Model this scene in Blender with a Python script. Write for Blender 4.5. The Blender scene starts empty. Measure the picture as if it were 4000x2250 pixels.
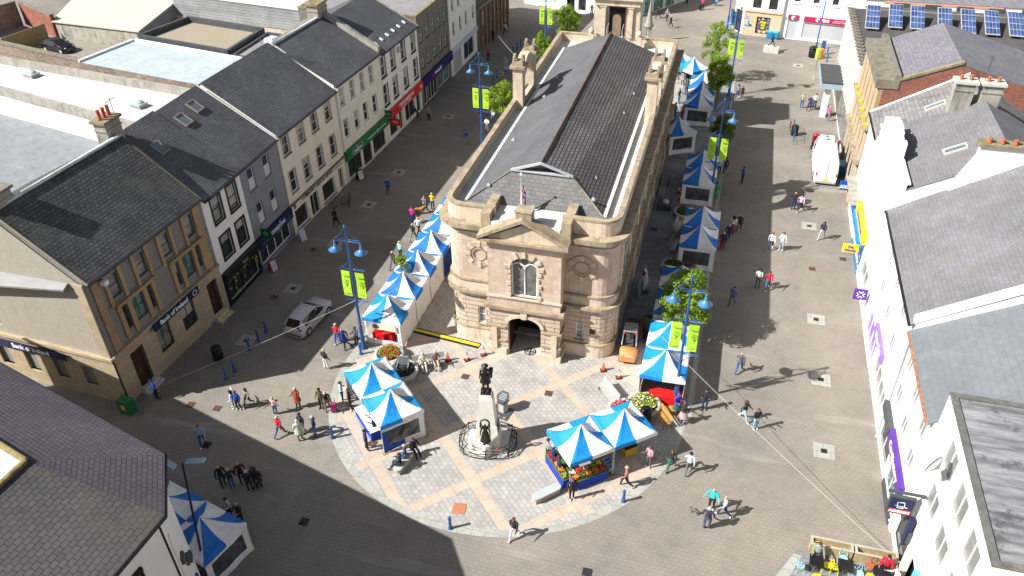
import bpy, bmesh, math, random
from mathutils import Vector, Matrix, noise
random.seed(7)
PI=math.pi; rad=math.radians
C=bpy.context.scene.collection
# ---------------- camera ----------------
cd=bpy.data.cameras.new("camera"); cam=bpy.data.objects.new("camera",cd); C.objects.link(cam)
Rv=Vector((0.96401659,0.26543406,-0.01472358)); Uv=Vector((-0.14406005,0.56814717,0.81021941)); Fv=Vector((-0.22342498,0.77894387,-0.58594174))
m=Matrix((( Rv.x,Uv.x,-Fv.x,0),(Rv.y,Uv.y,-Fv.y,0),(Rv.z,Uv.z,-Fv.z,36.5),(0,0,0,1)))
cam.matrix_world=m
cd.sensor_width=36; cd.sensor_fit='HORIZONTAL'; cd.lens=36*2006.91/2576; cd.clip_start=0.5; cd.clip_end=2000
bpy.context.scene.camera=cam
# ---------------- world, sun ----------------
w=bpy.data.worlds.new("World"); bpy.context.scene.world=w; w.use_nodes=True
nt=w.node_tree; sky=nt.nodes.new("ShaderNodeTexSky"); sky.sky_type='NISHITA'; sky.sun_disc=False
SUN_EL=rad(41.5); SUN_AZ=rad(32)   # azimuth (from +X) towards which shadows fall
sky.sun_elevation=SUN_EL
sdir=Vector((-math.cos(SUN_AZ),-math.sin(SUN_AZ),0))   # horizontal direction to the sun
sky.sun_rotation=math.atan2(sdir.x,sdir.y)
sky.air_density=1.0; sky.dust_density=1.5; sky.ozone_density=1.0
hs=nt.nodes.new("ShaderNodeHueSaturation"); hs.inputs["Saturation"].default_value=.55; nt.links.new(sky.outputs[0],hs.inputs["Color"]); nt.links.new(hs.outputs[0],nt.nodes["Background"].inputs[0]); nt.nodes["Background"].inputs[1].default_value=0.06
sl=bpy.data.lights.new("sun",'SUN'); sl.energy=5.0; sl.angle=rad(0.5); sl.color=(1,0.972,0.93)
so=bpy.data.objects.new("sun",sl); C.objects.link(so)
tosun=Vector((sdir.x*math.cos(SUN_EL),sdir.y*math.cos(SUN_EL),math.sin(SUN_EL)))
so.rotation_euler=tosun.to_track_quat('Z','Y').to_euler(); so.location=tosun*120
vs=bpy.context.scene.view_settings; vs.view_transform='Standard'; vs.look='None'; vs.gamma=1; vs.exposure=0.8
sc=bpy.context.scene; sc.cycles.max_bounces=5; sc.cycles.diffuse_bounces=3; sc.cycles.transparent_max_bounces=8
# ---------------- materials ----------------
MT={}
def base(name,rough=.8,metal=0.,spec=.3):
    m_=bpy.data.materials.new(name); m_.use_nodes=True; n=m_.node_tree.nodes; b=n["Principled BSDF"]
    b.inputs["Roughness"].default_value=rough; b.inputs["Metallic"].default_value=metal; b.inputs["Specular IOR Level"].default_value=spec
    return m_,m_.node_tree,b
def N(t,ty,**kw):
    n=t.nodes.new(ty)
    for k,v in kw.items():
        if k in n.inputs: n.inputs[k].default_value=v
        else: setattr(n,k,v)
    return n
def c4(c): return (c[0],c[1],c[2],1)
def mul(c,f): return tuple(min(1,x*f) for x in c)
def mixn(t,fac,a,b,mode='MIX'):
    n=t.nodes.new("ShaderNodeMix"); n.data_type='RGBA'; n.blend_type=mode; n.clamp_factor=True
    for sock,v in ((n.inputs[0],fac),(n.inputs[6],a),(n.inputs[7],b)):
        if hasattr(v,'links'): t.links.new(v,sock)
        else: sock.default_value=c4(v) if isinstance(v,tuple) and len(v)==3 else v
    return n.outputs[2]
def ramp(t,src,lo,hi):
    n=t.nodes.new("ShaderNodeMapRange"); t.links.new(src,n.inputs[0]); n.inputs[1].default_value=lo; n.inputs[2].default_value=hi; return n.outputs[0]
def coords(t,kind='uv',scale=1.,rot=0.,obj=False):
    n=t.nodes.new("ShaderNodeTexCoord" if kind!='geo' else "ShaderNodeNewGeometry")
    src=n.outputs["UV"] if kind=='uv' else (n.outputs["Object"] if kind=='obj' else n.outputs["Position"])
    if scale!=1 or rot:
        mp=t.nodes.new("ShaderNodeMapping"); mp.inputs["Scale"].default_value=(scale,)*3 if not isinstance(scale,tuple) else scale; mp.inputs["Rotation"].default_value=(0,0,rot)
        t.links.new(src,mp.inputs[0]); src=mp.outputs[0]
    return src
def noi(t,v,scale,detail=4,rough=.6):
    n=N(t,"ShaderNodeTexNoise",Scale=scale,Detail=detail,Roughness=rough); t.links.new(v,n.inputs["Vector"]); return n.outputs["Fac"]
def plain(name,col,rough=.7,metal=0,spec=.3,var=.12,sc_=1.2,bump=0,stain=None,stscale=.35,stlo=.5,sthi=.7):
    if name in MT: return MT[name]
    m_,t,b=base(name,rough,metal,spec); v=coords(t,'geo')
    f=noi(t,v,sc_,5); o=mixn(t,ramp(t,f,.3,.7),mul(col,1-var),mul(col,1+var))
    if stain:
        mp=t.nodes.new("ShaderNodeMapping"); mp.inputs["Scale"].default_value=(1,1,.35); t.links.new(v,mp.inputs[0])
        g=noi(t,mp.outputs[0],stscale*4,6,.7); o=mixn(t,ramp(t,g,stlo,sthi),o,stain)
    t.links.new(o,b.inputs["Base Color"])
    if bump:
        bn=N(t,"ShaderNodeBump",Strength=bump,Distance=.02); t.links.new(noi(t,v,14,3),bn.inputs["Height"]); t.links.new(bn.outputs[0],b.inputs["Normal"])
    MT[name]=m_; return m_
def bricks(name,c1,c2,mortar,bw,bh,ms=.012,rough=.85,offs=.5,stain=None,slo=.52,shi=.72,ssc=.5,rot=0,uv='uv',var2=.25,bump=.35,freq=2,spec=.25,moss=None,mlo=.6,mhi=.75,msc=.4):
    if name in MT: return MT[name]
    m_,t,b=base(name,rough,0,spec); v=coords(t,uv,1,rot)
    br=N(t,"ShaderNodeTexBrick",Scale=1.,offset=offs,offset_frequency=freq,squash=1.); br.inputs["Color1"].default_value=c4(c1); br.inputs["Color2"].default_value=c4(c2); br.inputs["Mortar"].default_value=c4(mortar)
    br.inputs["Mortar Size"].default_value=ms; br.inputs["Mortar Smooth"].default_value=.3; br.inputs["Bias"].default_value=0; br.inputs["Brick Width"].default_value=bw; br.inputs["Row Height"].default_value=bh
    t.links.new(v,br.inputs["Vector"]); o=br.outputs["Color"]
    p=coords(t,'geo'); f=noi(t,p,.35,5,.65); dark=mixn(t,1.,o,(1-var2,1-var2,1-var2),'MULTIPLY'); o=mixn(t,ramp(t,f,.35,.65),o,dark)
    f2=noi(t,p,2.6,4,.7); o=mixn(t,ramp(t,f2,.35,.8),o,mixn(t,1.,o,(.8,.8,.8),'MULTIPLY'))
    if stain: o=mixn(t,ramp(t,noi(t,p,ssc,6,.7),slo,shi),o,stain)
    if moss: o=mixn(t,ramp(t,noi(t,p,msc*3,7,.75),mlo,mhi),o,moss)
    t.links.new(o,b.inputs["Base Color"])
    bn=N(t,"ShaderNodeBump",Strength=bump,Distance=.02); bn.invert=True; t.links.new(br.outputs["Fac"],bn.inputs["Height"]); t.links.new(bn.outputs[0],b.inputs["Normal"])
    MT[name]=m_; return m_
def glassy(name,col,rough=.08,spec=.6,var=.4):
    if name in MT: return MT[name]
    m_,t,b=base(name,rough,0,spec); v=coords(t,'geo'); f=noi(t,v,1.3,2)
    t.links.new(mixn(t,ramp(t,f,.35,.65),mul(col,1-var),mul(col,1+var)),b.inputs["Base Color"]); MT[name]=m_; return m_
def leafmat(name,c1,c2,c3):
    if name in MT: return MT[name]
    m_,t,b=base(name,.55,0,.25); g=t.nodes.new("ShaderNodeNewGeometry"); r=t.nodes.new("ShaderNodeValToRGB"); t.links.new(g.outputs["Random Per Island"],r.inputs[0])
    e=r.color_ramp.elements; e[0].color=c4(c1); e[1].color=c4(c3); k=e.new(.5); k.color=c4(c2)
    t.links.new(r.outputs[0],b.inputs["Base Color"])
    tr=t.nodes.new("ShaderNodeBsdfTranslucent"); t.links.new(r.outputs[0],tr.inputs[0]); mx=t.nodes.new("ShaderNodeMixShader"); mx.inputs[0].default_value=.35
    t.links.new(b.outputs[0],mx.inputs[1]); t.links.new(tr.outputs[0],mx.inputs[2]); t.links.new(mx.outputs[0],t.nodes["Material Output"].inputs[0]); MT[name]=m_; return m_
P=plain
# ---- named materials
white_r=P('white_render',(.78,.78,.76),.8,var=.05,stain=(.55,.53,.47),stlo=.62,sthi=.9)
white_p=P('white_paint',(.8,.8,.8),.6,var=.03)
cream_r=P('cream_render',(.74,.70,.62),.85,var=.06,stain=(.45,.42,.36),stlo=.64,sthi=.88)
offwhite_r=P('offwhite_render',(.75,.73,.66),.85,var=.08,stain=(.5,.47,.38),stlo=.58,sthi=.85)
grey_r=P('grey_painted_render',(.22,.235,.275),.8,var=.08)
brown_r=P('brown_roughcast',(.2,.175,.15),.9,var=.15,sc_=3,bump=.2,stain=(.12,.105,.09))
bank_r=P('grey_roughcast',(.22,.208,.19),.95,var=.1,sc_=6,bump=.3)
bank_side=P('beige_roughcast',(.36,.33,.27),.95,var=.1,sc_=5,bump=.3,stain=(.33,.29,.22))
salmon=P('salmon_render',(.62,.30,.18),.85,var=.08)
concrete=P('concrete',(.33,.31,.27),.9,var=.15,stain=(.14,.13,.11),stlo=.5,sthi=.75)
darkcon=P('weathered_coping',(.21,.19,.15),.95,var=.2,sc_=2.5,bump=.3,stain=(.1,.09,.06),stlo=.5,sthi=.7)
mosscop=P('mossy_coping',(.25,.21,.14),.95,var=.25,sc_=3,bump=.4,stain=(.16,.14,.05),stlo=.45,sthi=.65)
bluepaint=P('blue_paint',(.02,.085,.25),.35,spec=.5,var=.15)
bluelit=P('pale_blue_paint',(.06,.2,.42),.35,spec=.5,var=.1)
navy=P('navy_panel',(.012,.018,.07),.4,var=.1); black=P('black_paint',(.012,.012,.014),.35,var=.2); blackr=P('black_rubber',(.02,.02,.02),.8,var=.2)
bronze=P('dark_bronze',(.03,.027,.024),.42,metal=.5,spec=.5,var=.5,sc_=8)
red=P('red_paint',(.6,.02,.02),.35,spec=.5,var=.05); green_s=P('green_panel',(.01,.16,.06),.45,var=.05); purple=P('purple_panel',(.1,.035,.28),.45,var=.1)
lime=P('lime_banner',(.42,.66,.05),.6,var=.05,sc_=2); yellow=P('yellow_paint',(.8,.6,.02),.5,var=.06); skyblue=P('light_blue_paint',(.12,.5,.75),.5,var=.05)
orange=P('orange_paint',(.72,.2,.04),.45,var=.08); grey=P('grey_metal',(.3,.31,.32),.45,metal=.3,var=.1); dgrey=P('dark_grey_metal',(.07,.075,.08),.5,var=.15); lgrey=P('pale_grey_shutter',(.42,.44,.46),.5,var=.05)
wood=P('varnished_wood',(.42,.24,.07),.6,var=.2,sc_=6); timber=P('planter_timber',(.38,.29,.16),.8,var=.2,sc_=4); darkwood=P('dark_wood',(.055,.022,.015),.5,var=.2); palw=P('pallet_wood',(.22,.09,.04),.8,var=.25,sc_=5)
lead=P('pale_lead_sheet',(.56,.6,.58),.6,var=.15,sc_=1,stain=(.3,.33,.31),stlo=.5,sthi=.8); gutm=P('dark_gutter',(.02,.02,.025),.5,var=.2); clay=P('clay_pot',(.42,.13,.06),.8,var=.2,sc_=6)
stonelight=P('pale_granite',(.5,.49,.45),.75,var=.12,sc_=4,stain=(.36,.34,.3),stlo=.55,sthi=.8); memst=P('memorial_stone',(.7,.68,.61),.75,var=.08,sc_=2,stain=(.45,.41,.3),stlo=.6,sthi=.85)
canvasw=P('white_canvas',(.74,.74,.73),.75,var=.08,sc_=.9); canvasb=P('blue_canvas',(.012,.24,.62),.6,var=.12,sc_=1.5); canvasdb=P('deep_blue_canvas',(.012,.07,.34),.6,var=.15,sc_=1.5)
plastic=glassy('clear_window_film',(.07,.075,.08),.15); tableblue=P('blue_cloth',(.01,.05,.4),.8,var=.1); redcloth=P('red_cloth',(.62,.01,.01),.8,var=.1); turf=P('fake_turf',(.06,.13,.02),.95,var=.3,sc_=9); yelcloth=P('mustard_cloth',(.55,.33,.03),.8,var=.1)
glass=glassy('dark_window_glass',(.03,.034,.036)); glass2=glassy('blinded_window_glass',(.2,.21,.19),.2); glasssh=glassy('shop_glass',(.025,.03,.032),.06); glassg=glassy('green_tinted_glass',(.1,.2,.17),.15)
def wrinkle(m_,st=.5):
    t=m_.node_tree; b=t.nodes["Principled BSDF"]; v=coords(t,'geo'); mp=t.nodes.new("ShaderNodeMapping"); mp.inputs["Scale"].default_value=(1,1,.5); t.links.new(v,mp.inputs[0])
    n=N(t,"ShaderNodeTexNoise",Scale=2.6,Detail=5,Roughness=.6,Distortion=1.2); t.links.new(mp.outputs[0],n.inputs["Vector"]); bn=N(t,"ShaderNodeBump",Strength=st,Distance=.12); t.links.new(n.outputs["Fac"],bn.inputs["Height"]); t.links.new(bn.outputs[0],b.inputs["Normal"])
for q_ in (canvasw,canvasb,canvasdb): wrinkle(q_)
# stone
sand=bricks('sandstone_ashlar',(.66,.53,.42),(.55,.415,.335),(.42,.34,.26),.72,.36,.006,.85,stain=(.43,.36,.22),slo=.56,shi=.85,ssc=.9,var2=.12,bump=.2,moss=(.2,.2,.08),mlo=.68,mhi=.85)
sandr=bricks('rusticated_sandstone',(.64,.53,.41),(.57,.45,.34),(.13,.1,.065),2.2,.37,.022,.85,offs=.3,stain=(.42,.34,.2),slo=.55,shi=.85,ssc=.9,var2=.1,bump=.5)
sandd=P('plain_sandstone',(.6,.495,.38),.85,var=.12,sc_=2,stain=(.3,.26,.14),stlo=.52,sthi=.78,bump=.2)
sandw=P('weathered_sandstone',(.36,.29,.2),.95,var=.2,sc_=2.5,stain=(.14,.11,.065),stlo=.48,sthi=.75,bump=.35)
banks=bricks('bank_sandstone_blocks',(.5,.4,.26),(.42,.34,.235),(.3,.21,.11),.9,.42,.008,.85,var2=.12,bump=.3,stain=(.5,.42,.28),slo=.55,shi=.8)
quoin=bricks('bank_quoins',(.45,.31,.16),(.4,.28,.165),(.28,.18,.08),.6,.33,.01,.85,var2=.15,bump=.4)
brick=bricks('red_brick',(.42,.13,.07),(.24,.075,.05),(.3,.24,.2),.26,.085,.008,.9,var2=.3,bump=.3,stain=(.1,.06,.05),slo=.5,shi=.75,ssc=1.)
rubble=bricks('rubble_wall',(.4,.29,.22),(.22,.17,.14),(.34,.31,.27),.5,.22,.03,.95,var2=.3,stain=(.5,.47,.42),slo=.6,shi=.7,ssc=.8)
# slates
slate=bricks('dark_slate',(.155,.158,.172),(.118,.12,.134),(.035,.035,.042),.32,.22,.016,.7,var2=.3,stain=(.075,.08,.085),slo=.5,shi=.8,spec=.3)
slateb=bricks('mossy_dark_slate',(.125,.132,.132),(.082,.086,.088),(.02,.021,.022),.34,.25,.022,.75,var2=.35,stain=(.12,.125,.11),slo=.5,shi=.85,moss=(.11,.1,.035),mlo=.64,mhi=.8,msc=.5)
slateh=bricks('hall_slate',(.2,.188,.186),(.155,.145,.15),(.02,.018,.018),.5,.27,.036,.7,var2=.2,stain=(.09,.08,.07),slo=.5,shi=.8,spec=.3)
slatep=bricks('purple_slate',(.125,.11,.135),(.1,.088,.11),(.045,.04,.05),.28,.2,.018,.7,var2=.25,stain=(.08,.085,.07),slo=.5,shi=.85)
slateg=bricks('pale_grey_slate',(.225,.225,.235),(.195,.193,.2),(.14,.14,.145),.34,.24,.012,.7,var2=.25,stain=(.17,.15,.14),slo=.5,shi=.8,moss=(.5,.5,.45),mlo=.73,mhi=.75,msc=1.6)
slateblue=bricks('blue_grey_slate',(.195,.215,.235),(.18,.195,.21),(.15,.16,.17),.5,.36,.012,.65,var2=.15,stain=(.15,.165,.18),slo=.5,shi=.8)
slatem=bricks('lichened_slate',(.3,.3,.33),(.2,.19,.19),(.09,.08,.075),.38,.3,.018,.8,var2=.25,stain=(.25,.22,.18),slo=.45,shi=.8)
slatel=bricks('lilac_slate',(.24,.23,.27),(.18,.175,.2),(.1,.1,.11),.36,.28,.01,.75,var2=.15,stain=(.2,.2,.16),slo=.5,shi=.85)
felt=P('patchy_felt_roof',(.24,.24,.24),.9,var=.2,sc_=.8,stain=(.1,.1,.105),stlo=.45,sthi=.75,stscale=.25)
whiteroof=P('white_membrane_roof',(.56,.54,.52),.8,var=.07,sc_=.3,stain=(.45,.42,.4),stlo=.5,sthi=.75); palroof=P('pale_blue_membrane_roof',(.4,.46,.5),.7,var=.08,sc_=.4,stain=(.27,.29,.3),stlo=.5,sthi=.75)
gravel=P('gravel_roof',(.3,.26,.19),.95,var=.2,sc_=10); flatg=P('grey_flat_roof',(.24,.23,.23),.9,var=.12,sc_=.6,stain=(.16,.16,.15)); flatdk=P('dark_flat_roof',(.085,.08,.078),.9,var=.2,sc_=.8); metalroof=bricks('ribbed_pale_roof',(.60,.61,.5),(.55,.56,.46),(.4,.42,.34),40,.35,.02,.6,var2=.08); corr=bricks('corrugated_wall',(.3,.32,.34),(.24,.26,.28),(.12,.13,.15),40,.4,.03,.6,var2=.3)
def soot(m_,col=(.2,.17,.12),lo=.5,hi=.8,fac=.75):   # rain streaks running down the stone
    t=m_.node_tree; b=t.nodes["Principled BSDF"]; src=b.inputs["Base Color"].links[0].from_socket; v=coords(t,'geo'); mp=t.nodes.new("ShaderNodeMapping"); mp.inputs["Scale"].default_value=(2.2,2.2,.22); t.links.new(v,mp.inputs[0])
    f=noi(t,mp.outputs[0],1.,7,.75); mr=ramp(t,f,lo,hi); mm=t.nodes.new("ShaderNodeMath"); mm.operation='MULTIPLY'; t.links.new(mr,mm.inputs[0]); mm.inputs[1].default_value=fac; t.links.new(mixn(t,mm.outputs[0],src,col),b.inputs["Base Color"])
for q_ in (sand,sandr,sandd): soot(q_,(.27,.21,.14),.5,.78,.7)
for q_ in (banks,bank_side,cream_r,offwhite_r): soot(q_,(.2,.18,.14),.58,.85,.5)
# ground materials
def streaky_felt():
    m_,t,b=base('streaky_felt_roof',.9); v=coords(t,'geo'); mp=t.nodes.new("ShaderNodeMapping"); mp.inputs["Scale"].default_value=(.25,1.8,1); t.links.new(v,mp.inputs[0])
    f=noi(t,mp.outputs[0],1.2,7,.7); o=mixn(t,ramp(t,f,.35,.65),(.11,.11,.115),(.36,.36,.37)); g=noi(t,v,.5,6,.7); o=mixn(t,ramp(t,g,.55,.66),o,(.07,.07,.075)); g=noi(t,mp.outputs[0],5,5,.7); o=mixn(t,ramp(t,g,.3,.8),o,mixn(t,1.,o,(.7,.7,.7),'MULTIPLY'))
    sx=t.nodes.new("ShaderNodeSeparateXYZ"); t.links.new(v,sx.inputs[0]); o=mixn(t,ramp(t,sx.outputs[0],17.2,17.3),o,mixn(t,.5,o,(.42,.45,.47)))
    t.links.new(o,b.inputs["Base Color"]); MT['streaky_felt_roof']=m_; return m_
feltS=streaky_felt()
def paving():
    m_,t,b=base('block_paving',.85); v=coords(t,'geo',1,rad(0))
    br=N(t,"ShaderNodeTexBrick",Scale=1.,offset=.5); br.inputs["Color1"].default_value=(.275,.247,.208,1); br.inputs["Color2"].default_value=(.258,.231,.194,1); br.inputs["Mortar"].default_value=(.19,.169,.14,1)
    br.inputs["Mortar Size"].default_value=.013; br.inputs["Mortar Smooth"].default_value=.4; br.inputs["Brick Width"].default_value=.34; br.inputs["Row Height"].default_value=.24; t.links.new(v,br.inputs["Vector"])
    o=br.outputs["Color"]; f=noi(t,v,.16,5,.6); o=mixn(t,ramp(t,f,.38,.62),o,mixn(t,1.,o,(.82,.83,.85),'MULTIPLY'))
    f=noi(t,v,.9,6,.75); o=mixn(t,ramp(t,f,.5,.85),o,mixn(t,1.,o,(.72,.72,.72),'MULTIPLY'))
    mp=t.nodes.new("ShaderNodeMapping"); mp.inputs["Rotation"].default_value=(0,0,rad(60)); mp.inputs["Scale"].default_value=(.2,1.6,1); t.links.new(v,mp.inputs[0])
    f=noi(t,mp.outputs[0],.4,4,.6); o=mixn(t,ramp(t,f,.6,.82),o,(.36,.335,.3))
    f=noi(t,v,.07,6,.7); o=mixn(t,ramp(t,f,.45,.6),o,mixn(t,1.,o,(.84,.85,.87),'MULTIPLY'))
    v3=N(t,'ShaderNodeTexVoronoi',Scale=.28); t.links.new(v,v3.inputs['Vector']); o=mixn(t,ramp(t,noi(t,v,1.6,6,.8),.62,.72),o,mixn(t,1.,o,(.66,.65,.63),'MULTIPLY'))
    vo=N(t,"ShaderNodeTexVoronoi",Scale=1.7); t.links.new(v,vo.inputs["Vector"]); o=mixn(t,ramp(t,vo.outputs["Distance"],.035,.025),o,(.55,.53,.5))
    t.links.new(o,b.inputs["Base Color"]); MT['block_paving']=m_; return m_
pave=paving()
def plaza():
    m_,t,b=base('stone_flag_plaza',.8); g=coords(t,'geo'); v=coords(t,'geo',1,rad(45))
    br=N(t,"ShaderNodeTexBrick",Scale=1.,offset=.5); br.inputs["Color1"].default_value=(.45,.428,.395,1); br.inputs["Color2"].default_value=(.37,.357,.338,1); br.inputs["Mortar"].default_value=(.275,.258,.232,1)
    br.inputs["Mortar Size"].default_value=.016; br.inputs["Brick Width"].default_value=.36; br.inputs["Row Height"].default_value=.3; t.links.new(v,br.inputs["Vector"]); o=br.outputs["Color"]
    f=noi(t,g,1.1,5,.75); o=mixn(t,ramp(t,f,.45,.75),o,mixn(t,1.,o,(.72,.71,.7),'MULTIPLY'))
    f=noi(t,g,.25,4,.6); o=mixn(t,ramp(t,f,.4,.7),o,mixn(t,1.,o,(.82,.82,.83),'MULTIPLY'))
    b2=N(t,"ShaderNodeTexBrick",Scale=1.,offset=.0); b2.inputs["Color1"].default_value=(.515,.405,.315,1); b2.inputs["Color2"].default_value=(.46,.38,.305,1); b2.inputs["Mortar"].default_value=(.36,.27,.2,1); b2.inputs["Mortar Size"].default_value=.014; b2.inputs["Brick Width"].default_value=.9; b2.inputs["Row Height"].default_value=.9; t.links.new(v,b2.inputs["Vector"])
    sx=t.nodes.new("ShaderNodeSeparateXYZ"); t.links.new(g,sx.inputs[0])
    def mth(op,a,b_=None):
        n=t.nodes.new("ShaderNodeMath"); n.operation=op
        for i,x in enumerate((a,b_)):
            if x is None: continue
            if hasattr(x,'links'): t.links.new(x,n.inputs[i])
            else: n.inputs[i].default_value=x
        return n.outputs[0]
    def band(s,c0):
        q=mth('ADD',mth('DIVIDE',mth('SUBTRACT',s,c0),6.3),.5); fr=mth('FRACT',mth('ADD',q,40)); return mth('LESS_THAN',mth('ABSOLUTE',mth('SUBTRACT',fr,.5)),.072)
    bb=mth('MAXIMUM',band(mth('ADD',sx.outputs[0],sx.outputs[1]),18.35),band(mth('SUBTRACT',sx.outputs[0],sx.outputs[1]),-40.4))
    lim=mth('LESS_THAN',sx.outputs[1],43.); bb=mth('MULTIPLY',bb,lim)
    f=noi(t,g,1.5,5,.7); cb=mixn(t,ramp(t,f,.45,.8),b2.outputs["Color"],mixn(t,1.,b2.outputs["Color"],(.78,.76,.74),'MULTIPLY'))
    o=mixn(t,bb,o,cb)
    t.links.new(o,b.inputs["Base Color"]); MT['plaza']=m_; return m_
plz=plaza()
greyflag=bricks('grey_flags',(.31,.315,.32),(.23,.235,.245),(.13,.13,.13),.6,.4,.014,.85,uv='geo',var2=.3,bump=.1)
kerbst=bricks('pale_kerb_stone',(.42,.42,.37),(.36,.365,.33),(.2,.2,.17),.8,.9,.014,.85,uv='geo',var2=.1,bump=.1)
asphalt=P('asphalt',(.12,.115,.105),.9,var=.15,sc_=.6)
# ---------------- mesh builder ----------------
SPLIT={'printed_line','window_voussoirs','screen_cap','hip_tiles','lead_flashing','gablet_bargeboard','medallion_keystones','inner_posts','chimney_cap_part','teal_line','roof_edge_trim','tower_pilasters_cornice','yellow_lichen_patch','clock_tower_stage','stone_window_surrounds','louvre_slats_x','porch_plinth','porch_dado','porch_impost','concrete_base_and_coping','oval_emblem','gable_parapet','attic_blocks','side_pilasters','porch_pilasters','stone_pilasters','stucco_pilasters','roof_brackets','wall_fins','chimney_pots','support_legs','floor_panels','window_strips','stone_cornice','roof_lead_edges','tail_lights','entrance_doors','base_emblems','poppy_wreaths','screen_cap_block','tower_columns','window_stones'}
class MB:
    def __init__(s): s.v=[]; s.f=[]; s.m=[]; s.sm=[]
    def poly(s,pts,mi=0,sm=False):
        i=len(s.v); s.v+= [Vector(p) for p in pts]; s.f.append(tuple(range(i,i+len(pts)))); s.m.append(mi); s.sm.append(sm); return s
    def ob(s,o,a,b,c,mi=0):
        o=Vector(o);a=Vector(a);b=Vector(b);c=Vector(c)
        if a.cross(b).dot(c)<0: a,b=b,a
        i=len(s.v); s.v+=[o,o+a,o+a+b,o+b,o+c,o+a+c,o+a+b+c,o+b+c]
        for q in ((3,2,1,0),(4,5,6,7),(0,1,5,4),(1,2,6,5),(2,3,7,6),(3,0,4,7)): s.f.append(tuple(i+k for k in q)); s.m.append(mi); s.sm.append(False)
        return s
    def box(s,x,y,z,sx,sy,sz,r=0,mi=0):   # centre xy, base z
        c_,n_=math.cos(r),math.sin(r); a=Vector((c_*sx,n_*sx,0)); b=Vector((-n_*sy,c_*sy,0))
        return s.ob(Vector((x,y,z))-a/2-b/2,a,b,(0,0,sz),mi)
    def prism(s,pts,z0,z1,mi=0,top=None,sm=False):
        n=len(pts); i=len(s.v); s.v+=[Vector((p[0],p[1],z0)) for p in pts]+[Vector((p[0],p[1],z1)) for p in pts]
        for k in range(n): s.f.append((i+k,i+(k+1)%n,i+n+(k+1)%n,i+n+k)); s.m.append(mi); s.sm.append(sm)
        s.f.append(tuple(range(i+n,i+2*n))); s.m.append(mi if top is None else top); s.sm.append(False)
        s.f.append(tuple(range(i+n-1,i-1,-1))); s.m.append(mi); s.sm.append(False); return s
    def lathe(s,prof,cx=0,cy=0,n=12,mi=0,ax=None,z0=0,ry=1.):
        i=len(s.v)
        for r,z in prof:
            for k in range(n): a=2*PI*k/n; s.v.append(Vector((cx+r*math.cos(a),cy+r*ry*math.sin(a),z0+z)))
        for j in range(len(prof)-1):
            for k in range(n): s.f.append((i+j*n+k,i+j*n+(k+1)%n,i+(j+1)*n+(k+1)%n,i+(j+1)*n+k)); s.m.append(mi); s.sm.append(True)
        s.f.append(tuple(i+(len(prof)-1)*n+k for k in range(n))); s.m.append(mi); s.sm.append(False); s.f.append(tuple(i+n-1-k for k in range(n))); s.m.append(mi); s.sm.append(False); return s
    def tube(s,path,r,n=6,mi=0,r1=None,closed=False):
        path=[Vector(p) for p in path]; i0=len(s.v); L=len(path)
        for j,p in enumerate(path):
            a=path[(j-1)%L] if (j or closed) else p; b=path[(j+1)%L] if (j<L-1 or closed) else p
            d=(b-a).normalized(); u=d.cross(Vector((0,0,1))) if abs(d.z)<.95 else d.cross(Vector((1,0,0))); u.normalize(); w_=d.cross(u)
            rr=r if r1 is None else r+(r1-r)*j/(L-1)
            for k in range(n): t_=2*PI*k/n; s.v.append(p+u*(rr*math.cos(t_))+w_*(rr*math.sin(t_)))
        for j in range(L if closed else L-1):
            for k in range(n):
                a=i0+j*n+k; b=i0+j*n+(k+1)%n; c_=i0+((j+1)%L)*n+(k+1)%n; d_=i0+((j+1)%L)*n+k
                s.f.append((a,b,c_,d_)); s.m.append(mi); s.sm.append(True)
        if not closed:
            s.f.append(tuple(i0+k for k in range(n))); s.m.append(mi); s.sm.append(False); s.f.append(tuple(i0+(L-1)*n+n-1-k for k in range(n))); s.m.append(mi); s.sm.append(False)
        return s
    def sph(s,c,r,n=10,mi=0,sc3=(1,1,1)):
        i=len(s.v); c=Vector(c); h=n//2
        for j in range(h+1):
            for k in range(n): a=2*PI*k/n; b=PI*j/h; s.v.append(c+Vector((r*sc3[0]*math.sin(b)*math.cos(a),r*sc3[1]*math.sin(b)*math.sin(a),r*sc3[2]*math.cos(b))))
        for j in range(h):
            for k in range(n): s.f.append((i+j*n+k,i+(j+1)*n+k,i+(j+1)*n+(k+1)%n,i+j*n+(k+1)%n)); s.m.append(mi); s.sm.append(True)
        return s
    def build(s,name,mats,parent=None,loc=None,local=False,rz=0,weld=False,split=None):
        if split is None: split=name in SPLIT
        if split and len(s.f)>1:
            par=list(range(len(s.v)))
            def fd(a):
                while par[a]!=a: par[a]=par[par[a]]; a=par[a]
                return a
            for f in s.f:
                for q in f[1:]: par[fd(q)]=fd(f[0])
            gr={}
            for i,f in enumerate(s.f): gr.setdefault(fd(f[0]),[]).append(i)
            first=None
            for ids in gr.values():
                m_=MB(); mp={}
                for i in ids:
                    for q in s.f[i]:
                        if q not in mp: mp[q]=len(m_.v); m_.v.append(s.v[q])
                    m_.f.append(tuple(mp[q] for q in s.f[i])); m_.m.append(s.m[i]); m_.sm.append(s.sm[i])
                o=m_.build(name,mats,parent,loc,local,rz,weld,False); first=first or o
            return first
        if not isinstance(mats,(list,tuple)): mats=[mats]
        off=Vector((0,0,0))
        if parent is not None and not local: off=wloc(parent)
        if loc is not None and not local and parent is None: off=Vector(loc)
        me=bpy.data.meshes.new(name); me.from_pydata([tuple(p-off) for p in s.v],[],s.f)
        for m_ in mats: me.materials.append(m_)
        me.polygons.foreach_set('material_index',s.m); me.polygons.foreach_set('use_smooth',s.sm)
        uvl=me.uv_layers.new(name='UVMap'); Z=Vector((0,0,1)); uvs=[0.]*(2*len(me.loops))
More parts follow.
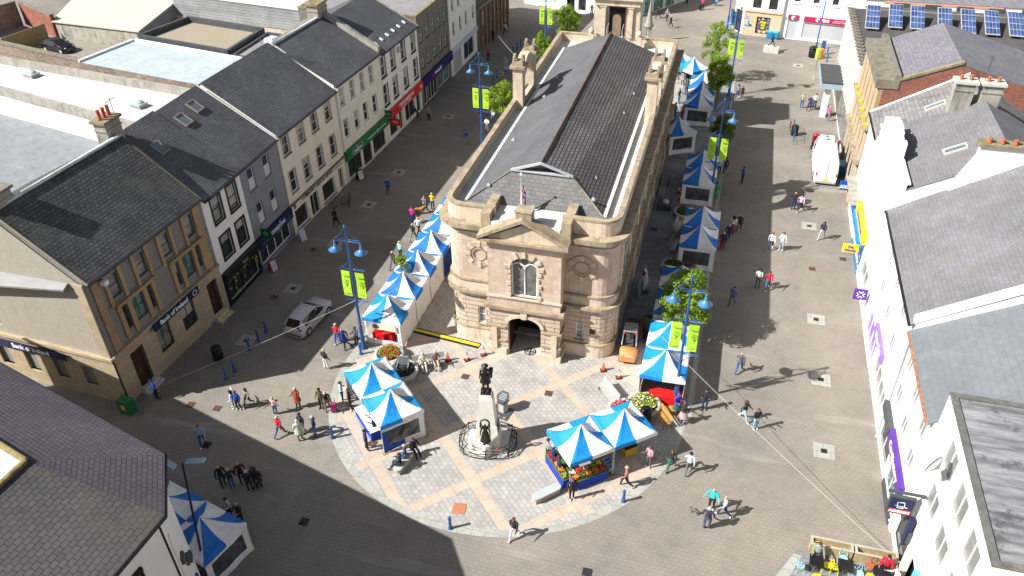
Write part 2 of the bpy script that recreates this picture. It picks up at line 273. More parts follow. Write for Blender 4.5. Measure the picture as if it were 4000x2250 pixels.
        for p in me.polygons:
            n_=p.normal
            u=Z.cross(n_) if abs(n_.z)<.995 else Vector((1,0,0))
            u.normalize(); v_=n_.cross(u)
            for li in p.loop_indices:
                co=s.v[me.loops[li].vertex_index]; uvs[2*li]=co.dot(u); uvs[2*li+1]=co.dot(v_)
        uvl.data.foreach_set('uv',uvs)
        if weld or any(s.sm):
            bm=bmesh.new(); bm.from_mesh(me); bmesh.ops.remove_doubles(bm,verts=bm.verts,dist=.0005); bm.to_mesh(me); bm.free()
        o=bpy.data.objects.new(name,me); C.objects.link(o)
        if parent is not None: o.parent=parent
        if loc is not None: o.location=loc
        o.rotation_euler=(0,0,rz); return o
def wloc(o):
    l=Vector(o.location)
    while o.parent: o=o.parent; l+=Vector(o.location)
    return l
def tag(o,label=None,cat=None,group=None,kind=None):
    if label: o['label']=label
    if cat: o['category']=cat
    if group: o['group']=group
    if kind: o['kind']=kind
    return o
def thing(name,label,cat,loc=(0,0,0),rz=0,group=None):
    o=bpy.data.objects.new(name,None); C.objects.link(o); o.location=loc; o.rotation_euler=(0,0,rz); o.empty_display_size=.3
    return tag(o,label,cat,group)
def dup(r,loc=None,rz=None,label=None,group=None,parent=None):
    c=r.copy(); C.objects.link(c)
    if parent is not None: c.parent=parent
    for ch in r.children: dup(ch,parent=c)
    if loc is not None: c.location=loc
    if rz is not None: c.rotation_euler=(0,0,rz)
    if label: c['label']=label
    if group: c['group']=group
    return c
def struct(name,mb,mats,weld=False):
    return tag(mb.build(name,mats,weld=weld),kind='structure')
_tc={}
def text(body,size,mat,parent,o,u,v,name='lettering',ext=.012,align='CENTER',sx=1.,bold=0.):
    cu=bpy.data.curves.new('t','FONT'); cu.body=body; cu.size=size; cu.extrude=ext; cu.align_x=align; cu.align_y='CENTER'; cu.resolution_u=2; cu.offset=bold
    to=bpy.data.objects.new('t',cu); C.objects.link(to); bpy.context.view_layer.update()
    me=bpy.data.meshes.new_from_object(to.evaluated_get(bpy.context.evaluated_depsgraph_get())); bpy.data.objects.remove(to); bpy.data.curves.remove(cu)
    u=Vector(u).normalized(); v=Vector(v).normalized(); n=u.cross(v); off=wloc(parent)
    for q in me.vertices: q.co=Vector(o)+u*(q.co.x*sx)+v*q.co.y+n*(q.co.z+ext)-off
    me.materials.clear(); me.materials.append(mat)
    ob_=bpy.data.objects.new(name,me); C.objects.link(ob_); ob_.parent=parent; return ob_
# ---------------- buildings ----------------
class Fac:
    def __init__(s,A,B):
        s.A=Vector((A[0],A[1],0)); d=Vector((B[0]-A[0],B[1]-A[1],0)); s.L=d.length; s.d=d/s.L; s.n=Vector((s.d.y,-s.d.x,0))
    def pt(s,u,z,off=0): return s.A+s.d*u+Vector((0,0,z))+s.n*off
    def uy(s,y): return (y-s.A.y)/s.d.y
    def bar(s,mb,u0,u1,z0,z1,o0,o1,mi=0): mb.ob(s.pt(u0,z0,o0),s.d*(u1-u0),Vector((0,0,z1-z0)),s.n*(o1-o0),mi); return mb
def wallmesh(F,z0,z1,ops,depth=.2,mb=None,mi=0,u0=0,u1=None):
    mb=mb or MB(); u1=F.L if u1 is None else u1
    us=sorted({u0,u1}|{o[0] for o in ops}|{o[1] for o in ops}); zs=sorted({z0,z1}|{o[2] for o in ops}|{o[3] for o in ops})
    for i in range(len(us)-1):
        for j in range(len(zs)-1):
            a,b,c_,d_=us[i],us[i+1],zs[j],zs[j+1]; mu,mz=(a+b)/2,(c_+d_)/2
            if any(o[0]<mu<o[1] and o[2]<mz<o[3] for o in ops): continue
            mb.poly([F.pt(a,c_),F.pt(b,c_),F.pt(b,d_),F.pt(a,d_)],mi)
    for a,b,c_,d_ in [o[:4] for o in ops]:
        mb.poly([F.pt(a,c_),F.pt(a,c_,-depth),F.pt(b,c_,-depth),F.pt(b,c_)],mi); mb.poly([F.pt(a,d_,-depth),F.pt(a,d_),F.pt(b,d_),F.pt(b,d_,-depth)],mi)
        mb.poly([F.pt(a,c_,-depth),F.pt(a,c_),F.pt(a,d_),F.pt(a,d_,-depth)],mi); mb.poly([F.pt(b,c_),F.pt(b,c_,-depth),F.pt(b,d_,-depth),F.pt(b,d_)],mi)
    return mb
rw=random.Random(5); BLINDS=[P('cream_blind',(.42,.4,.34),.8),P('grey_blind',(.25,.26,.27),.8),P('net_curtain',(.36,.37,.37),.8,var=.3,sc_=9)]
def window(par,F,u0,u1,z0,z1,frame,gl,style='sash',depth=.18,sill=None,fw=.07,name='window'):
    mb=MB(); o0,o1=-depth,-depth+.06
    F.bar(mb,u0,u1,z0,z0+fw,o0,o1); F.bar(mb,u0,u1,z1-fw,z1,o0,o1); F.bar(mb,u0,u0+fw,z0+fw,z1-fw,o0,o1); F.bar(mb,u1-fw,u1,z0+fw,z1-fw,o0,o1)
    um=(u0+u1)/2; zm=z0+(z1-z0)*.5
    if style in('sash','cross'): F.bar(mb,u0+fw,u1-fw,zm-fw*.4,zm+fw*.4,o0,o1-.012)
    if style in('pair','cross'): F.bar(mb,um-fw*.4,um+fw*.4,z0+fw,z1-fw,o0,o1-.006)
    if isinstance(style,int):
        for k in range(1,style): q=u0+(u1-u0)*k/style; F.bar(mb,q-fw*.4,q+fw*.4,z0+fw,z1-fw,o0,o1-.006)
    w_=mb.build(name,frame,par)
    p=MB(); p.poly([F.pt(u0,z0,-depth+.02),F.pt(u1,z0,-depth+.02),F.pt(u1,z1,-depth+.02),F.pt(u0,z1,-depth+.02)]); p.build('pane',gl,w_)
    if gl in (glass,glass2) and u1-u0<1.6 and rw.random()<.45:   # roller blind or curtain behind the glass line
        hb=(z1-z0)*rw.choice((.3,.5,.75)); bl=MB(); F.bar(bl,u0+fw,u1-fw,z1-fw-hb,z1-fw,-depth+.024,-depth+.03); bl.build('blind',BLINDS[rw.randrange(3)],w_)
    if sill:
        s_=MB(); F.bar(s_,u0-.1,u1+.1,z0-.1,z0-.002,-.05,.1); s_.build('sill',sill,w_)
    return w_
def roofslab(mb,a,b,c_,d_,th=.12,mi=0,me=None):
    a,b,c_,d_=[Vector(x) for x in (a,b,c_,d_)]; t=Vector((0,0,-th)); me=mi if me is None else me
    mb.poly([a,b,c_,d_],mi); mb.poly([d_+t,c_+t,b+t,a+t],me)
    for p,q in ((a,b),(b,c_),(c_,d_),(d_,a)): mb.poly([p,p+t,q+t,q],me)
def house(name,label,F,eave,rd,rz,wm,rm,ops,back=None,front_z=None,group=None,win=None,over=.25,ridge=None,cat='building',gut=gutm,be=None,roofpoly=True,extra_ops=()):
    """terraced building: front facade F, gable roof with ridge at setback rd/height rz, back depth"""
    back=back or 2*rd; be=eave if be is None else be
    r=thing(name,label,cat,F.A,0,group); mb=wallmesh(F,0,eave,[o[:4] for o in ops])
    B0=F.A-F.n*back; d=F.d*F.L; e=.0
    # sides / back as pentagons
    for u in (0,F.L):
        p=[F.pt(u,0,0),F.pt(u,0,-back),F.pt(u,be,-back),F.pt(u,rz-.1,-rd),F.pt(u,eave,0)]
        mb.poly(p if u==0 else p[::-1])
    mb.poly([F.pt(F.L,0,-back),F.pt(0,0,-back),F.pt(0,be,-back),F.pt(F.L,be,-back)])
    mb.build('wall',wm,r)
    sl=(rz-eave)/rd; rb=MB(); oz=eave-over*sl
    roofslab(rb,F.pt(.002,oz+.06,over),F.pt(F.L-.002,oz+.06,over),F.pt(F.L-.002,rz+.06,-rd),F.pt(.002,rz+.06,-rd))
    sb=(rz-be)/(back-rd)
    roofslab(rb,F.pt(F.L-.002,be-over*sb+.06,-back-over),F.pt(.002,be-over*sb+.06,-back-over),F.pt(.002,rz+.06,-rd),F.pt(F.L-.002,rz+.06,-rd))
    rf=rb.build('roof',rm,r)
    if ridge:
        q=MB(); q.tube([F.pt(0,rz+.07,-rd),F.pt(F.L,rz+.07,-rd)],.13,6); q.build('ridge_tiles',ridge,rf)
    if gut:
        g=MB(); F.bar(g,0.01,F.L-.01,oz-.08,oz+.03,over,over+.13); g.build('gutter',gut,r)
    for o in ops:
        if o[4] is None: continue
        kw=dict(o[5]) if len(o)>5 else {}
        window(r,F,*o[:4],**{**dict(style=o[4]),**(win or {}),**kw})
    return r
def slab(par,F,u0,u1,z0,z1,o0,o1,mat,name): b=MB(); F.bar(b,u0,u1,z0,z1,o0,o1); return b.build(name,mat,par)
def verge(par,F,u,eave,rd,rz,mat,w_=.3,h=.18,name='verge_coping',o=.3,back=0):
    b=MB(); sl=(rz-eave)/rd; a=F.pt(u-w_/2,eave-o*sl+.05,o); c_=F.pt(u-w_/2,rz+.05,-rd); b.ob(a,F.d*w_,c_-a,Vector((0,0,h)))
    if back: e_=F.pt(u-w_/2,eave+.05,-back); b.ob(c_,F.d*w_,e_-c_,Vector((0,0,h)))
    return b.build(name,mat,par)
def chimney(par,x,y,z0,z1,sx,sy,wm,cm,pots=(),name='chimney',pm=None,rz=0):
    b=MB(); b.box(x,y,z0,sx,sy,z1-z0,rz); b.box(x,y,z1-.55,sx+.12,sy+.12,.12,rz); c_=b.build(name,wm,par)
    t_=MB(); t_.box(x,y,z1,sx+.3,sy+.3,.18,rz); t_.build('chimney_cap',cm,c_)
    for px,py,h in pots:
        p=MB(); p.lathe([(.14,0),(.12,.1),(.11,h-.08),(.135,h-.05),(.135,h),(.09,h),(.09,h-.2)],x+px,y+py,8,0,z0=z1+.18); p.build('chimney_pot',pm or clay,c_)
    return c_
def skylight(par,F,u,back,eave,rd,rz,w_=.95,l=1.15,fr=None):
    sl=Vector((0,0,1))*((rz-eave)/rd)-F.n; sl.normalize(); nn=F.d.cross(sl); nn=nn if nn.z>0 else -nn
    o=F.pt(u,eave+(rz-eave)*back/rd+.07,-back); b=MB(); f=.1
    for a,bx,ay,by in ((0,w_,0,f),(0,w_,l-f,l),(0,f,f,l-f),(w_-f,w_,f,l-f)): b.ob(o+F.d*a+sl*ay,F.d*(bx-a),sl*(by-ay),nn*.12)
    w_o=b.build('roof_light',fr or P('taupe_skylight_frame',(.25,.22,.17),.6),par); p=MB(); p.poly([o+nn*.06,o+F.d*w_+nn*.06,o+F.d*w_+sl*l+nn*.06,o+sl*l+nn*.06]); p.build('pane',P('sky_reflecting_glass',(.12,.16,.2),.08,spec=.9),w_o)
def pipe(par,F,u,z0,z1,mat,off=.08): b=MB(); b.tube([F.pt(u,z0,off),F.pt(u,z1,off)],.05,6); return b.build('drainpipe',mat,par)
Z3=Vector((0,0,1))
# --- bank ---
F=Fac((-34.8,29.9),(-34.15,40.75)); U=F.uy
ops=[]
for y in (31.55,33.95,36.35,38.85): ops.append((U(y)-.1,U(y)+.8,7.35,8.95,'sash',dict(gl=glass2)))
for y0 in (31.75,36.75):
    ops+= [(U(y0),U(y0)+.5,4.75,6.6,'sash'),(U(y0)+.85,U(y0)+1.95,4.75,6.6,'cross',dict(gl=glassg)),(U(y0)+2.3,U(y0)+2.75,4.75,6.6,'sash')]
ops+=[(U(31.1),U(32.3),.35,3.2,None),(U(33.6),U(34.9),1.3,3.15,'pair',dict(gl=glass2)),(U(36.1),U(37.5),1.3,3.15,'pair'),(U(39.1),U(40.2),.5,3.2,None)]
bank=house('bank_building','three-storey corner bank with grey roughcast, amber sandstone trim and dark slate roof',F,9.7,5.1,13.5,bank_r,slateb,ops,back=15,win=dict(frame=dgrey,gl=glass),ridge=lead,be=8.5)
g=MB()  # ashlar ground floor skin
wallmesh(Fac(F.pt(0,0,.06)[:2],F.pt(F.L,0,.06)[:2]),0,3.75,[o[:4] for o in ops if o[3]<3.5],depth=.3,mb=g); g.poly([F.pt(0,0,0),F.pt(0,0,.06),F.pt(0,3.75,.06),F.pt(0,3.75,0)])
F.bar(g,-.05,F.L,3.75,3.95,0,.16); F.bar(g,-.1,F.L,3.95,4.1,0,.3); g.build('stone_ground_floor',banks,bank)
for o in ops:
    if o[3]<3.5 and o[4] is None:
        d_=MB(); F.bar(d_,o[0],o[1],o[2],o[3],-.3,-.22); dd=d_.build('door',darkwood,bank); h_=MB(); h_.tube([F.pt((o[0]+o[1])/2,1.2,-.2),F.pt((o[0]+o[1])/2,1.6,-.2)],.025,5); h_.build('handle',grey,dd)
        s_=MB(); F.bar(s_,o[0]-.2,o[1]+.2,0,.18,.0,.7); F.bar(s_,o[0]-.1,o[1]+.1,.18,.35,-.1,.4); st=s_.build('door_steps',stonelight,bank)
        if o[0]>5:
            for k in range(2): y_=MB(); F.bar(y_,o[0]-.2,o[1]+.2,.18+.17*k+.004,.19+.17*k,.55-.3*k,.7-.3*k); y_.build('yellow_nosing',yellow,st)
q=MB()
for y in (31.55,33.95,36.35,38.85):
    u_=U(y); 
    for a in (u_-.4,u_+.85): F.bar(q,a,a+.26,6.95,9.3,-.02,.14)
for u_ in (.35,F.L-.95): F.bar(q,u_,u_+.55,4.1,9.45,-.02,.1)
for y0 in (31.75,36.75):
    u_=U(y0)
    for a,b_ in ((-.32,0),(.5,.85),(1.95,2.3),(2.75,3.07)): F.bar(q,u_+a,u_+b_,4.3,6.6,-.02,.13)
    F.bar(q,u_-.32,u_+3.07,6.6,6.85,-.02,.13); F.bar(q,u_-.42,u_+3.17,6.85,6.98,-.02,.3)
q.build('stone_window_surrounds',quoin,bank)
q=MB(); F.bar(q,0,F.L,7.0,7.1,-.02,.06) ; q.build('string_course',bank_r,bank)
s_=slab(bank,F,U(33.3),U(38.0),3.45,4.02,.31,.4,navy,'fascia_sign'); text('Bank of Ireland',.47,white_p,s_,F.pt(U(35.35),3.74,.4),F.d,Z3,bold=.012)
rg=MB(); 
for k in range(20):
    a=2*PI*k/20; b=2*PI*(k+1)/20; f=lambda t_,r_: F.pt(U(37.55)+math.cos(t_)*r_*1.1,3.74+math.sin(t_)*r_,.412); rg.poly([f(a,.16),f(a,.21),f(b,.21),f(b,.16)][::-1])
rg.build('bank_emblem',white_p,s_)
# bank side (south) facade
G=Fac((-48,30.6),(-34.8,29.9)); gm=MB(); so_=[]
for u0 in (3.3,5.6,8.0,10.3): so_.append((u0,u0+1.0,1.1,2.7))
so_+=[(4.1,4.8,4.6,6.5),(3.4,3.9,7.4,8.5)]
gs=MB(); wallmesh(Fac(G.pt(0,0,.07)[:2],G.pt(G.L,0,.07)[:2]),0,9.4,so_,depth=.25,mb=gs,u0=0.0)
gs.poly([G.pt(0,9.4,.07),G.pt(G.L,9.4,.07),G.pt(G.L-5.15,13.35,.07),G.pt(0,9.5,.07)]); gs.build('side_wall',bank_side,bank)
g2=MB(); wallmesh(Fac(G.pt(0,0,.16)[:2],G.pt(G.L+.0,0,.16)[:2]),0,3.75,[o for o in so_ if o[3]<3],depth=.34,mb=g2,u0=2.6,u1=G.L+.05); G.bar(g2,2.6,G.L+.2,3.75,4.0,.07,.32); G.bar(g2,G.L-.6,G.L+.05,4.0,9.6,.07,.18); G.bar(g2,2.6,3.0,4,8.6,.07,.2); g2.build('side_ground_floor',banks,bank)
for o in so_: window(bank,G,*o,darkwood if o[3]<3 else dgrey,glassg,style='pair',depth=.2)
sg=slab(bank,G,4.0,9.6,3.0,3.6,.33,.4,navy,'side_fascia_sign'); text('Bank of Ireland',.5,white_p,sg,G.pt(6.8,3.3,.4),G.d,Z3,bold=.012)
lr=MB(); roofslab(lr,G.pt(.0,7.9,1.0),G.pt(12.2,9.35,.55),G.pt(12.2,9.55,.1),G.pt(.0,9.0,.1)); lr.build('side_lead_roof',P('dull_lead',(.25,.25,.24),.6,var=.1),bank)
verge(bank,F,.05,9.7,5.1,13.5,P('cream_verge',(.45,.4,.3),.8),.12,.06); verge(bank,F,F.L-.06,9.7,5.1,13.5,P('mossy_verge',(.12,.11,.07),.9,var=.3,sc_=3),.12,.06)
chimney(bank,-40.0,41.0,11,14.6,.9,1.5,concrete,mosscop,[(0,-.45,.7),(0,0,.7),(0,.45,.7)],pm=P('red_clay_pot',(.5,.09,.05),.7))
chimney(bank,-40.2,31.3,11,14.3,1.0,1.3,concrete,darkcon,[])
lp=MB(); lp.box(-34.35,31.0,8.9,.35,.35,.28); lp.build('security_light',white_p,bank)
# --- white + grey (one roof each) ---
F=Fac((-34.15,40.85),(-34.15,45.75)); U=F.uy
ops=[(U(a),U(b_),z0,z1,'sash',dict(gl=g_)) for a,b_,z0,z1,g_ in ((41.8,42.95,6.75,8.75,glass2),(43.85,45.0,6.6,8.65,glass2),(41.8,43.05,3.7,5.6,glass),(43.9,45.05,3.6,5.6,glass))]+[(U(41.2),U(45.4),.3,2.3,4,dict(gl=glasssh))]
h=house('white_terrace_building','narrow white-rendered building with black-bordered windows and black pub front',F,9.3,6.0,13.2,white_r,slate,ops,back=11,win=dict(frame=black,gl=glass,fw=.1))
for o in ops[:4]:
    b=MB(); e=.14
    F.bar(b,o[0]-e,o[0],o[2]-e,o[3]+e,-.02,.05); F.bar(b,o[1],o[1]+e,o[2]-e,o[3]+e,-.02,.05); F.bar(b,o[0],o[1],o[3],o[3]+e,-.02,.05); F.bar(b,o[0],o[1],o[2]-e,o[2],-.02,.05); b.build('black_window_border',black,h)
b=MB(); F.bar(b,.05,F.L-.05,2.35,2.95,-.02,.45); F.bar(b,.05,.35,0,2.35,0,.12); F.bar(b,F.L-.35,F.L-.05,0,2.35,0,.12); F.bar(b,.35,F.L-.35,0,.3,0,.1); pb=b.build('pub_front',black,h)
b=MB()
for k in range(60):
    u_=random.uniform(.4,F.L-.4); z=random.choice((random.uniform(1.9,2.3),random.uniform(.3,2.3)))
    if z<1.9: u_=random.choice((.5,F.L/2,F.L-.5,F.L*.27))+random.uniform(-.15,.15)
    b.sph(F.pt(u_,z,.1),random.uniform(.04,.1),6)
b.build('yellow_flower_garland',P('garland_yellow',(.4,.42,.05),.8,var=.5,sc_=6),pb)
text('MAN',.34,P('gold_letters',(.5,.4,.15),.5),pb,F.pt(2.6,2.65,.45),F.d,Z3)
b=MB(); F.bar(b,-.1,.15,2.2,3.1,.2,.9); b.build('projecting_sign_blue',navy,h) if False else None
F=Fac((-34.15,45.8),(-34.15,51.25)); U=F.uy
ops=[(U(a),U(b_),z0,z1,'sash',dict(gl=g_)) for a,b_,z0,z1,g_ in ((46.7,47.6,6.8,8.6,glassg),(49.0,49.9,6.8,8.6,glassg),(46.95,47.8,3.7,5.5,glassg),(49.0,49.9,3.65,5.5,glassg))]+[(U(46.1),U(50.9),.35,1.95,4,dict(gl=glasssh,fw=.1))]
h=house('grey_terrace_building','blue-grey rendered building with poster-filled windows above a navy chemist shopfront',F,9.3,6.0,13.05,grey_r,slate,ops,back=11,win=dict(frame=white_p,gl=glass,sill=grey_r))
for o in ops[:4]:
    slab(h,F,o[0]+.08,o[1]-.08,(o[2]+o[3])/2+.05,o[3]-.08,-.155,-.145,navy,'window_poster')
    p=slab(h,F,o[0]+.08,o[1]-.08,o[2]+.08,(o[2]+o[3])/2-.05,-.155,-.145,P('pale_poster',(.55,.62,.6),.6,var=.2,sc_=6),'window_poster')
s_=slab(h,F,.02,F.L-.02,2.0,2.95,0,.3,navy,'fascia_sign'); text('GORDONS',.46,white_p,s_,F.pt(3.0,2.48,.3),F.d,Z3,bold=.01); text('CHEMISTS',.2,P('silver_letters',(.3,.4,.4),.4),s_,F.pt(3.0,2.14,.3),F.d,Z3)
text('G',.36,P('teal_letters',(.02,.45,.33),.5),s_,F.pt(3.3,2.79,.3),F.d,Z3,bold=.02); slab(s_,F,.4,F.L-.3,2.28,2.31,.3,.312,P('teal_letters',(.02,.45,.33)),'teal_line')
b=MB(); F.bar(b,.55,.65,2.95,3.75,.3,1.15); cr=b.build('projecting_cross_sign',P('sign_green_dark',(.01,.05,.04),.4),h); b=MB(); 
o=F.pt(.55,3.35,.72)
b.ob(o-F.n*.25-Z3*.07-F.d*.02,F.n*.5,Z3*.14,F.d*.02); b.ob(o-F.n*.07-Z3*.25-F.d*.02,F.n*.14,Z3*.5,F.d*.018); b.build('green_cross',P('cross_green',(.03,.6,.12),.5),cr)
# roof lights on both
for hh_,F_,us in ((bpy.data.objects['white_terrace_building'],Fac((-34.15,40.85),(-34.15,45.75)),((1.6,3.4),)),(h,F,((.6,4.0),(2.6,4.3)))):
    for u_,bk in us: skylight(hh_,F_,u_,bk,9.3,6,13.1)
verge(h,F,F.L-.05,9.3,6,13.05,white_p,.1,.05)
# --- cream ---
F=Fac((-34.1,51.4),(-33.75,61.2)); U=F.uy
ops=[(U(c_)-.5,U(c_)+.5,7.2,8.85,'sash',dict(gl=glass if k!=1 else glass2)) for k,c_ in enumerate((52.5,54.9,57.2,59.6))]+[(U(c_)-.5,U(c_)+.5,3.75,5.7,'sash') for c_ in (52.6,54.9,57.2,59.6)]+[(U(51.9),U(53.9),.3,2.1,1,dict(gl=glasssh)),(U(54.5),U(55.9),0.02,2.15,'pair',dict(gl=glasssh)),(U(56.7),U(58.9),.3,2.0,1,dict(gl=glasssh)),(U(59.8),U(60.6),.02,2.1,'pair',dict(gl=glasssh))]
h=house('cream_terrace_building','cream-rendered building with stained sills and charity shopfront lettered in black',F,9.4,5.9,13.1,cream_r,slate,ops,back=11,win=dict(frame=white_p,gl=glass,sill=mosscop,fw=.05))
for o in ops[:8]:
    b=MB(); e=.12
    F.bar(b,o[0]-e,o[0],o[2],o[3]+e,-.02,.05); F.bar(b,o[1],o[1]+e,o[2],o[3]+e,-.02,.05); F.bar(b,o[0],o[1],o[3],o[3]+e,-.02,.05)
    if o[2]>6: F.bar(b,(o[0]+o[1])/2-.12,(o[0]+o[1])/2+.12,o[3]+e,o[3]+.34,-.02,.09)
    b.build('window_surround',P('surround_stone',(.5,.46,.4),.8),h)
slab(h,F,.05,F.L-.05,2.85,2.98,-.02,.2,darkcon,'shop_cornice'); text('COMMUNITY RESCUE SERVICE',.42,black,h,F.pt(4.7,2.55,0),F.d,Z3,name='shop_lettering',bold=.008); text('charity shop',.3,grey,h,F.pt(8.6,2.5,0),F.d,Z3,name='shop_lettering')
b=MB(); 
for k in range(16):
    a=2*PI*k/16; b2=2*PI*(k+1)/16; b.poly([F.pt(.65,2.5,.02),F.pt(.65+.2*math.cos(a),2.5+.24*math.sin(a),.02),F.pt(.65+.2*math.cos(b2),2.5+.24*math.sin(b2),.02)])
b.build('round_emblem',P('brick_red_paint',(.4,.06,.05),.6),h)
# --- cream 2 / green shop ---
F=Fac((-33.75,61.3),(-33.3,70.3)); U=F.uy
ops=[(U(c_)-.45,U(c_)+.45,7.35,9.1,'sash',dict(gl=glass2)) for c_ in (62.4,64.4,66.4,68.3)]+[(U(c_)-.45,U(c_)+.45,4.25,6.1,'sash') for c_ in (62.45,64.5,66.4,68.4)]+[(U(61.7),U(64.4),.25,2.0,2,dict(gl=glasssh,frame=black)),(U(64.8),U(66.6),.02,2.1,'pair',dict(gl=glasssh,frame=black)),(U(67.0),U(69.7),.25,2.0,2,dict(gl=glasssh,frame=black))]
h=house('pale_terrace_building','pale cream building with a long green optician fascia',F,9.75,5.6,12.8,offwhite_r,slate,ops,back=11,win=dict(frame=white_p,gl=glass,sill=white_p),ridge=lead)
b=MB(); F.bar(b,0,F.L,0,2.1,-.01,.0); 
s_=slab(h,F,.02,F.L-.02,2.2,3.2,0,.3,green_s,'fascia_sign'); text('Specsavers',.34,white_p,s_,F.pt(2.2,2.65,.3),F.d,Z3,bold=.01); text('Caring for your sight and hearing',.3,white_p,s_,F.pt(6.2,2.65,.3),F.d,Z3)
b=MB()
for cu_ in (1.75,2.6):
    for k in range(20):
        a=2*PI*k/20; b2=2*PI*(k+1)/20; f=lambda t_,r_: F.pt(cu_+math.cos(t_)*r_*1.7,2.68+math.sin(t_)*r_,.315); b.poly([f(a,.36),f(b2,.36),f(b2,.39),f(a,.39)][::-1])
b.build('oval_emblem',white_p,s_)
b=MB(); F.bar(b,F.L-.7,F.L-.6,3.3,4.0,.3,1.1); gs_=b.build('hanging_sign',green_s,h); text('Specsavers',.13,white_p,gs_,F.pt(F.L-.7,3.65,.7),F.n,Z3)
chimney(h,-39.3,70.4,11,14,1.1,2.0,concrete,mosscop)
verge(h,F,F.L,9.75,5.6,12.8,concrete,.5,.5,o=.1,back=11); verge(h,F,.1,9.4,5.9,13.,white_p,.14,.07)
pipe(h,F,.15,0,9.6,white_p)
# --- Progressive ---
F=Fac((-33.3,70.4),(-33.0,79.7)); U=F.uy
ops=[(U(c_)-.5,U(c_)+.5,7.05,9.05,'sash') for c_ in (70.95,73.2,75.8,78.4)]+[(U(c_)-.5,U(c_)+.5,4.05,6.2,'sash') for c_ in (70.95,73.2,75.9,78.6)]+[(U(71.0),U(73.0),.25,2.2,1,dict(gl=glasssh)),(U(73.4),U(74.3),.02,2.2,1,dict(gl=glasssh)),(U(75.0),U(77.6),.25,2.2,2,dict(gl=glasssh)),(U(78.1),U(79.2),.02,2.2,1,dict(gl=glasssh))]
h=house('white_office_building','white building with black-trimmed windows and red building society fascia',F,9.5,5.6,12.4,white_r,slate,ops,back=12,win=dict(frame=white_p,gl=glass))
for o in ops[:8]:
    b=MB(); F.bar(b,o[1],o[1]+.12,o[2]-.1,o[3]+.05,-.02,.03); F.bar(b,o[0]-.1,o[1]+.12,o[2]-.2,o[2],-.02,.08); b.build('black_sill',black,h)
s_=slab(h,F,.02,F.L-.02,2.4,3.35,0,.3,red,'fascia_sign'); text('PROGRESSIVE',.5,white_p,s_,F.pt(4.6,3.03,.3),F.d,Z3,sx=1.25,bold=.012); text('BUILDING SOCIETY',.3,white_p,s_,F.pt(4.6,2.6,.3),F.d,Z3,sx=1.1); text('PB',.5,white_p,s_,F.pt(8.6,2.9,.3),F.d,Z3,bold=.02)
b=MB(); F.bar(b,.1,.2,2.0,2.75,.35,1.5); ps=b.build('projecting_sign',red,h); text('PBS',.4,white_p,ps,F.pt(.1,2.4,.92),F.n,Z3)
b=MB(); b.lathe([(.3,0),(.3,.12),(.22,.2)],0,0,12); al=b.build('alarm_drum',lgrey,h,local=True); al.rotation_euler=(0,PI/2,0); al.location=F.pt(4.2,8.5,.02)-F.A
for k in range(6):
    u_=1+k*1.4; o=F.pt(u_,9.9,-.7); b=MB(); b.ob(o,F.d*.3,-F.n*.35+Z3*.18,Z3*.12); b.build('roof_anchor',white_p,h)
verge(h,F,F.L-.1,9.5,5.6,12.4,concrete,.2,.06)
# --- Nationwide brown flat ---
def flatb(name,label,F,H,back,wm,rm,ops,win=None,par_h=.35,cop=None,group=None,cat='building'):
    r=thing(name,label,cat,F.A,0,group); mb=wallmesh(F,0,H,[o[:4] for o in ops])
    mb.poly([F.pt(0,0,0),F.pt(0,0,-back),F.pt(0,H,-back),F.pt(0,H,0)]); mb.poly([F.pt(F.L,0,-back),F.pt(F.L,0,0),F.pt(F.L,H,0),F.pt(F.L,H,-back)]); mb.poly([F.pt(F.L,0,-back),F.pt(0,0,-back),F.pt(0,H,-back),F.pt(F.L,H,-back)][::-1]); mb.build('wall',wm,r)
    p=MB(); p.poly([F.pt(.02,H-.02,-.02),F.pt(F.L-.02,H-.02,-.02),F.pt(F.L-.02,H-.02,-back+.02),F.pt(.02,H-.02,-back+.02)]); p.build('roof',rm,r)
    if cop:
        c_=MB(); w_=.35 if par_h>.1 else .28; F.bar(c_,-.04,F.L+.04,H,H+par_h,-w_,.05); F.bar(c_,-.04,F.L+.04,H,H+par_h,-back-.05,-back+w_); F.bar(c_,-.04,w_,H,H+par_h-.005,-back+w_,-w_); F.bar(c_,F.L-w_,F.L+.04,H,H+par_h-.005,-back+w_,-w_); c_.build('parapet',cop,r)
    for o in ops:
        if o[4] is None: continue
        kw=dict(o[5]) if len(o)>5 else {}
        window(r,F,*o[:4],**{**dict(style=o[4]),**(win or {}),**kw})
    return r
F=Fac((-33.0,79.8),(-32.85,89.4)); U=F.uy
ops=[(U(c_)-.42,U(c_)+.42,7.3,8.8,'sash') for c_ in (80.75,82.6,84.5,86.3,88.2)]+[(U(c_)-.42,U(c_)+.42,4.4,5.95,'sash') for c_ in (80.75,82.6,84.5,86.3,88.1)]+[(U(80.3),U(81.3),.02,2.3,1,dict(gl=glasssh)),(U(81.8),U(84.6),.02,2.3,3,dict(gl=glasssh)),(U(85.0),U(88.9),.3,2.3,2,dict(gl=glassg))]
h=flatb('brown_office_building','grey-brown roughcast flat-roofed building with ten small white windows over a navy bank fascia',F,10.2,14,brown_r,flatg,ops,win=dict(frame=white_p,gl=glassg,sill=dgrey),cop=mosscop,par_h=.2)
s_=slab(h,F,.02,F.L-.02,2.35,3.4,0,.3,P('deep_navy_panel',(.012,.012,.13),.4),'fascia_sign'); text('Nationwide',.48,white_p,s_,F.pt(4.6,2.85,.3),F.d,Z3,bold=.02); text('N',.5,red,s_,F.pt(2.9,2.8,.3),F.d,Z3,bold=.03)
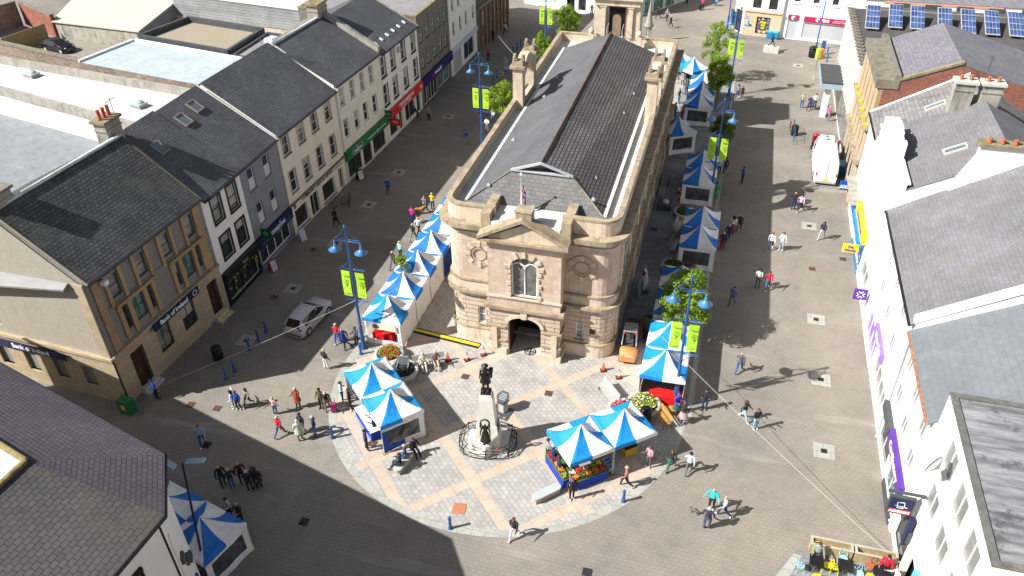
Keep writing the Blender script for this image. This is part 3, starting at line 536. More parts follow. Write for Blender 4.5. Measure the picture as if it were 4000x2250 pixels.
# --- white 2 and stone building ---
F=Fac((-32.85,89.5),(-32.6,99.3)); U=F.uy
ops=[(U(c_)-.4,U(c_)+.4,7.6,9.3,'sash') for c_ in (90.9,93,95.4,98.)]+[(U(c_)-.4,U(c_)+.4,4.6,6.35,'sash') for c_ in (90.95,93.3,95.4,98.)]+[(U(90.2),U(93.1),.02,2.7,None),(U(94.1),U(97.9),.35,2.6,2,dict(gl=navy,frame=white_p))]
h=house('tall_white_building','white rendered building with grey roller shutter and navy poster window',F,10.6,5,13.6,white_r,slate,ops,back=12,win=dict(frame=white_p,gl=glass))
slab(h,F,U(90.2),U(93.1),.02,2.7,-.18,-.12,lgrey,'roller_shutter'); slab(h,F,.1,F.L-.1,2.75,3.35,-.02,.15,P('pale_blue_fascia',(.5,.58,.68),.5),'fascia_sign')
pipe(h,F,F.L-.1,0,10,black)
F=Fac((-32.6,99.4),(-31.4,110.5)); U=F.uy
ops=[(U(c_)-.6,U(c_)+.6,1.0,4.6,'cross') for c_ in (101.3,104.0,106.7,109.2)]+[(U(c_)-.5,U(c_)+.5,6.3,9.,'cross') for c_ in (101.3,104.0,106.7,109.2)]
h=flatb('dark_stone_building','soot-darkened stone building with tall arched windows at the far end of the left street',F,11.5,12,P('dark_sandstone',(.2,.155,.11),.95,var=.2,sc_=2,stain=(.07,.06,.05),stlo=.45,sthi=.7,bump=.3),slate,ops,win=dict(frame=white_p,gl=glass),cop=darkcon)
for o in ops[:4]:
    b=MB(); F.bar(b,o[0]-.3,o[0],0,4.7,0,.2); F.bar(b,o[1],o[1]+.3,0,4.7,0,.2)
    n=8
    for k in range(n):
        a=PI*k/n; b2=PI*(k+1)/n; um=(o[0]+o[1])/2; b.ob(F.pt(um+math.cos(b2)*.6,4.6+math.sin(b2)*.6,-.01),F.pt(um+math.cos(b2)*.95,4.6+math.sin(b2)*.95,0)-F.pt(um+math.cos(b2)*.6,4.6+math.sin(b2)*.6,0),F.pt(um+math.cos(a)*.6,4.6+math.sin(a)*.6,0)-F.pt(um+math.cos(b2)*.6,4.6+math.sin(b2)*.6,0),F.n*.2)
    b.build('arched_surround',P('brown_stone',(.28,.17,.11),.9,var=.2,sc_=3),h)
slab(h,F,0,F.L,5.3,5.7,0,.35,darkcon,'string_course')
# ---------------- town hall ----------------
hall=thing('town_hall','Victorian sandstone town hall with slate roof and pedimented porch in the middle of the square','town hall',(-10.85,42,0))
def outline(x0,x1,y0,y1,r,off=0,n=6):
    x0-=off;x1+=off;y0-=off;y1+=off;r=max(.05,r+off); p=[]
    for k in range(n+1): a=PI+PI/2*k/n; p.append((x0+r+r*math.cos(a),y0+r+r*math.sin(a)))
    for k in range(n+1): a=1.5*PI+PI/2*k/n; p.append((x1-r+r*math.cos(a),y0+r+r*math.sin(a)))
    p+=[(x1,y1),(x0,y1)]; return p
HX0,HX1,HY0,HY1=-16.6,-5.1,42.,76.6
def ring(z0,z1,off,mat,name,par=hall,r=1.15,thick=None,y1=HY1,gap=None):
    b=MB(); o=outline(HX0,HX1,HY0,y1,r,off)
    if thick is None: b.prism(o,z0,z1)
    else:
        i_=outline(HX0,HX1,HY0,y1,r,off-thick); n=len(o)
        for k in range(n):
            k2=(k+1)%n; O=lambda q,z:(q[0],q[1],z)
            if gap and k==6:
                for xa_,xb_ in ((o[k][0],gap[0]),(gap[1],o[k2][0])): b.ob((xa_,o[k][1],z0),(xb_-xa_,0,0),(0,thick,0),(0,0,z1-z0))
                continue
            b.poly([O(o[k],z0),O(o[k2],z0),O(o[k2],z1),O(o[k],z1)]); b.poly([O(i_[k2],z0),O(i_[k],z0),O(i_[k],z1),O(i_[k2],z1)]); b.poly([O(o[k],z1),O(o[k2],z1),O(i_[k2],z1),O(i_[k],z1)]); b.poly([O(o[k2],z0),O(o[k],z0),O(i_[k],z0),O(i_[k2],z0)])
    return b.build(name,mat,par)
FW=Fac((HX0,HY0),(HX1,HY0)); 
# front wall with openings: build main shell as ring walls (hollow at front openings is not needed: reveals cut in)
opsL=[(2.05,2.6,1.45,2.9),(9.0,9.55,1.4,2.85)]
def shell(z0,z1,ops,mat,name,off=0):
    b=MB(); F_=Fac((HX0+1.15,HY0-off),(HX1-1.15,HY0-off)); wallmesh(F_,z0,z1,[(o[0]-1.15,o[1]-1.15,o[2],o[3]) for o in ops],.25,b)
    o=outline(HX0,HX1,HY0,HY1,1.15,off)
    n=len(o); 
    for k in range(n):
        if k==6: continue
        a,c_=o[k],o[(k+1)%n]; b.poly([(a[0],a[1],z0),(c_[0],c_[1],z0),(c_[0],c_[1],z1),(a[0],a[1],z1)])
    return b.build(name,mat,hall)
GP=(-12.25,-9.55); GA=(-13.1,-8.7)
shell(1.05,4.2,opsL+[(-12.25-HX0,-9.55-HX0,1.05,3.7)],sandr,'rusticated_ground_wall'); shell(4.2,9.5,[],sand,'upper_wall')
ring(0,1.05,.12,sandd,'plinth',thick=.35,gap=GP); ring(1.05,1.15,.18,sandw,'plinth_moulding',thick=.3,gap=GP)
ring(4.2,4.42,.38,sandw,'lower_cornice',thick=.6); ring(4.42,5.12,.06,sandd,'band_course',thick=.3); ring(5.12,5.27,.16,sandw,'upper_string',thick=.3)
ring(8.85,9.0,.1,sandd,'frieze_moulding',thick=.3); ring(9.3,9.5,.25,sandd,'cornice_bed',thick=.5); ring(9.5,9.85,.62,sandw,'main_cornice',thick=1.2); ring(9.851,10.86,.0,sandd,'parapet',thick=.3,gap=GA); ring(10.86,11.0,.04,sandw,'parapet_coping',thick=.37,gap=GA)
wf=dict(frame=white_p,gl=glass2)
for a,b_,z0,z1 in opsL: window(hall,FW,a,b_,z0,z1,white_p,glass2,depth=.22,sill=sandw)
slab(hall,FW,10.0,10.35,2.05,2.45,-.01,.04,darkwood,'wall_plaque')
# gutter floor + roofs
b=MB(); b.prism(outline(HX0,HX1,HY0,HY1,.9,-.3),9.9,10.12); b.build('lead_gutter_floor',lead,hall)
ex0,ex1,ey0,ey1=-15.4,-6.4,43.5,73.6; ez=10.42; rx=-10.85; rz_=12.75; gz=12.05; gx0,gx1=-12.75,-8.95; gy=45.55
b=MB(); b.poly([(ex0,ey0,ez),(gx0,gy,gz),(gx0-.0,gy,gz),(rx,45.6,rz_),(rx,71.8,rz_),(ex0,ey1,ez)][::-1][:6]) if False else None
b.poly([(ex0,ey1,ez),(ex0,ey0,ez),(gx0,gy,gz),(rx,45.3,rz_),(rx,71.7,rz_)]) ; rl=b.build('roof_west_slope',bricks('smooth_grey_slate',(.155,.155,.162),(.135,.135,.142),(.1,.1,.105),.5,.27,.02,.75,var2=.2,stain=(.11,.11,.115),slo=.5,shi=.8,spec=.2),hall)  # sunward copy of the hall slate; grazing light's softer courses painted in
b=MB(); b.poly([(ex1,ey0,ez),(ex1,ey1,ez),(rx,71.7,rz_),(rx,45.3,rz_),(gx1,gy,gz)]); b.build('roof_east_slope',slateh,hall)
b=MB(); b.poly([(ex0-.25,ey0-.5,ez-.4),(ex1+.25,ey0-.5,ez-.4),(ex1,ey0,ez),(ex0,ey0,ez)]); b.poly([(ex0,ey0,ez),(ex1,ey0,ez),(gx1,gy,gz),(gx0,gy,gz)]); b.build('roof_front_hip',slateg2:=bricks('weathered_front_slate',(.2,.2,.195),(.15,.15,.15),(.07,.07,.07),.4,.28,.014,.7,var2=.2,moss=(.2,.17,.09),mlo=.55,mhi=.8),hall)
b=MB(); b.poly([(ex1,ey1,ez),(ex0,ey1,ez),(rx,71.7,rz_)]); b.build('roof_rear_hip',slateh,hall)
b=MB(); b.poly([(gx0,gy+.05,gz),(gx1,gy+.05,gz),(rx,45.45,rz_-.08)]); gb=b.build('gablet_louvre',black,hall)
b=MB()
for k in range(6): z=gz+.08+k*.1; wd=(rz_-z)/(rz_-gz)*1.8; b.ob((rx-wd,gy-.12,z),(2*wd,0,0),(0,.1,.04),(0,0,.02))
b.build('louvre_slats',dgrey,gb)
b=MB()
for s_ in (-1,1): o=Vector((rx+s_*2.1,gy-.25,gz-.12)); e_=Vector((rx,45.05,rz_+.02)); b.ob(o,e_-o,(0,.12,0),(0,0,.16))
b.ob((gx0-.1,gy-.3,gz-.06),(3.9,0,0),(0,.32,0),(0,0,.1)); b.build('gablet_bargeboard',lgrey,gb)
b=MB(); b.tube([(rx,45.1,rz_+.03),(rx,71.8,rz_+.03)],.09,6); b.build('ridge_tiles',P('reddish_ridge',(.15,.09,.065),.9,var=.3,sc_=3,stain=(.08,.07,.05)),hall)
b=MB()
for s_,x in ((1,ex1),(-1,ex0)):
    b.ob((x if s_>0 else x-.22,ey0,ez-.05),(.22,0,0),(0,ey1-ey0,0),(0,0,.08))
b.build('lead_flashing',lead,hall)
b=MB()
for x,gx in ((ex1,gx1),(ex0,gx0)): b.tube([(x,ey0,ez+.02),(gx,gy,gz+.03)],.06,5)
b.build('hip_tiles',darkcon,hall)
for x,y in ((-7.6,47.2),(-7.45,58.3),(-7.3,62.5),(-14.6,52),(-14.2,60),(-14.0,64),(-7.2,44.3),(-14.2,44.4)):
    sl=(rz_-ez)/(rx-ex0); z=ez+(abs(x-(ex1 if x>rx else ex0)))*sl if y>45 else ez+(y-ey0)*.8
    b=MB(); b.box(x,y,z+.02,.22,.25,.12,0); b.tube([(x,y,z+.1),(x,y+.05,z+.28)],.03,5); b.build('roof_anchor',lgrey,hall)
# porch
pr=MB(); PX0,PX1,PY=-13.35,-8.45,40.85
Fp=Fac((PX0,PY),(PX1,PY)); dr=(1.3,3.6,0,2.75); wn=(1.58,3.32,5.08,7.45)
def archfill(mb,F_,u0,u1,zs,ztop,off0,off1,n=10,rise=None):
    um=(u0+u1)/2; R=(u1-u0)/2; rise=rise or R; pts=[(um-R*math.cos(PI*k/n),zs+rise*math.sin(PI*k/n)) for k in range(n+1)]
    for k in range(n):
        (a,za),(c_,zc)=pts[k],pts[k+1]
        mb.poly([F_.pt(a,za,off0),F_.pt(c_,zc,off0),F_.pt(c_,ztop,off0),F_.pt(a,ztop,off0)])
        mb.poly([F_.pt(c_,zc,off0),F_.pt(a,za,off0),F_.pt(a,za,off1),F_.pt(c_,zc,off1)])
b=MB(); wallmesh(Fp,0,4.15,[(dr[0],dr[1],0,3.55)],.35,b); archfill(b,Fp,dr[0],dr[1],2.75,3.55,0,-.35,rise=.68)
for s_,x in ((0,PX0),(1,PX1)):
    q=[(x,PY,0),(x,42,0),(x,42,4.15),(x,PY,4.15)]; b.poly(q if s_ else q[::-1])
b.build('porch_ground_wall',sandr,hall)
b=MB(); wallmesh(Fp,4.15,9.5,[(wn[0],wn[1],wn[2],8.3)],.3,b); archfill(b,Fp,wn[0],wn[1],7.5,8.3,0,-.3,rise=.72)
for s_,x in ((0,PX0),(1,PX1)):
    q=[(x,PY,4.15),(x,42,4.15),(x,42,9.5),(x,PY,9.5)]; b.poly(q if s_ else q[::-1])
b.build('porch_upper_wall',sand,hall)
def pring(z0,z1,off,mat,name): b=MB(); b.ob((PX0-off,PY-off,z0),(PX1-PX0+2*off,0,0),(0,41.99-PY+off,0),(0,0,z1-z0)); return b.build(name,mat,hall)
def pringd(z0,z1,off,mat,name):   # plinth either side of the door
    b=MB(); b.ob((PX0-off,PY-off,z0),(dr[0]-.12+off,0,0),(0,41.9-PY+off,0),(0,0,z1-z0)); b.ob((PX0+dr[1]+.12,PY-off,z0),(PX1-PX0-dr[1]-.12+off,0,0),(0,41.9-PY+off,0),(0,0,z1-z0)); return b.build(name,mat,hall)
pringd(0,.5,.13,sandd,'porch_plinth'); pringd(1.15,1.3,.1,sandw,'porch_dado'); pringd(2.35,2.5,.12,sandw,'porch_impost')
b=MB()
for u in (.35,4.55): F_=Fp; F_.bar(b,u-.18,u+.18,.5,2.35,0.0,.16)
b.build('porch_pilasters',sandd,hall)
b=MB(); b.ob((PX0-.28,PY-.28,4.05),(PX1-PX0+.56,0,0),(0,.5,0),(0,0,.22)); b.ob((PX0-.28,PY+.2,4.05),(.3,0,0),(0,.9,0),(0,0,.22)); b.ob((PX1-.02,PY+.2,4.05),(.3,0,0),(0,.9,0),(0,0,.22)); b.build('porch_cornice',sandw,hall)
b=MB(); b.ob((PX0-.1,PY-.1,4.9),(PX1-PX0+.2,0,0),(0,.12,0),(0,0,.15)); b.build('porch_sill_course',sandd,hall)
# arches mouldings, voussoirs
b=MB(); n=12; um=(dr[0]+dr[1])/2
for k in range(n):
    a0,a1=PI*k/n,PI*(k+1)/n; f=lambda a,r:Fp.pt(um-1.12*r*math.cos(a),2.75+.68*(r+(r-1)*.5)*math.sin(a),-.0)
    p0,p1,p2,p3=f(a0,1.02),f(a1,1.02),f(a1,1.24),f(a0,1.24); m_=Fp.n*.13
    b.poly([p0+m_,p1+m_,p2+m_,p3+m_][::-1]); b.poly([p3,p3+m_,p2+m_,p2]); b.poly([p0,p1,p1+m_,p0+m_])
b.poly([Fp.pt(um-.16,3.4,.2),Fp.pt(um+.16,3.4,.2),Fp.pt(um+.24,4.0,.2),Fp.pt(um-.24,4.0,.2)]); Fp.bar(b,um-.2,um+.2,3.42,4.0,0,.19); b.build('door_arch_moulding',sandd,hall)
b=MB(); um=(wn[0]+wn[1])/2
for k in range(7):
    a=PI*k/6; o=Fp.pt(um-math.cos(a)*1.1,7.5+math.sin(a)*.98,0); t_=Vector((-math.cos(a),0,math.sin(a))); s2=Vector((math.sin(a),0,math.cos(a))); b.ob(o-t_*.2-s2*.13,t_*.42,s2*.26,Fp.n*.1)
for k in range(5):
    for s_ in (-1,1):
        w0=.16 if k%2 else .3; u=um+s_*(.88+w0/2); F_=Fp; Fp.bar(b,u-w0/2,u+w0/2,5.1+k*.47,5.1+k*.47+.26,-.01,.09)
Fp.bar(b,wn[0]-.25,wn[1]+.25,4.98,5.08,-.1,.14); b.build('window_voussoirs',sandd,hall)
# arched window tracery
def archwin(par,F_,u0,u1,z0,zs,rise,dep,fr,gl):
    um=(u0+u1)/2;R=(u1-u0)/2; b=MB(); o=-dep
    pth=[F_.pt(um-R*math.cos(PI*k/14),zs+rise*math.sin(PI*k/14),o) for k in range(15)]
    b.tube([F_.pt(u0+.03,z0,o)]+pth+[F_.pt(u1-.03,z0,o)],.07,5); b.tube([F_.pt(um,z0,o),F_.pt(um,zs-.1,o)],.05,5); b.tube([F_.pt(u0,z0+.03,o),F_.pt(u1,z0+.03,o)],.05,5)
    for s_ in (-1,1): b.tube([F_.pt(um+s_*R/2-R/2*math.cos(PI*k/10)*.98,zs-.25+R*.5*math.sin(PI*k/10),o) for k in range(11)],.045,5)
    b.tube([F_.pt(um+.33*math.cos(2*PI*k/14),zs+.3+.33*math.sin(2*PI*k/14),o) for k in range(14)],.045,5,closed=True)
    w_=b.build('arched_window',fr,par); p=MB(); p.poly([F_.pt(u1,z0,o-.02),F_.pt(u1,zs,o-.02)]+[F_.pt(um+R*math.cos(PI*k/14),zs+rise*math.sin(PI*k/14),o-.02) for k in range(15)]+[F_.pt(u0,z0,o-.02)]); p.build('pane',gl,w_)
archwin(hall,Fp,wn[0],wn[1],wn[2],7.5,.72,.24,white_p,glassy('hall_window_glass',(.13,.135,.12),.15))
# door recess
b=MB(); x0,x1=PX0+dr[0],PX0+dr[1]; b.poly([(x0-.15,41.2,.02),(x1+.15,41.2,.02),(x1+.15,44,.02),(x0-.15,44,.02)],0); b.poly([(x0-.15,44,0),(x1+.15,44,0),(x1+.15,44,3.6),(x0-.15,44,3.6)],1); b.poly([(x0-.15,41.2,0),(x0-.15,44,0),(x0-.15,44,3.6),(x0-.15,41.2,3.6)],1); b.poly([(x1+.15,44,0),(x1+.15,41.2,0),(x1+.15,41.2,3.6),(x1+.15,44,3.6)],1); b.poly([(x0-.15,44,3.6),(x1+.15,44,3.6),(x1+.15,41.2,3.6),(x0-.15,41.2,3.6)],1); rc=b.build('entrance_recess',[stonelight,black],hall)  # recess walls and ceiling black: the porch's inner shade as colour
b=MB(); b.box(x0-.02,42.0,.02,.08,1.5,2.9); b.box(x1+.02,42.3,.02,.08,1.4,2.9); b.box((x0+x1)/2,42.9,2.1,2.1,.1,.12); b.build('entrance_doors',darkwood,hall)
b=MB(); cx_,cy_=(x0+x1)/2+.25,41.45
b.tube([(cx_+.38*math.cos(2*PI*k/20),cy_+.38*math.sin(2*PI*k/20),.05) for k in range(20)],.035,4,closed=True); b.tube([(cx_+.22*math.cos(2*PI*k/14),cy_+.22*math.sin(2*PI*k/14),.05) for k in range(14)],.02,4,closed=True); b.box(cx_,cy_,.03,.7,.06,.03); b.box(cx_,cy_,.03,.06,.7,.025); b.build('floor_emblem',darkwood,hall)
# pediment
b=MB(); xa,xb=PX0-.5,PX1+.5; xm=(xa+xb)/2
b.poly([(xa+.3,PY-.12,9.5),(xb-.3,PY-.12,9.5),(xm,PY-.12,10.75)]); b.ob((xa+.35,PY-.12,9.5),(xb-xa-.7,0,0),(0,2.2,0),(0,0,.02)); b.build('pediment_field',sandd,hall)
b=MB(); b.ob((xa,PY-.45,9.4),(xb-xa,0,0),(0,.75,0),(0,0,.18))
for s_ in (-1,1):
    e_=Vector((xm,PY-.5,11.1)); o=Vector((xa if s_<0 else xb,PY-.5,9.56)); b.ob(o,e_-o,(0,.95,0),(0,0,.24))
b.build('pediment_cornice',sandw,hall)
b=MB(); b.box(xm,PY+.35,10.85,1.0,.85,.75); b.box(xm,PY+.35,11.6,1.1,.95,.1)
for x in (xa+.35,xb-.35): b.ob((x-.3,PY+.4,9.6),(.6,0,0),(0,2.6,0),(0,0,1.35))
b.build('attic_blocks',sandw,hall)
b=MB(); b.ob((PX0+.2,PY+.4,9.9),(PX1-PX0-.4,0,0),(0,2.2,0),(0,0,.52)); b.build('porch_lead_roof',whiteroof,hall)
# medallions
for x in (-14.26,-7.31):
    b=MB(); u=x-HX0; zc=7.33
    for r0,r1,o in ((.62,.95,.08),(.42,.5,.1)):
        for k in range(24):
            a,c_=2*PI*k/24,2*PI*(k+1)/24; f=lambda t_,r_:FW.pt(u+r_*math.cos(t_),zc+r_*math.sin(t_),o); g_=lambda t_,r_:FW.pt(u+r_*math.cos(t_),zc+r_*math.sin(t_),-.02)
            b.poly([f(a,r0),f(a,r1),f(c_,r1),f(c_,r0)]); b.poly([g_(a,r1),g_(c_,r1),f(c_,r1),f(a,r1)]); b.poly([f(a,r0),f(c_,r0),g_(c_,r0),g_(a,r0)])
    md=b.build('stone_medallion',P('grey_brown_stone',(.42,.33,.24),.9,var=.15,sc_=3),hall); b=MB()
    for k in range(8 if x<-10 else 6):
        nn=8 if x<-10 else 6; a=2*PI*k/nn+PI/2; t_=Vector((math.cos(a),0,math.sin(a))); s2=Vector((-math.sin(a),0,math.cos(a))); o=FW.pt(u,zc,0)+t_*.6; b.ob(o-s2*.12,t_*.38,s2*.24,FW.n*.13)
    b.build('medallion_keystones',sandd,md)
# side walls: pilasters + windows
for X,nm in ((HX1,'east'),(HX0,'west')):
    Fs=Fac((X,HY0+1.2),(X,HY1)) if X==HX1 else Fac((X,HY1),(X,HY0+1.2))
    b=MB()
    for k in range(9):
        u=.5+k*4.05
        if u<Fs.L-.3: Fs.bar(b,u-.3,u+.3,1.15,4.2,-.02,.14); Fs.bar(b,u-.26,u+.26,5.27,8.85,-.02,.16)
    b.build('side_pilasters',sandd,hall); 
    for k in range(8):
        u=2.5+k*4.05; b=MB(); Fs.bar(b,u-.85,u+.85,5.3,8.3,-.03,.08); sw=b.build('side_window_surround',sandd,hall); p=MB(); Fs.bar(p,u-.6,u+.6,5.5,8.1,.081,.095); p.build('pane',glass,sw); 
        q=MB(); Fs.bar(q,u-.62,u+.62,6.75,6.82,.095,.13); Fs.bar(q,u-.03,u+.03,5.5,8.1,.095,.12); q.build('window_bars',white_p,sw)
        b=MB(); Fs.bar(b,u-.5,u+.5,1.9,3.4,-.03,.05); b.build('side_ground_window',glass,hall)
# aedicules on parapet
for X,s_ in ((-16.15,-1),(-5.5,1)):
    b=MB(); c_=MB()
    for y in (59.45,63.1):
        b.box(X,y,9.9,.8,.85,3.7); c_.box(X,y,13.6,1.25,1.25,.2); c_.box(X,y,13.8,.85,.85,.35)
        for dx in (-.33,.33):
            for k in range(6): a=PI*k/5; c_.box(X+dx,y-.0+.32*math.cos(a),14.05+.32*math.sin(a)*1.2,.17,.2,.2)
    n=10
    for k in range(n):
        a,a1=PI*k/n,PI*(k+1)/n; y0_,z0_=61.28-1.4*math.cos(a),12.0+1.15*math.sin(a); y1_,z1_=61.28-1.4*math.cos(a1),12.0+1.15*math.sin(a1)
        b.ob((X-.35,y0_,z0_),(.7,0,0),(0,y1_-y0_,z1_-z0_),(0,0,13.6-min(z0_,z1_)) if False else (0,0,1.0))
    b.box(X,61.28,9.9,.7,2.9,1.0); a_=b.build('chimney_screen',sandd,hall); c_.build('screen_cap',sandw,a_)
# clock tower at rear
b=MB(); Ft=Fac((-12.95,76.),(-9.05,76.)); TX0,TX1=-12.95,-9.05
b.ob((TX0,76.4,0),(3.9,0,0),(0,4.0,0),(0,0,15.6)); b.ob((TX0-.25,76.15,9.5),(.9,0,0),(0,.6,0),(0,0,5.)); b.ob((TX1-.65,76.15,9.5),(.9,0,0),(0,.6,0),(0,0,5.))
tw=b.build('clock_tower_stage',sandd,hall)
b=MB()
for x in (-12.3,-9.7): b.ob((x-.22,75.95,11.0),(.44,0,0),(0,.4,0),(0,0,2.75)); b.ob((x-.3,75.9,13.75),(.6,0,0),(0,.5,0),(0,0,.2))
b.ob((TX0-.2,75.85,13.95),(4.3,0,0),(0,4.5,0),(0,0,.6)); b.ob((TX0-.45,75.6,14.55),(4.8,0,0),(0,5.0,0),(0,0,.3)); b.ob((TX0+.0,76.2,14.85),(3.9,0,0),(0,4.2,0),(0,0,2)); b.build('tower_pilasters_cornice',sandd,tw)
b=MB(); b.ob((-11.75,76.3,10.9),(1.5,0,0),(0,.12,0),(0,0,2.8)); dd=b.build('tower_door_frame',black,tw); b=MB(); b.ob((-11.4,76.24,10.9),(.8,0,0),(0,.08,0),(0,0,1.75))
for k in range(6): a=PI*k/6; b.ob((-11.0-.4*math.cos(a),76.24,12.65),(.4*(math.cos(a)-math.cos(a+PI/6)),0,0),(0,.08,0),(0,0,.4*math.sin(a+PI/12)))
b.build('tower_door',P('oak_door',(.25,.17,.11),.7,var=.15),dd)
b=MB()
for x in (-11.75,-10.3): b.tube([(x,75.3,11.1),(x,75.3,12.0),(x,76.2,12.2)],.03,5); 
b.ob((-11.8,75.2,10.95),(1.5,0,0),(0,1.1,0),(0,0,.08)); b.build('tower_steps_rail',grey,tw)
for x in (-13.3,-8.7): b=MB(); b.box(x,75.6,10.4,.5,.5,.9); b.lathe([(.1,0),(.24,.12),(.28,.3),(.2,.48),(.02,.58)],x,75.6,10,z0=11.3); b.build('ball_finial',sandd,hall)
# flag pole and flag (flag hangs from pole: own thing)
b=MB(); b.tube([(-11.6,43.0,10.1),(-11.6,43.0,13.0)],.05,6,r1=.035); b.sph((-11.6,43.0,13.05),.1,8); tag(b.build('flagpole',white_p,loc=(-11.6,43.0,10.1)),'white flagpole with ball top standing on the porch roof','flagpole')
# draped union flag: columns of folds with red, white, blue patches
def flagcol(s,t):  # s along fly 0..1, t along hoist 0..1
    x=s-.5; y=t-.5
    if abs(y)<.09 or abs(x)<.055: return 0
    if abs(y)<.16 or abs(x)<.1: return 1
    d=min(abs(x-y),abs(x+y))
    return 0 if d<.035 else (1 if d<.1 else 2)
b=MB(); ns,ntt=30,20
def fp(i,j):
    s,t=i/ns,j/ntt; fold=math.sin(s*16+t*2)*.06*(.3+s); 
    return Vector((-11.56+s*.28+fold*.6,43.0+fold-.12*s,12.6-(1-t)*.85-s*1.0*(1.0)+.0))
for i in range(ns):
    for j in range(ntt): b.poly([fp(i,j),fp(i+1,j),fp(i+1,j+1),fp(i,j+1)],flagcol((i+.5)/ns,(j+.5)/ntt))
tag(b.build('flag',[red,white_p,P('flag_blue',(.01,.03,.25),.7,var=.05)],loc=(-11.6,43,11.7)),'limp red, white and blue union flag hanging from the pole','flag')
# ---------------- bottom-left corner building ----------------
cz=10.7; c1=Vector((-21.15,18.8)); c2=Vector((-19.17,15.97)); c3=Vector((-19.9,4)); c0=Vector((-48,26.1)); ap=Vector((-24.94,15.8)); az=12.4
r=thing('corner_building','nearest building bottom left with big purple-grey hipped slate roof and white walls','building',(-21.15,18.8,0))
def inset(p,dx,dy): return Vector((p.x+dx,p.y+dy))
w1,w2,w3,w0=inset(c1,-.3,-.38),inset(c2,-.42,-.1),inset(c3,-.4,0),inset(c0,0,-.4)
b=MB(); W=lambda p,z:(p.x,p.y,z)
Fe=Fac(w3,w2); eo=[(Fe.L-u0-1.0,Fe.L-u0,z0,z0+1.5) for u0 in (1.6,4.2) for z0 in (7.6,4.5)]
b=MB(); wallmesh(Fe,0,cz-.1,eo,.2,b); wallmesh(Fac(w2,w1),0,cz-.1,[(1.25,1.8,9.0,9.9)],.2,b); wallmesh(Fac(w1,w0),0,cz-.1,[],.2,b); b.build('wall',white_r,r)
for o in eo: 
    window(r,Fe,*o,white_p,glass,sill=white_p); b=MB(); Fe.bar(b,o[0]-.15,o[0],o[2]-.1,o[3]+.2,0,.08); Fe.bar(b,o[1],o[1]+.15,o[2]-.1,o[3]+.2,0,.08); Fe.bar(b,o[0]-.15,o[1]+.15,o[3],o[3]+.2,0,.14); b.build('window_surround',black if o[2]>7 else white_p,r)
Fc=Fac(w2,w1); window(r,Fc,1.25,1.8,9.0,9.9,dgrey,glass); 
for u_,z in ((.9,6.2),(1.6,5.2),(2.2,4.6),(.6,4.2)): slab(r,Fc,u_,u_+.5,z,z+.35,.0,.15,dgrey,'vent_box')
slab(r,Fc,1.6,2.4,1.0,3.6,0,.12,dgrey,'louvred_panel'); slab(r,Fc,.5,.75,3.9,8.6,.0,.05,cream_r,'chase')
b=MB(); b.poly([W(c0,cz),W(c1,cz),W(ap,az),(-48,22.2,az)][::-1]) ; b.poly([W(c1,cz),W(c2,cz),W(ap,az)][::-1]); b.build('roof',slatep,r)
b=MB(); b.poly([W(c2,cz),W(c3,cz),(-25.6,4,az),W(ap,az)][::-1]); b.build('roof_east_slope',bricks('olive_dark_slate',(.115,.112,.112),(.09,.087,.09),(.042,.04,.042),.32,.24,.02,.75,var2=.25,stain=(.1,.1,.07),slo=.5,shi=.85),r)
b=MB(); b.poly([(-25.6,4,az-.02),(-48,4,az-.02),(-48,22.2,az-.02),W(ap,az-.02)]); 
b.build('valley_roof',lead,r)
b=MB(); b.tube([W(ap,az+.05),(-25.6,4,az+.05)],.14,5); b.tube([W(ap,az+.05),(-48,22.2,az+.05)],.14,5); b.build('ridge_tiles',P('ochre_lichen_ridge',(.2,.16,.07),.9,var=.4,sc_=4),r)
b=MB()
for p,q in ((c0,c1),(c1,c2),(c2,c3)): b.tube([W(p,cz-.1),W(q,cz-.1)],.09,5)
b.tube([W(c2,cz-.1),W(w2,cz-.5),W(w2,6)],.05,5); b.build('gutter',gutm,r)
# round-topped tower throwing the curved shadow over the side street
# ---------------- right row ----------------
def rF(y1,y0,x=12.): return Fac((x,y1),(x,y0))
F=rF(31.6,22.0,12.1); U=F.uy; ops=[]
for z0,z1 in ((8.0,9.8),(5.3,7.0)):
    for y in (29.6,27.1,24.6): ops.append((U(y),U(y)+1.7,z0,z1,'pair'))
ops+=[(U(28.6),U(27.2),.1,2.6,None),(U(26.8),U(23.0),.5,2.6,3,dict(gl=glasssh,frame=skyblue)),(U(31.3),U(29.2),.5,2.3,2,dict(gl=glasssh,frame=dgrey))]
h=flatb('sunlit_office_building','sunlit off-white building with paired windows and patchy grey felt roof at bottom right','',0,0,0,0,0) if False else flatb('sunlit_office_building','sunlit off-white building with paired windows and patchy grey felt roof at bottom right',F,10.45,12,offwhite_r,feltS,ops,win=dict(frame=white_p,gl=P('grey_lit_glass',(.2,.21,.2),.2,var=.25),sill=offwhite_r,depth=.1,fw=.06),cop=P('dark_mossy_parapet',(.13,.13,.12),.95,var=.3,sc_=3,stain=(.2,.17,.06),stlo=.6,sthi=.8),par_h=.06)
for o in ops[:6]:
    b=MB(); F.bar(b,o[0]-.16,o[0]-.02,o[2]-.1,o[3]+.1,-.02,.04); F.bar(b,o[1]+.02,o[1]+.16,o[2]-.1,o[3]+.1,-.02,.04); F.bar(b,o[0]-.2,o[1]+.2,o[3]+.1,o[3]+.2,-.02,.1); b.build('window_surround',offwhite_r,h)
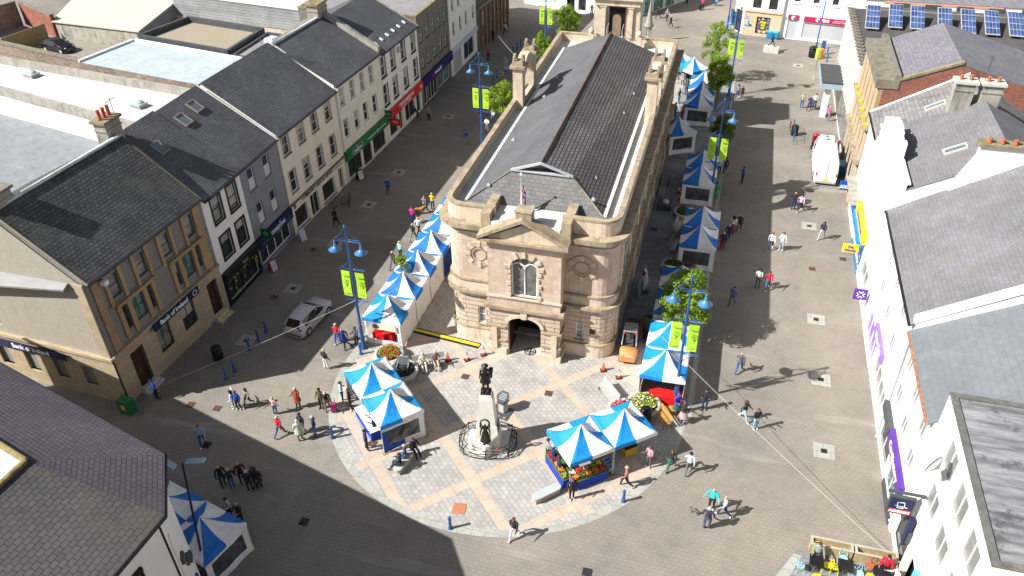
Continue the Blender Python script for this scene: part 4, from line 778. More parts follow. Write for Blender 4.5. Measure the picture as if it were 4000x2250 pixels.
slab(h,F,U(29.0),U(26.9),.0,3.0,-.5,-.4,black,'dark_doorway'); slab(h,F,.05,U(29.1),2.4,3.2,0,.22,dgrey,'shop_fascia'); b=MB(); F.bar(b,U(26.95),U(22.8),0,.5,0,.12); F.bar(b,U(26.95),U(22.8),2.6,3.25,0,.25); F.bar(b,U(26.95),U(26.7),.5,2.6,0,.15); b.build('light_blue_shopfront',skyblue,h)
b=MB()
for k in range(18): a,c_=2*PI*k/18,2*PI*(k+1)/18; f=lambda t_,r_:F.pt(U(25.9)+r_*math.cos(t_),1.6+r_*math.sin(t_),-.1); b.poly([f(a,.3),f(a,.42),f(c_,.42),f(c_,.3)])
b.build('round_window_emblem',white_p,h)
b=MB(); F.bar(b,U(29.55),U(29.4),4.1,5.3,.35,1.55); F.bar(b,U(29.55),U(29.42),5.5,5.6,.0,1.7); ps=b.build('projecting_sign',dgrey,h)
pn=MB(); pn.ob(F.pt(U(29.38),4.2,.42),F.d*.02,Z3*1.0,F.n*1.05); pn.build('sign_panel',navy,ps); text('ACHESON',.2,white_p,slab(ps,F,U(29.38),U(29.35),4.2,4.48,.42,1.47,red,'sign_band'),F.pt(U(29.35),4.34,.95),-F.n,Z3,bold=.01)
b=MB(); o=F.pt(U(29.35),4.62,.95)
for p,q in (((-.2,.35),(.12,.38)),((-.2,.35),(-.16,.1)),((.12,.38),(.16,.12)),((-.28,.12),(.3,.05)),((-.15,-.02),(.12,-.02)),((-.15,-.02),(-.12,.1)),((.12,-.02),(.12,.1))): b.tube([o-F.n*p[0]+Z3*p[1],o-F.n*q[0]+Z3*q[1]],.018,4)
b.build('chair_emblem',white_p,ps)
b=MB(); b.lathe([(.02,0),(.5,.25),(.52,.3),(.02,.3)],0,0,14); d_=b.build('satellite_dish',lgrey,h,local=True); d_.rotation_euler=(0,rad(-65),rad(-30)); d_.location=F.pt(U(28.0),9.0,.6)-F.A
b=MB(); F.bar(b,U(29.5),U(29.15),2.2,4.0,.1,.32); b.build('banner_sign_dark_blue',navy,h)
F=rF(22.3,14,13.3); h=flatb('salmon_building','salmon-pink rendered building with buff coping cut off by the bottom right corner',F,10.9,12,salmon,salmon,[],cop=P('buff_coping',(.4,.3,.18),.95,var=.2,sc_=3),par_h=.3)
# R2
F=rF(39.1,31.7); U=F.uy
ops=[(U(y)-.5,U(y)+.5,6.15,7.5,'pair') for y in (38.0,35.5,33.)]+[(U(y)-.5,U(y)+.5,3.8,5.1,'pair') for y in (38.0,35.5,33.)]+[(U(38.8),U(36.0),.4,2.4,2,dict(gl=glasssh)),(U(35.2),U(32.2),.5,2.3,3,dict(gl=glassg))]
h=house('blue_slate_terrace','white building with smooth blue-grey slate roof and rust-edged gutter, purple card shop below',F,8.35,7.4,12.6,white_r,slateblue,ops,win=dict(frame=white_p,gl=P('grey_lit_glass',(.2,.21,.2),.2),sill=white_p,depth=.08,fw=.05),gut=P('rusty_gutter',(.35,.17,.1),.8,var=.4,sc_=6))
s_=slab(h,F,U(36.4),U(31.9),2.5,3.3,0,.28,purple,'fascia_sign'); text('Cardfactory',.62,P('cream_letters',(.75,.68,.45),.5),s_,F.pt(U(34.2),2.9,.28),F.d,Z3,bold=.02)
slab(h,F,.1,U(36.5),2.5,3.1,0,.3,dgrey,'grey_fascia'); pipe(h,F,.15,0,8,lgrey); slab(h,F,U(35.2),U(32.2),.0,.5,0,.1,dgrey,'stall_riser')
# R3
F=rF(52.2,39.25); U=F.uy
ops=[(U(y),U(y)+1.0,z0,z0+1.35,'pair',dict(gl=MT['grey_lit_glass'],depth=.08,fw=.05)) for y in (49.0,45.9,42.9) for z0 in (6.55,4.05)]+[(U(49.7),U(45.4),.3,2.35,4,dict(gl=P('purple_window_film',(.22,.12,.45),.3,var=.4,sc_=1.2))),(U(44.8),U(40.2),.4,2.35,4,dict(gl=glass2))]
h=house('white_bank_building','large white building with wide grey slate roof and purple bank signs',F,8.65,7.2,13.2,white_r,slateg,ops,win=dict(frame=white_p,gl=glass2,sill=white_p))
s_=slab(h,F,U(46.3),U(42.75),2.65,3.35,0,.2,P('lilac_sign',(.26,.16,.5),.5),'fascia_sign'); text('Ulster Bank',.5,white_p,s_,F.pt(U(44.4),3.0,.2),F.d,Z3,bold=.015)
b=MB(); F.bar(b,U(50.9),U(50.75),1.9,2.75,.2,1.1); ps=b.build('projecting_sign',purple,h)
b=MB(); o=F.pt(U(50.75),2.33,.65)
for k in range(4):
    for e_ in (-.09,.09):
        a=PI/2*k+PI/4; c_=Vector(-F.n)*math.cos(a)+Z3*math.sin(a); p_=Vector(-F.n)*-math.sin(a)+Z3*math.cos(a); b.ob(o+c_*.1+p_*(e_-.03)+F.d*.001,c_*.2,p_*.06,F.d*.012)
b.build('bank_emblem',white_p,ps)
verge(h,F,F.L-.2,8.65,7.2,13.2,white_p,.45,.35,o=.1)
# R4 white ornate
F=rF(62.3,52.3); U=F.uy
ops=[(U(y)-.45,U(y)+.45,z0,z1,'sash',dict(gl=glass2)) for y in (61.0,59.3,57.6,55.9,54.2) for z0,z1 in ((7.2,9.1),(4.2,6.2))]+[(U(62.0),U(57.0),.4,2.6,5,dict(gl=glasssh,frame=bluelit)),(U(56.5),U(53.0),.4,2.5,2,dict(gl=glass2))]
h=house('ornate_white_building','dazzling white stucco building with curved gable parapet above a yellow bookshop sign',F,9.75,6.2,13.1,white_p,slateg,ops,win=dict(frame=white_p,gl=glass2,sill=white_p),over=-.6,gut=None)
b=MB(); F.bar(b,U(62.0),U(52.35),9.7,10.5,-.55,.15); F.bar(b,U(62.0),U(52.35),10.5,10.62,-.75,.3)
for k in range(10):  a,c_=PI*k/10,PI*(k+1)/10; yy=58.3; b.ob(F.pt(U(yy)-2.0*math.cos(a),10.6,-.5),F.d*(2.0*(math.cos(a)-math.cos(c_))),Z3*(.35+1.3*math.sin((a+c_)/2)),F.n*.7)
for yy in (60.3,56.3): b.box(12.15,yy,10.3,1.0,.6,1.5)
b.build('gable_parapet',white_p,h)
b=MB()
for k in range(7): u=U(62)+k*1.55; F.bar(b,u-.12,u+.12,4,9.6,0,.14); 
for k in range(13): u=U(62)+.3+k*.75; F.bar(b,u-.1,u+.1,9.3,9.65,.0,.3)
b.build('stucco_pilasters',white_p,h)
s_=slab(h,F,U(62.6) if False else .02,U(56.7),2.9,3.75,0,.35,yellow,'fascia_sign'); text('The Works.co.uk',.5,purple,s_,F.pt(U(59.5),3.32,.35),F.d,Z3,bold=.01)
b=MB(); F.bar(b,U(57.0),U(56.85),2.0,2.7,.4,1.55); ps=b.build('projecting_sign',yellow,h); text('The\nWorks',.3,purple,ps,F.pt(U(56.85),2.35,.98),-F.n,Z3,bold=.01)
slab(h,F,U(62.0),U(57.0),0,.4,0,.1,bluelit,'blue_stall_riser'); slab(h,F,.0,U(57.2),2.35,2.9,0,.5,P('shop_sky_blue',(.03,.25,.6),.5),'blue_canopy')
b=MB(); b.ob((16.0,51.95,11.2),(3.2,0,0),(0,.65,0),(0,0,2.7)); b.poly([(16.0,51.94,11.2),(16.0,51.94,13.9),(14.9,51.94,11.2)]); b.ob((14.9,51.95,10.6),(4.3,0,0),(0,.6,0),(0,0,.7)); ch=b.build('gable_chimney',white_p,h)
b=MB(); b.ob((15.8,51.8,13.9),(3.6,0,0),(0,1.0,0),(0,0,.2)); b.build('chimney_cap',mosscop,ch)
b=MB()
for k in range(4): b.lathe([(.17,0),(.14,.08),(.13,.26),(.17,.32),(.1,.32)],16.4+k*.75,52.2,8,z0=14.1)
b.build('chimney_pots',clay,ch)
skylight(h,F,U(56.2),3.0,9.75,6.2,13.1,.75,1.5,fr=P('cream_frame',(.6,.56,.45),.7))
# R5 slim
F=rF(67.75,62.35); U=F.uy
ops=[(U(65.1)-.45,U(65.1)+.45,6.9,8.6,'sash'),(U(65.1)-.45,U(65.1)+.45,4.2,5.8,'sash'),(U(67.3),U(63.0),.4,2.3,3,dict(gl=glasssh,frame=bluelit))]
h=house('narrow_white_building','narrow white building under a steep lichened slate roof with two tall chimneys',F,9.25,6.2,12.9,white_r,slatem,ops,win=dict(frame=white_p,gl=glass2))
slab(h,F,.1,F.L-.1,2.2,3.1,0,.45,P('shop_blue',(.02,.13,.5),.5),'fascia_sign'); slab(h,F,.1,F.L-.1,3.1,3.2,0,.8,concrete,'shop_canopy')
b=MB(); F.bar(b,.25,.4,1.9,2.75,.3,1.2); ps=b.build('projecting_sign',P('axa_blue',(.01,.08,.5),.4),h); text('AXA',.42,white_p,ps,F.pt(.4,2.2,.75),-F.n,Z3,bold=.03); b=MB(); b.ob(F.pt(.4,2.35,.62),(.02*F.d),-F.n*.05+Z3*.02,-F.n*.3+Z3*.3) if False else None; b.tube([F.pt(.41,2.38,.72),F.pt(.41,2.68,.38)],.02,4); b.build('sign_slash',red,ps)
for x in (16.6,18.4): chimney(h,x,62.1,11.5,14.3,1.3,.9,concrete,stonelight,[(-.35,0,.34),(.3,0,.36)])
skylight(h,F,U(64.6),3.0,9.25,6.2,12.9,.7,1.5,fr=P('cream_frame',(.6,.56,.45),.7)); verge(h,F,0.1,9.25,6.2,12.9,white_p,.15,.12)
verge(h,F,F.L,9.25,6.2,12.9,mosscop,.35,.2,name='wall_coping')
# R6 brick
F=rF(78.3,67.85); U=F.uy
ops=[(U(y)-.45,U(y)+.45,z0,z1,'sash') for y in (76.9,75.,73.1,71.2,69.3) for z0,z1 in ((8.0,10.),(4.9,6.8))]+[(U(77.5),U(69.0),.3,3.0,5,dict(gl=glasssh))]
r=house('red_brick_building','red-brick building with buff stone bands, wide parapet and lilac slate roof',F,11.2,5.6,13.6,quoin,slatel,ops,win=dict(frame=white_p,gl=glass),back=14,over=-1.4,gut=None)
gb=MB(); F_=F; gb.poly([F.pt(F.L+.02,5,-.3),F.pt(F.L+.02,5,-14),F.pt(F.L+.02,11.2,-14),F.pt(F.L+.02,13.5,-5.6),F.pt(F.L+.02,11.2,-.3)]); gb.build('brick_gable',brick,r)
b=MB(); F.bar(b,0,F.L+.1,11.2,11.9,-1.4,.35); F.bar(b,0,F.L+.05,11.9,12.35,-1.4,-.9); b.build('stone_parapet',darkcon,r)
b=MB()
for k in range(6): u=.5+k*1.88; F.bar(b,u-.12,u+.12,0.3,11.2,0,.15)
b.build('stone_pilasters',P('pale_sandstone',(.56,.46,.34),.85,var=.1),r)
b=MB(); 
for z in (7.4,4.2): F.bar(b,0,F.L,z,z+.25,0,.5)
b.build('stone_cornice',sandw,r)
b=MB()
for k in range(6): F.bar(b,.9+k*1.7,1.7+k*1.7,7.65,7.72,.1,.45)
b.build('yellow_lichen_patch',P('yellow_lichen',(.5,.38,.03),.9,var=.3),r)
verge(r,F,F.L-.1,11.3,5.6,13.6,mosscop,.4,.2,o=-1.4)
# R7 long white with solar panels
F=rF(96.5,78.4,12.0); U=F.uy
ops=[]
r=flatb('long_white_building','long white concrete-finned building with projecting eaves brackets and solar panels on its dark roof',F,9.3,19,white_r,flatdk,[],cop=None)
b=MB()
for k in range(19): u=.3+k*.98; F.bar(b,u-.13,u+.13,3.6,9.2,0,.22)
b.build('wall_fins',P('concrete_white',(.62,.6,.54),.8,var=.1),r)
b=MB()
for k in range(18): u=.8+k*.98; F.bar(b,u-.33,u+.33,4.2,8.8,0.0,.05)
b.build('window_strips',P('pale_panel',(.52,.52,.5),.6,var=.1),r)
b=MB()
for k in range(19): u=.3+k*.98; F.bar(b,u-.17,u+.17,9.3,9.42,-.35,.4)
b.build('roof_brackets',darkcon,r)
b=MB(); F.bar(b,U(92.8),U(87.2),3.7,4.1,0,2.3); cp=b.build('entrance_canopy',P('dark_canopy',(.06,.06,.065),.8),r); b=MB(); F.bar(b,U(92.85),U(87.15),3.35,3.95,2.3,2.36); F.bar(b,U(87.2),U(87.14),3.35,3.9,0,2.3); b.build('canopy_fascia',P('pale_blue_grey',(.3,.4,.46),.5),cp)

b=MB(); F.bar(b,U(88.2),U(87.6),0,3.6,1.2,1.8); b.build('canopy_column',white_p,cp)
b=MB(); F.bar(b,.5,F.L-.5,.4,3.3,.0,.06); b.build('ground_floor_glazing',glass2,r)
def solar(x,y):
    t=thing('solar_panel','','solar panel',(x,y,9.32),rad(-4),'solar panels on the dark flat roof'); b=MB(); tl=Vector((0,4.4,1.1)); ux=Vector((1.35,0,0)); o=Vector((-.67,-2.2,.25))
    b.ob(o,ux,tl,(0,0,.06)); fr=b.build('panel_frame',lgrey,t,local=True); p=MB()
    for i in range(4):
        for j in range(4): p.poly([o+ux*(.05+i*.24)+tl*(.02+j*.245)+Vector((0,0,.066)),o+ux*(.27+i*.24)+tl*(.02+j*.245)+Vector((0,0,.066)),o+ux*(.27+i*.24)+tl*(.245+j*.245)+Vector((0,0,.066)),o+ux*(.05+i*.24)+tl*(.245+j*.245)+Vector((0,0,.066))])
    p.build('solar_cells',glassy('solar_cell',(.045,.085,.22),.2),t,local=True); s_=MB()
    for sx_ in (-.5,.5): s_.tube([(sx_,2.1,0),(sx_,2.1,1.3)],.03,4); s_.tube([(sx_,-2.1,0),(sx_,-2.1,.3)],.03,4)
    s_.build('support_legs',dgrey,t,local=True); return t
sp=solar(13.6,90.8); sp['label']='solar panel beside the bracketed eaves, first from the street'
for k,x in enumerate((15.9,18.0,20.6,22.8,25.0,27.2,29.4)):
    if k<7: dup(sp,(x,91.6 if k<2 else 91.4,9.32),rad(-4),['second solar panel from the street, next to the eaves one','third solar panel from the street, last before the gap','solar panel just right of the gap, half behind the slate ridge','second solar panel right of the gap','third solar panel right of the gap','fourth solar panel right of the gap','solar panel cut by the right edge of the photo'][k])
# behind right row: clerestory building + flat roofs
F=Fac((24,84),(50,82)); h=flatb('clerestory_building','low white building with strip windows under the solar panel roof at far right',F,8.3,5,white_p,flatdk,[(2+k*2.6,3.6+k*2.6,6.9,7.7,'pair') for k in range(9)],win=dict(frame=white_p,gl=glass),cop=dgrey,par_h=.2)
F=Fac((20,64),(50,62)); h=flatb('rear_flat_building','pale flat-roofed rear extension with roof vents at far right',F,7.2,19.5,concrete,P('pale_flat_roof',(.45,.46,.46),.85,var=.1,sc_=.5),[]); 
for x,y in ((27,80.5),(28.2,80.8),(30,79)): b=MB(); b.lathe([(.3,0),(.15,.1),(.12,1.1),(.25,1.2),(.05,1.4)],x,y,8,z0=7.2); b.build('roof_vent',dgrey,h)
F=Fac((13.5,98.2),(60,98.2)); h=house('far_slate_building','long slate-roofed terrace with small dormers along the top right edge',F,9.9,6,13.2,offwhite_r,slatel,[],over=.1,gut=None); slab(h,F,0,F.L,9.2,9.55,.02,.3,white_p,'eaves_board'); slab(h,F,2,14,9.6,9.8,.02,.32,salmon,'orange_fascia_board')
for k in range(10): slab(h,F,3+k*3.2,4.6+k*3.2,9.3,9.75,.3,.5,dgrey,'dormer_louvre')
# top middle buildings
F=Fac((5.85,113.3),(14.5,112.3)); ops=[(1.1+k*2.35,1.95+k*2.35,4.9,6.9,'sash') for k in range(4)]+[(.75,2.0,.05,2.6,None),(2.75,8.3,.35,2.35,None)]
h=house('probation_office_building','pale blue-white rendered office with crimson sign boards over grey roller shutters',F,9,5,12.5,P('pale_blue_render',(.62,.67,.72),.8,var=.04),slate,ops,win=dict(frame=white_p,gl=glass))
slab(h,F,.75,2.0,.05,2.6,-.18,-.1,lgrey,'roller_shutter'); slab(h,F,2.75,8.3,.35,2.35,-.18,-.1,lgrey,'roller_shutter')
crim=P('crimson_board',(.38,.02,.08),.5,var=.05); s_=slab(h,F,2.75,8.3,2.5,3.2,0,.12,crim,'fascia_sign'); text('PBNI',.48,white_p,s_,F.pt(5.4,2.85,.12),F.d,Z3,bold=.02); text('Probation Board\nfor Northern Ireland',.2,white_p,s_,F.pt(7.2,2.87,.12),F.d,Z3)
s2=slab(h,F,.7,2.05,2.65,3.25,0,.12,crim,'door_sign')
for sx_,par in ((4.45,s_),(1.35,s2)):
    b=MB(); o=F.pt(sx_,2.9,.13); b.lathe([(.25,0),(.25,.01)],0,0,14); e=b.build('round_logo',white_p,par,local=True); e.rotation_euler=(PI/2,0,math.atan2(F.d.y,F.d.x)); e.location=o-wloc(par)
    b=MB(); b.lathe([(.12,0),(.12,.012)],0,0,12); e2=b.build('logo_centre',green_s,par,local=True); e2.rotation_euler=e.rotation_euler; e2.location=F.pt(sx_+.1,2.85,.145)-wloc(par)
for o in ops[:4]: b=MB(); e=.22; F.bar(b,o[0]-e,o[0],o[2]-e,o[3]+e,-.01,.05); F.bar(b,o[1],o[1]+e,o[2]-e,o[3]+e,-.01,.05); F.bar(b,o[0],o[1],o[3],o[3]+e,-.01,.05); F.bar(b,o[0]-.05,o[1]+.05,o[2]-e,o[2],-.01,.1); b.build('window_surround',white_p,h)
F=Fac((.9,113.8),(5.8,113.0)); ops=[(.9,2.0,3.7,6.5,'sash'),(3.0,4.1,3.7,6.5,'sash'),(1.7,3.5,.4,2.6,None)]
h=house('tan_corner_shop','cream shop with tan stone ground floor and flowery window on a chamfered corner',F,8.5,5,12,cream_r,slate,ops,win=dict(frame=black,gl=glass))
wallmesh(Fac(F.pt(0,0,.06)[:2],F.pt(F.L,0,.06)[:2]),0,3.2,[(1.7,3.5,.4,2.6)],depth=.3,mb=(b:=MB())); F.bar(b,0,F.L,3.2,3.4,0,.2); b.build('stone_ground_floor',P('tan_stone',(.55,.42,.28),.8,var=.08),h)
pp=slab(h,F,1.7,3.5,.4,2.6,-.24,-.15,dgrey,'poster_window'); 
cols=[P('poster_pink',(.7,.1,.3),.5),P('poster_orange',(.8,.35,.02),.5),P('poster_teal',(.02,.35,.4),.5),white_p]
for mi_ in range(4):
    b=MB()
    for k in range(3):
        u_,z=[(1.95,.8),(3.2,1.9),(2.0,1.7),(3.2,.8),(2.6,.65),(1.95,2.2),(3.25,1.3),(1.95,1.25),(3.25,2.3),(2.5,2.35),(2.9,.6),(2.25,.6)][mi_*3+k]
        for q in range(7): a=2*PI*q/7; b.poly([F.pt(u_,z,-.14+.004*mi_),F.pt(u_+.17*math.cos(a),z+.17*math.sin(a),-.14+.004*mi_),F.pt(u_+.17*math.cos(a+.7),z+.17*math.sin(a+.7),-.14+.004*mi_)])
    b.build('poster_flowers',cols[mi_],pp)
text('Mum\nand\nme',.36,yellow,pp,F.pt(2.6,1.5,-.14),F.d,Z3,bold=.03)
F=Fac((-.4,115.8),(.88,113.82)); flatb('chamfered_shop_entrance','glazed corner entrance beside the flowery shop window',F,8.5,3,cream_r,flatg,[(.4,1.9,.05,3.0,'pair')],win=dict(frame=black,gl=glass))
F=Fac((-.45,130),(-.45,115.9)); flatb('far_street_building','cream building side running away up the far street',F,8.5,6,cream_r,flatg,[(2+k*3,3+k*3,4,6,'sash') for k in range(4)],win=dict(frame=white_p,gl=glass))
F=Fac((-32.,121.3),(-19.6,117.)); ops=[(1.2,6.0,.6,2.7,3,dict(gl=P('bright_shop_window',(.45,.5,.48),.3,var=.5,sc_=2))),(7.6,9.0,0.05,3.0,None),(9.6,10.9,.4,2.8,1)]
h=flatb('top_white_shop','white shop at the top edge with lit display window and open black doorway',F,9,8,white_r,flatg,ops,win=dict(frame=white_p,gl=glasssh)); slab(h,F,7.6,9.0,.05,3.0,-.5,-.4,black,'open_doorway')  # black panel stands in for the unlit inside of the doorway
F=Fac((-13.9,118.2),(-8.,128.)); flatb('top_grey_shop','pale grey shop with tall glazed bays right of the clock tower',F,8,8,P('pale_grey_render',(.5,.53,.56),.8,var=.05),flatg,[(1.2,2.6,.1,3,1),(3.4,5.6,.1,3,2),(6.2,8.4,.1,3,2)],win=dict(frame=dgrey,gl=glassg))
F=Fac((-19.5,117),(-14.,118.)); flatb('top_stone_shop','grey shop wall behind the clock tower at the top edge',F,8,8,concrete,flatg,[])
# gothic spire memorial
t=thing('gothic_memorial','pale stone gothic pinnacle memorial on a white pedestal right of the clock tower','memorial',(-11.2,107.6,0))
b=MB(); b.lathe([(.62,0),(.6,.25),(.35,.35),(.3,1.1),(.38,1.2),(.38,2.0),(.5,2.1)],-11.2,107.6,8); b.build('pedestal',memst,t)
b=MB(); 
for k in range(4): a=PI/4+PI/2*k; b.box(-11.2+.42*math.cos(a),107.6+.42*math.sin(a),1.0,.16,.16,1.2); b.lathe([(.12,0),(.02,.6)],-11.2+.45*math.cos(a),107.6+.45*math.sin(a),5,z0=2.2)
b.lathe([(.62,0),(.6,.2),(.35,.9),(.2,2.2),(.06,3.4),(.0,3.5)],-11.2,107.6,8,z0=2.1); b.build('spire',concrete,t)
# ---------------- rear left roofs ----------------
def slabb(name,label,pts,z0,z1,wm,rm,par=None,parap=None,ph=.5,pw=.35,cat='building'):
    t=thing(name,label,cat,(pts[0][0],pts[0][1],0)); b=MB(); n=len(pts)
    for k in range(n): a,c_=pts[k],pts[(k+1)%n]; b.poly([(a[0],a[1],z0),(c_[0],c_[1],z0),(c_[0],c_[1],z1),(a[0],a[1],z1)])
    b.build('wall',wm,t); b=MB(); b.poly([(p[0],p[1],z1-.01) for p in pts]); b.build('roof',rm,t)
    if parap:
        b=MB(); cx=sum(p[0] for p in pts)/n; cy=sum(p[1] for p in pts)/n
        for k in range(n):
            a=Vector((pts[k][0],pts[k][1],0)); c_=Vector((pts[(k+1)%n][0],pts[(k+1)%n][1],0)); d=(c_-a).normalized(); q=Vector((-d.y,d.x,0)); q=q if q.dot(Vector((cx,cy,0))-a)>0 else -q
            b.ob(a-q*.05+Z3*(z1-.1),c_-a,q*pw,Z3*(ph+.1+.004*k))
        b.build('parapet',parap,t)
    return t
Z7=7.0
big=slabb('large_white_roof_building','long flat-roofed rear building covered in bright white membrane',[(-84,60.2),(-40.3,50.2),(-40.3,58.9),(-84,64.6)],0,8.0,offwhite_r,whiteroof,parap=concrete,ph=.75)
for x,y,l in ((-66.2,60.6,'domed roof light at the left end of the white roof'),(-51.,56.6,'domed roof light nearer the chimney on the white roof')):
    t=thing('roof_light_dome',l,'roof light',(x,y,8),rad(-12),'domed roof lights on the white roof'); b=MB(); b.box(0,0,0,1.3,.95,.3); b.build('kerb',grey,t,local=True); b=MB(); b.prism([(-.65,-.48),(.65,-.48),(.65,.48),(-.65,.48)],.3,.4); b.sph((0,0,.36),.68,12,sc3=(.88,.64,.42)); b.build('dome',P('dome_plastic',(.42,.5,.48),.3,spec=.5),t,local=True)
mid=slabb('pale_blue_roof_building','flat-roofed rear building with pale blue-white roof and bright edge trim',[(-64,64.6),(-40,60.7),(-40,67.8),(-62.7,71.8)],0,8.2,rubble,palroof)
b=MB(); 
for p,q in (((-40,67.8),(-62.7,71.8)),((-62.7,71.8),(-64,64.6))): p=Vector((*p,8.2)); q=Vector((*q,8.2)); d=(q-p).normalized(); nn=Vector((-d.y,d.x,0)); b.ob(p,q-p,nn*.25,Z3*.22)
b.build('roof_edge_trim',white_p,mid)
grv=slabb('gravel_roof_building','rear building with gravel roof and grey coping',[(-62.6,72.4),(-50.2,70.2),(-50.2,77.6),(-61,79.5)],0,8.0,concrete,gravel,parap=dgrey,ph=.6)
slabb('grey_flat_roof_building','flat grey roof carrying square roof lights behind the pale terrace',[(-49.8,70.1),(-40.2,68.4),(-40.2,75.9),(-49.8,77.5)],0,8.0,concrete,flatg,parap=dgrey,ph=.2)
for k,(x,y) in enumerate(((-46.4,70.9),(-47.8,75.),(-45.6,73.6),(-43.9,75.0))):
    t=thing('square_roof_light',['white square roof light nearest the camera, behind the cream ridge','white square roof light, leftmost of the rear three','white square roof light in the middle of the rear three','white square roof light, rightmost of the rear three'][k],'roof light',(x,y,8.02),rad(-15),'square roof lights behind the terraces'); b=MB(); b.box(0,0,0,1.2,1.2,.45); b.build('kerb',white_p,t,local=True); b=MB(); b.box(0,0,.45,1.0,1.0,.1); b.build('light_panel',palroof,t,local=True)
# industrial shed
t=thing('industrial_shed','low shed with pale ribbed roof at top left','shed',(-83,83,0)); b=MB(); roofslab(b,(-84.5,83.2,5.25),(-70.8,82.2,5.25),(-72.2,93.5,6.1),(-90,98,6.3),.15); b.build('roof',metalroof,t)
b=MB(); b.poly([(-84.3,83.4,0),(-71,82.4,0),(-71,82.4,5.1),(-84.3,83.4,5.1)]); b.build('wall',P('streaked_concrete',(.4,.37,.31),.9,var=.12,stain=(.16,.15,.14),stlo=.5,sthi=.7),t)
b=MB(); b.poly([(-70.95,82.4,2),(-72.3,93.4,2),(-72.3,93.4,5.95),(-70.95,82.4,5.1)][::-1]); b.build('cladding',corr,t)
t=thing('grey_clad_warehouse','grey streaked metal-clad warehouse wall with white roof edge at the top','warehouse',(-60,90,0)); b=MB(); wallmesh(Fac((-71.8,91.2),(-44,87.2)),4.6,7.2,[],mb=b); b.build('cladding',bricks('ribbed_cladding',(.42,.43,.43),(.33,.34,.35),(.15,.15,.16),40,.35,.02,.7,var2=.3),t)
b=MB(); wallmesh(Fac((-71.8,91.),(-44,87.)),0,4.6,[],mb=b); b.build('concrete_base',P('cream_concrete',(.5,.45,.36),.9,var=.12,stain=(.3,.27,.22)),t); b=MB(); b.poly([(-71.8,91.1,7.25),(-44,87.1,7.25),(-44,97,7.6),(-73,101,7.6)]); b.build('roof',whiteroof,t); b=MB(); b.poly([(-44,87,0),(-44,97,0),(-44,97,7.6),(-44,87.1,7.25)]); b.build('end_wall',concrete,t)
b=MB(); b.prism([(-73,79.6),(-41,76.2),(-41,88),(-73,92)],0,2.5); struct('service_yard',b,flatg)
slabb('grey_roof_block','mottled grey flat-roofed block behind the brown office at the top',[(-47,78.2),(-40,76.6),(-40,89),(-43.9,90)],0,9.0,concrete,P('mottled_flat_roof',(.25,.25,.21),.9,var=.15,sc_=.7,stain=(.16,.18,.15),stlo=.48,sthi=.6),parap=None)
slabb('lower_grey_roof_building','grey pitched rear roofs below the white roof at the left edge',[(-72,38.3),(-48.2,38),(-41.5,41.5),(-40.5,49.8),(-80,58.4)],0,6.3,concrete,P('smooth_grey_slates',(.24,.26,.28),.7,var=.1,sc_=.8,stain=(.18,.19,.2)),parap=None)
slabb('pink_rendered_building','small pink rendered block at the left edge',[(-54.5,33.4),(-50.2,32.8),(-49.9,35.8),(-54.5,36.6)],0,10.2,P('pink_render',(.52,.2,.22),.85,var=.08),darkcon,parap=None)
slabb('side_street_bank_annexe','buff stone and render annexe of the bank along the side street',[(-66,31.2),(-48,30.8),(-48,37.5),(-66,38)],0,8.6,bank_side,flatg)
# yard walls, fence
def lw(name,label,p,q,h,mat,th=.4,z0=0,cap=darkcon,cat='wall'):
    p=Vector((*p,z0));q=Vector((*q,z0)); d=(q-p).normalized(); n=Vector((-d.y,d.x,0)); t=thing(name,label,cat,p); b=MB(); b.ob(p,q-p,n*th,Z3*h); b.build('wall_face',mat,t); b=MB(); b.ob(p-n*.06+Z3*h,q-p,n*(th+.12),Z3*.15); b.build('coping',cap,t)
YZ=3.0
lw('rubble_yard_wall','long rubble-stone wall between the white roof and the car yard',(-86,71.8),(-64.2,67.0),3.9,rubble,.6,YZ)
lw('brick_yard_wall','patchy red-brick wall with whitewashed edge behind the parked black car',(-93,87.2),(-84.5,83.2),2.9,brick,.5,YZ); lw('dark_yard_wall','dark shaded wall at the left end of the car yard',(-95,80.),(-93.2,87),3.0,rubble,.5,YZ)
t=thing('timber_fence','yellow-brown timber board fence in the car yard','fence',(-84.5,75.,YZ)); b=MB()
for k in range(26): p=Vector((-86.2,76.4,YZ)).lerp(Vector((-85.2,82.5,YZ)),k/26); b.ob(p,(.1,.28,0),(.05,0,0),(0,0,2.1))
b.build('boards',timber,t)
slabb('yard_deck','paved car yard deck behind the rubble wall',[(-95,70),(-63.8,66),(-63.5,79.5),(-84,86),(-95,90)],0,YZ,concrete,flatg) if False else None
b=MB(); b.prism([(-96,71.5),(-64.2,66.9),(-62.8,72.2),(-61,79.5),(-72,82.2),(-84.3,83.3),(-96,88)],.0,YZ); struct('car_yard',b,P('yard_tarmac',(.25,.235,.2),.9,var=.1,sc_=.7))
b=MB()
for k in range(4): b.ob((-80.5+k*3.4,74.2-k*.9,YZ+.004),(.12,0,0),(1.2,4.2,0),(0,0,.004))
struct('parking_lines',b,white_p)

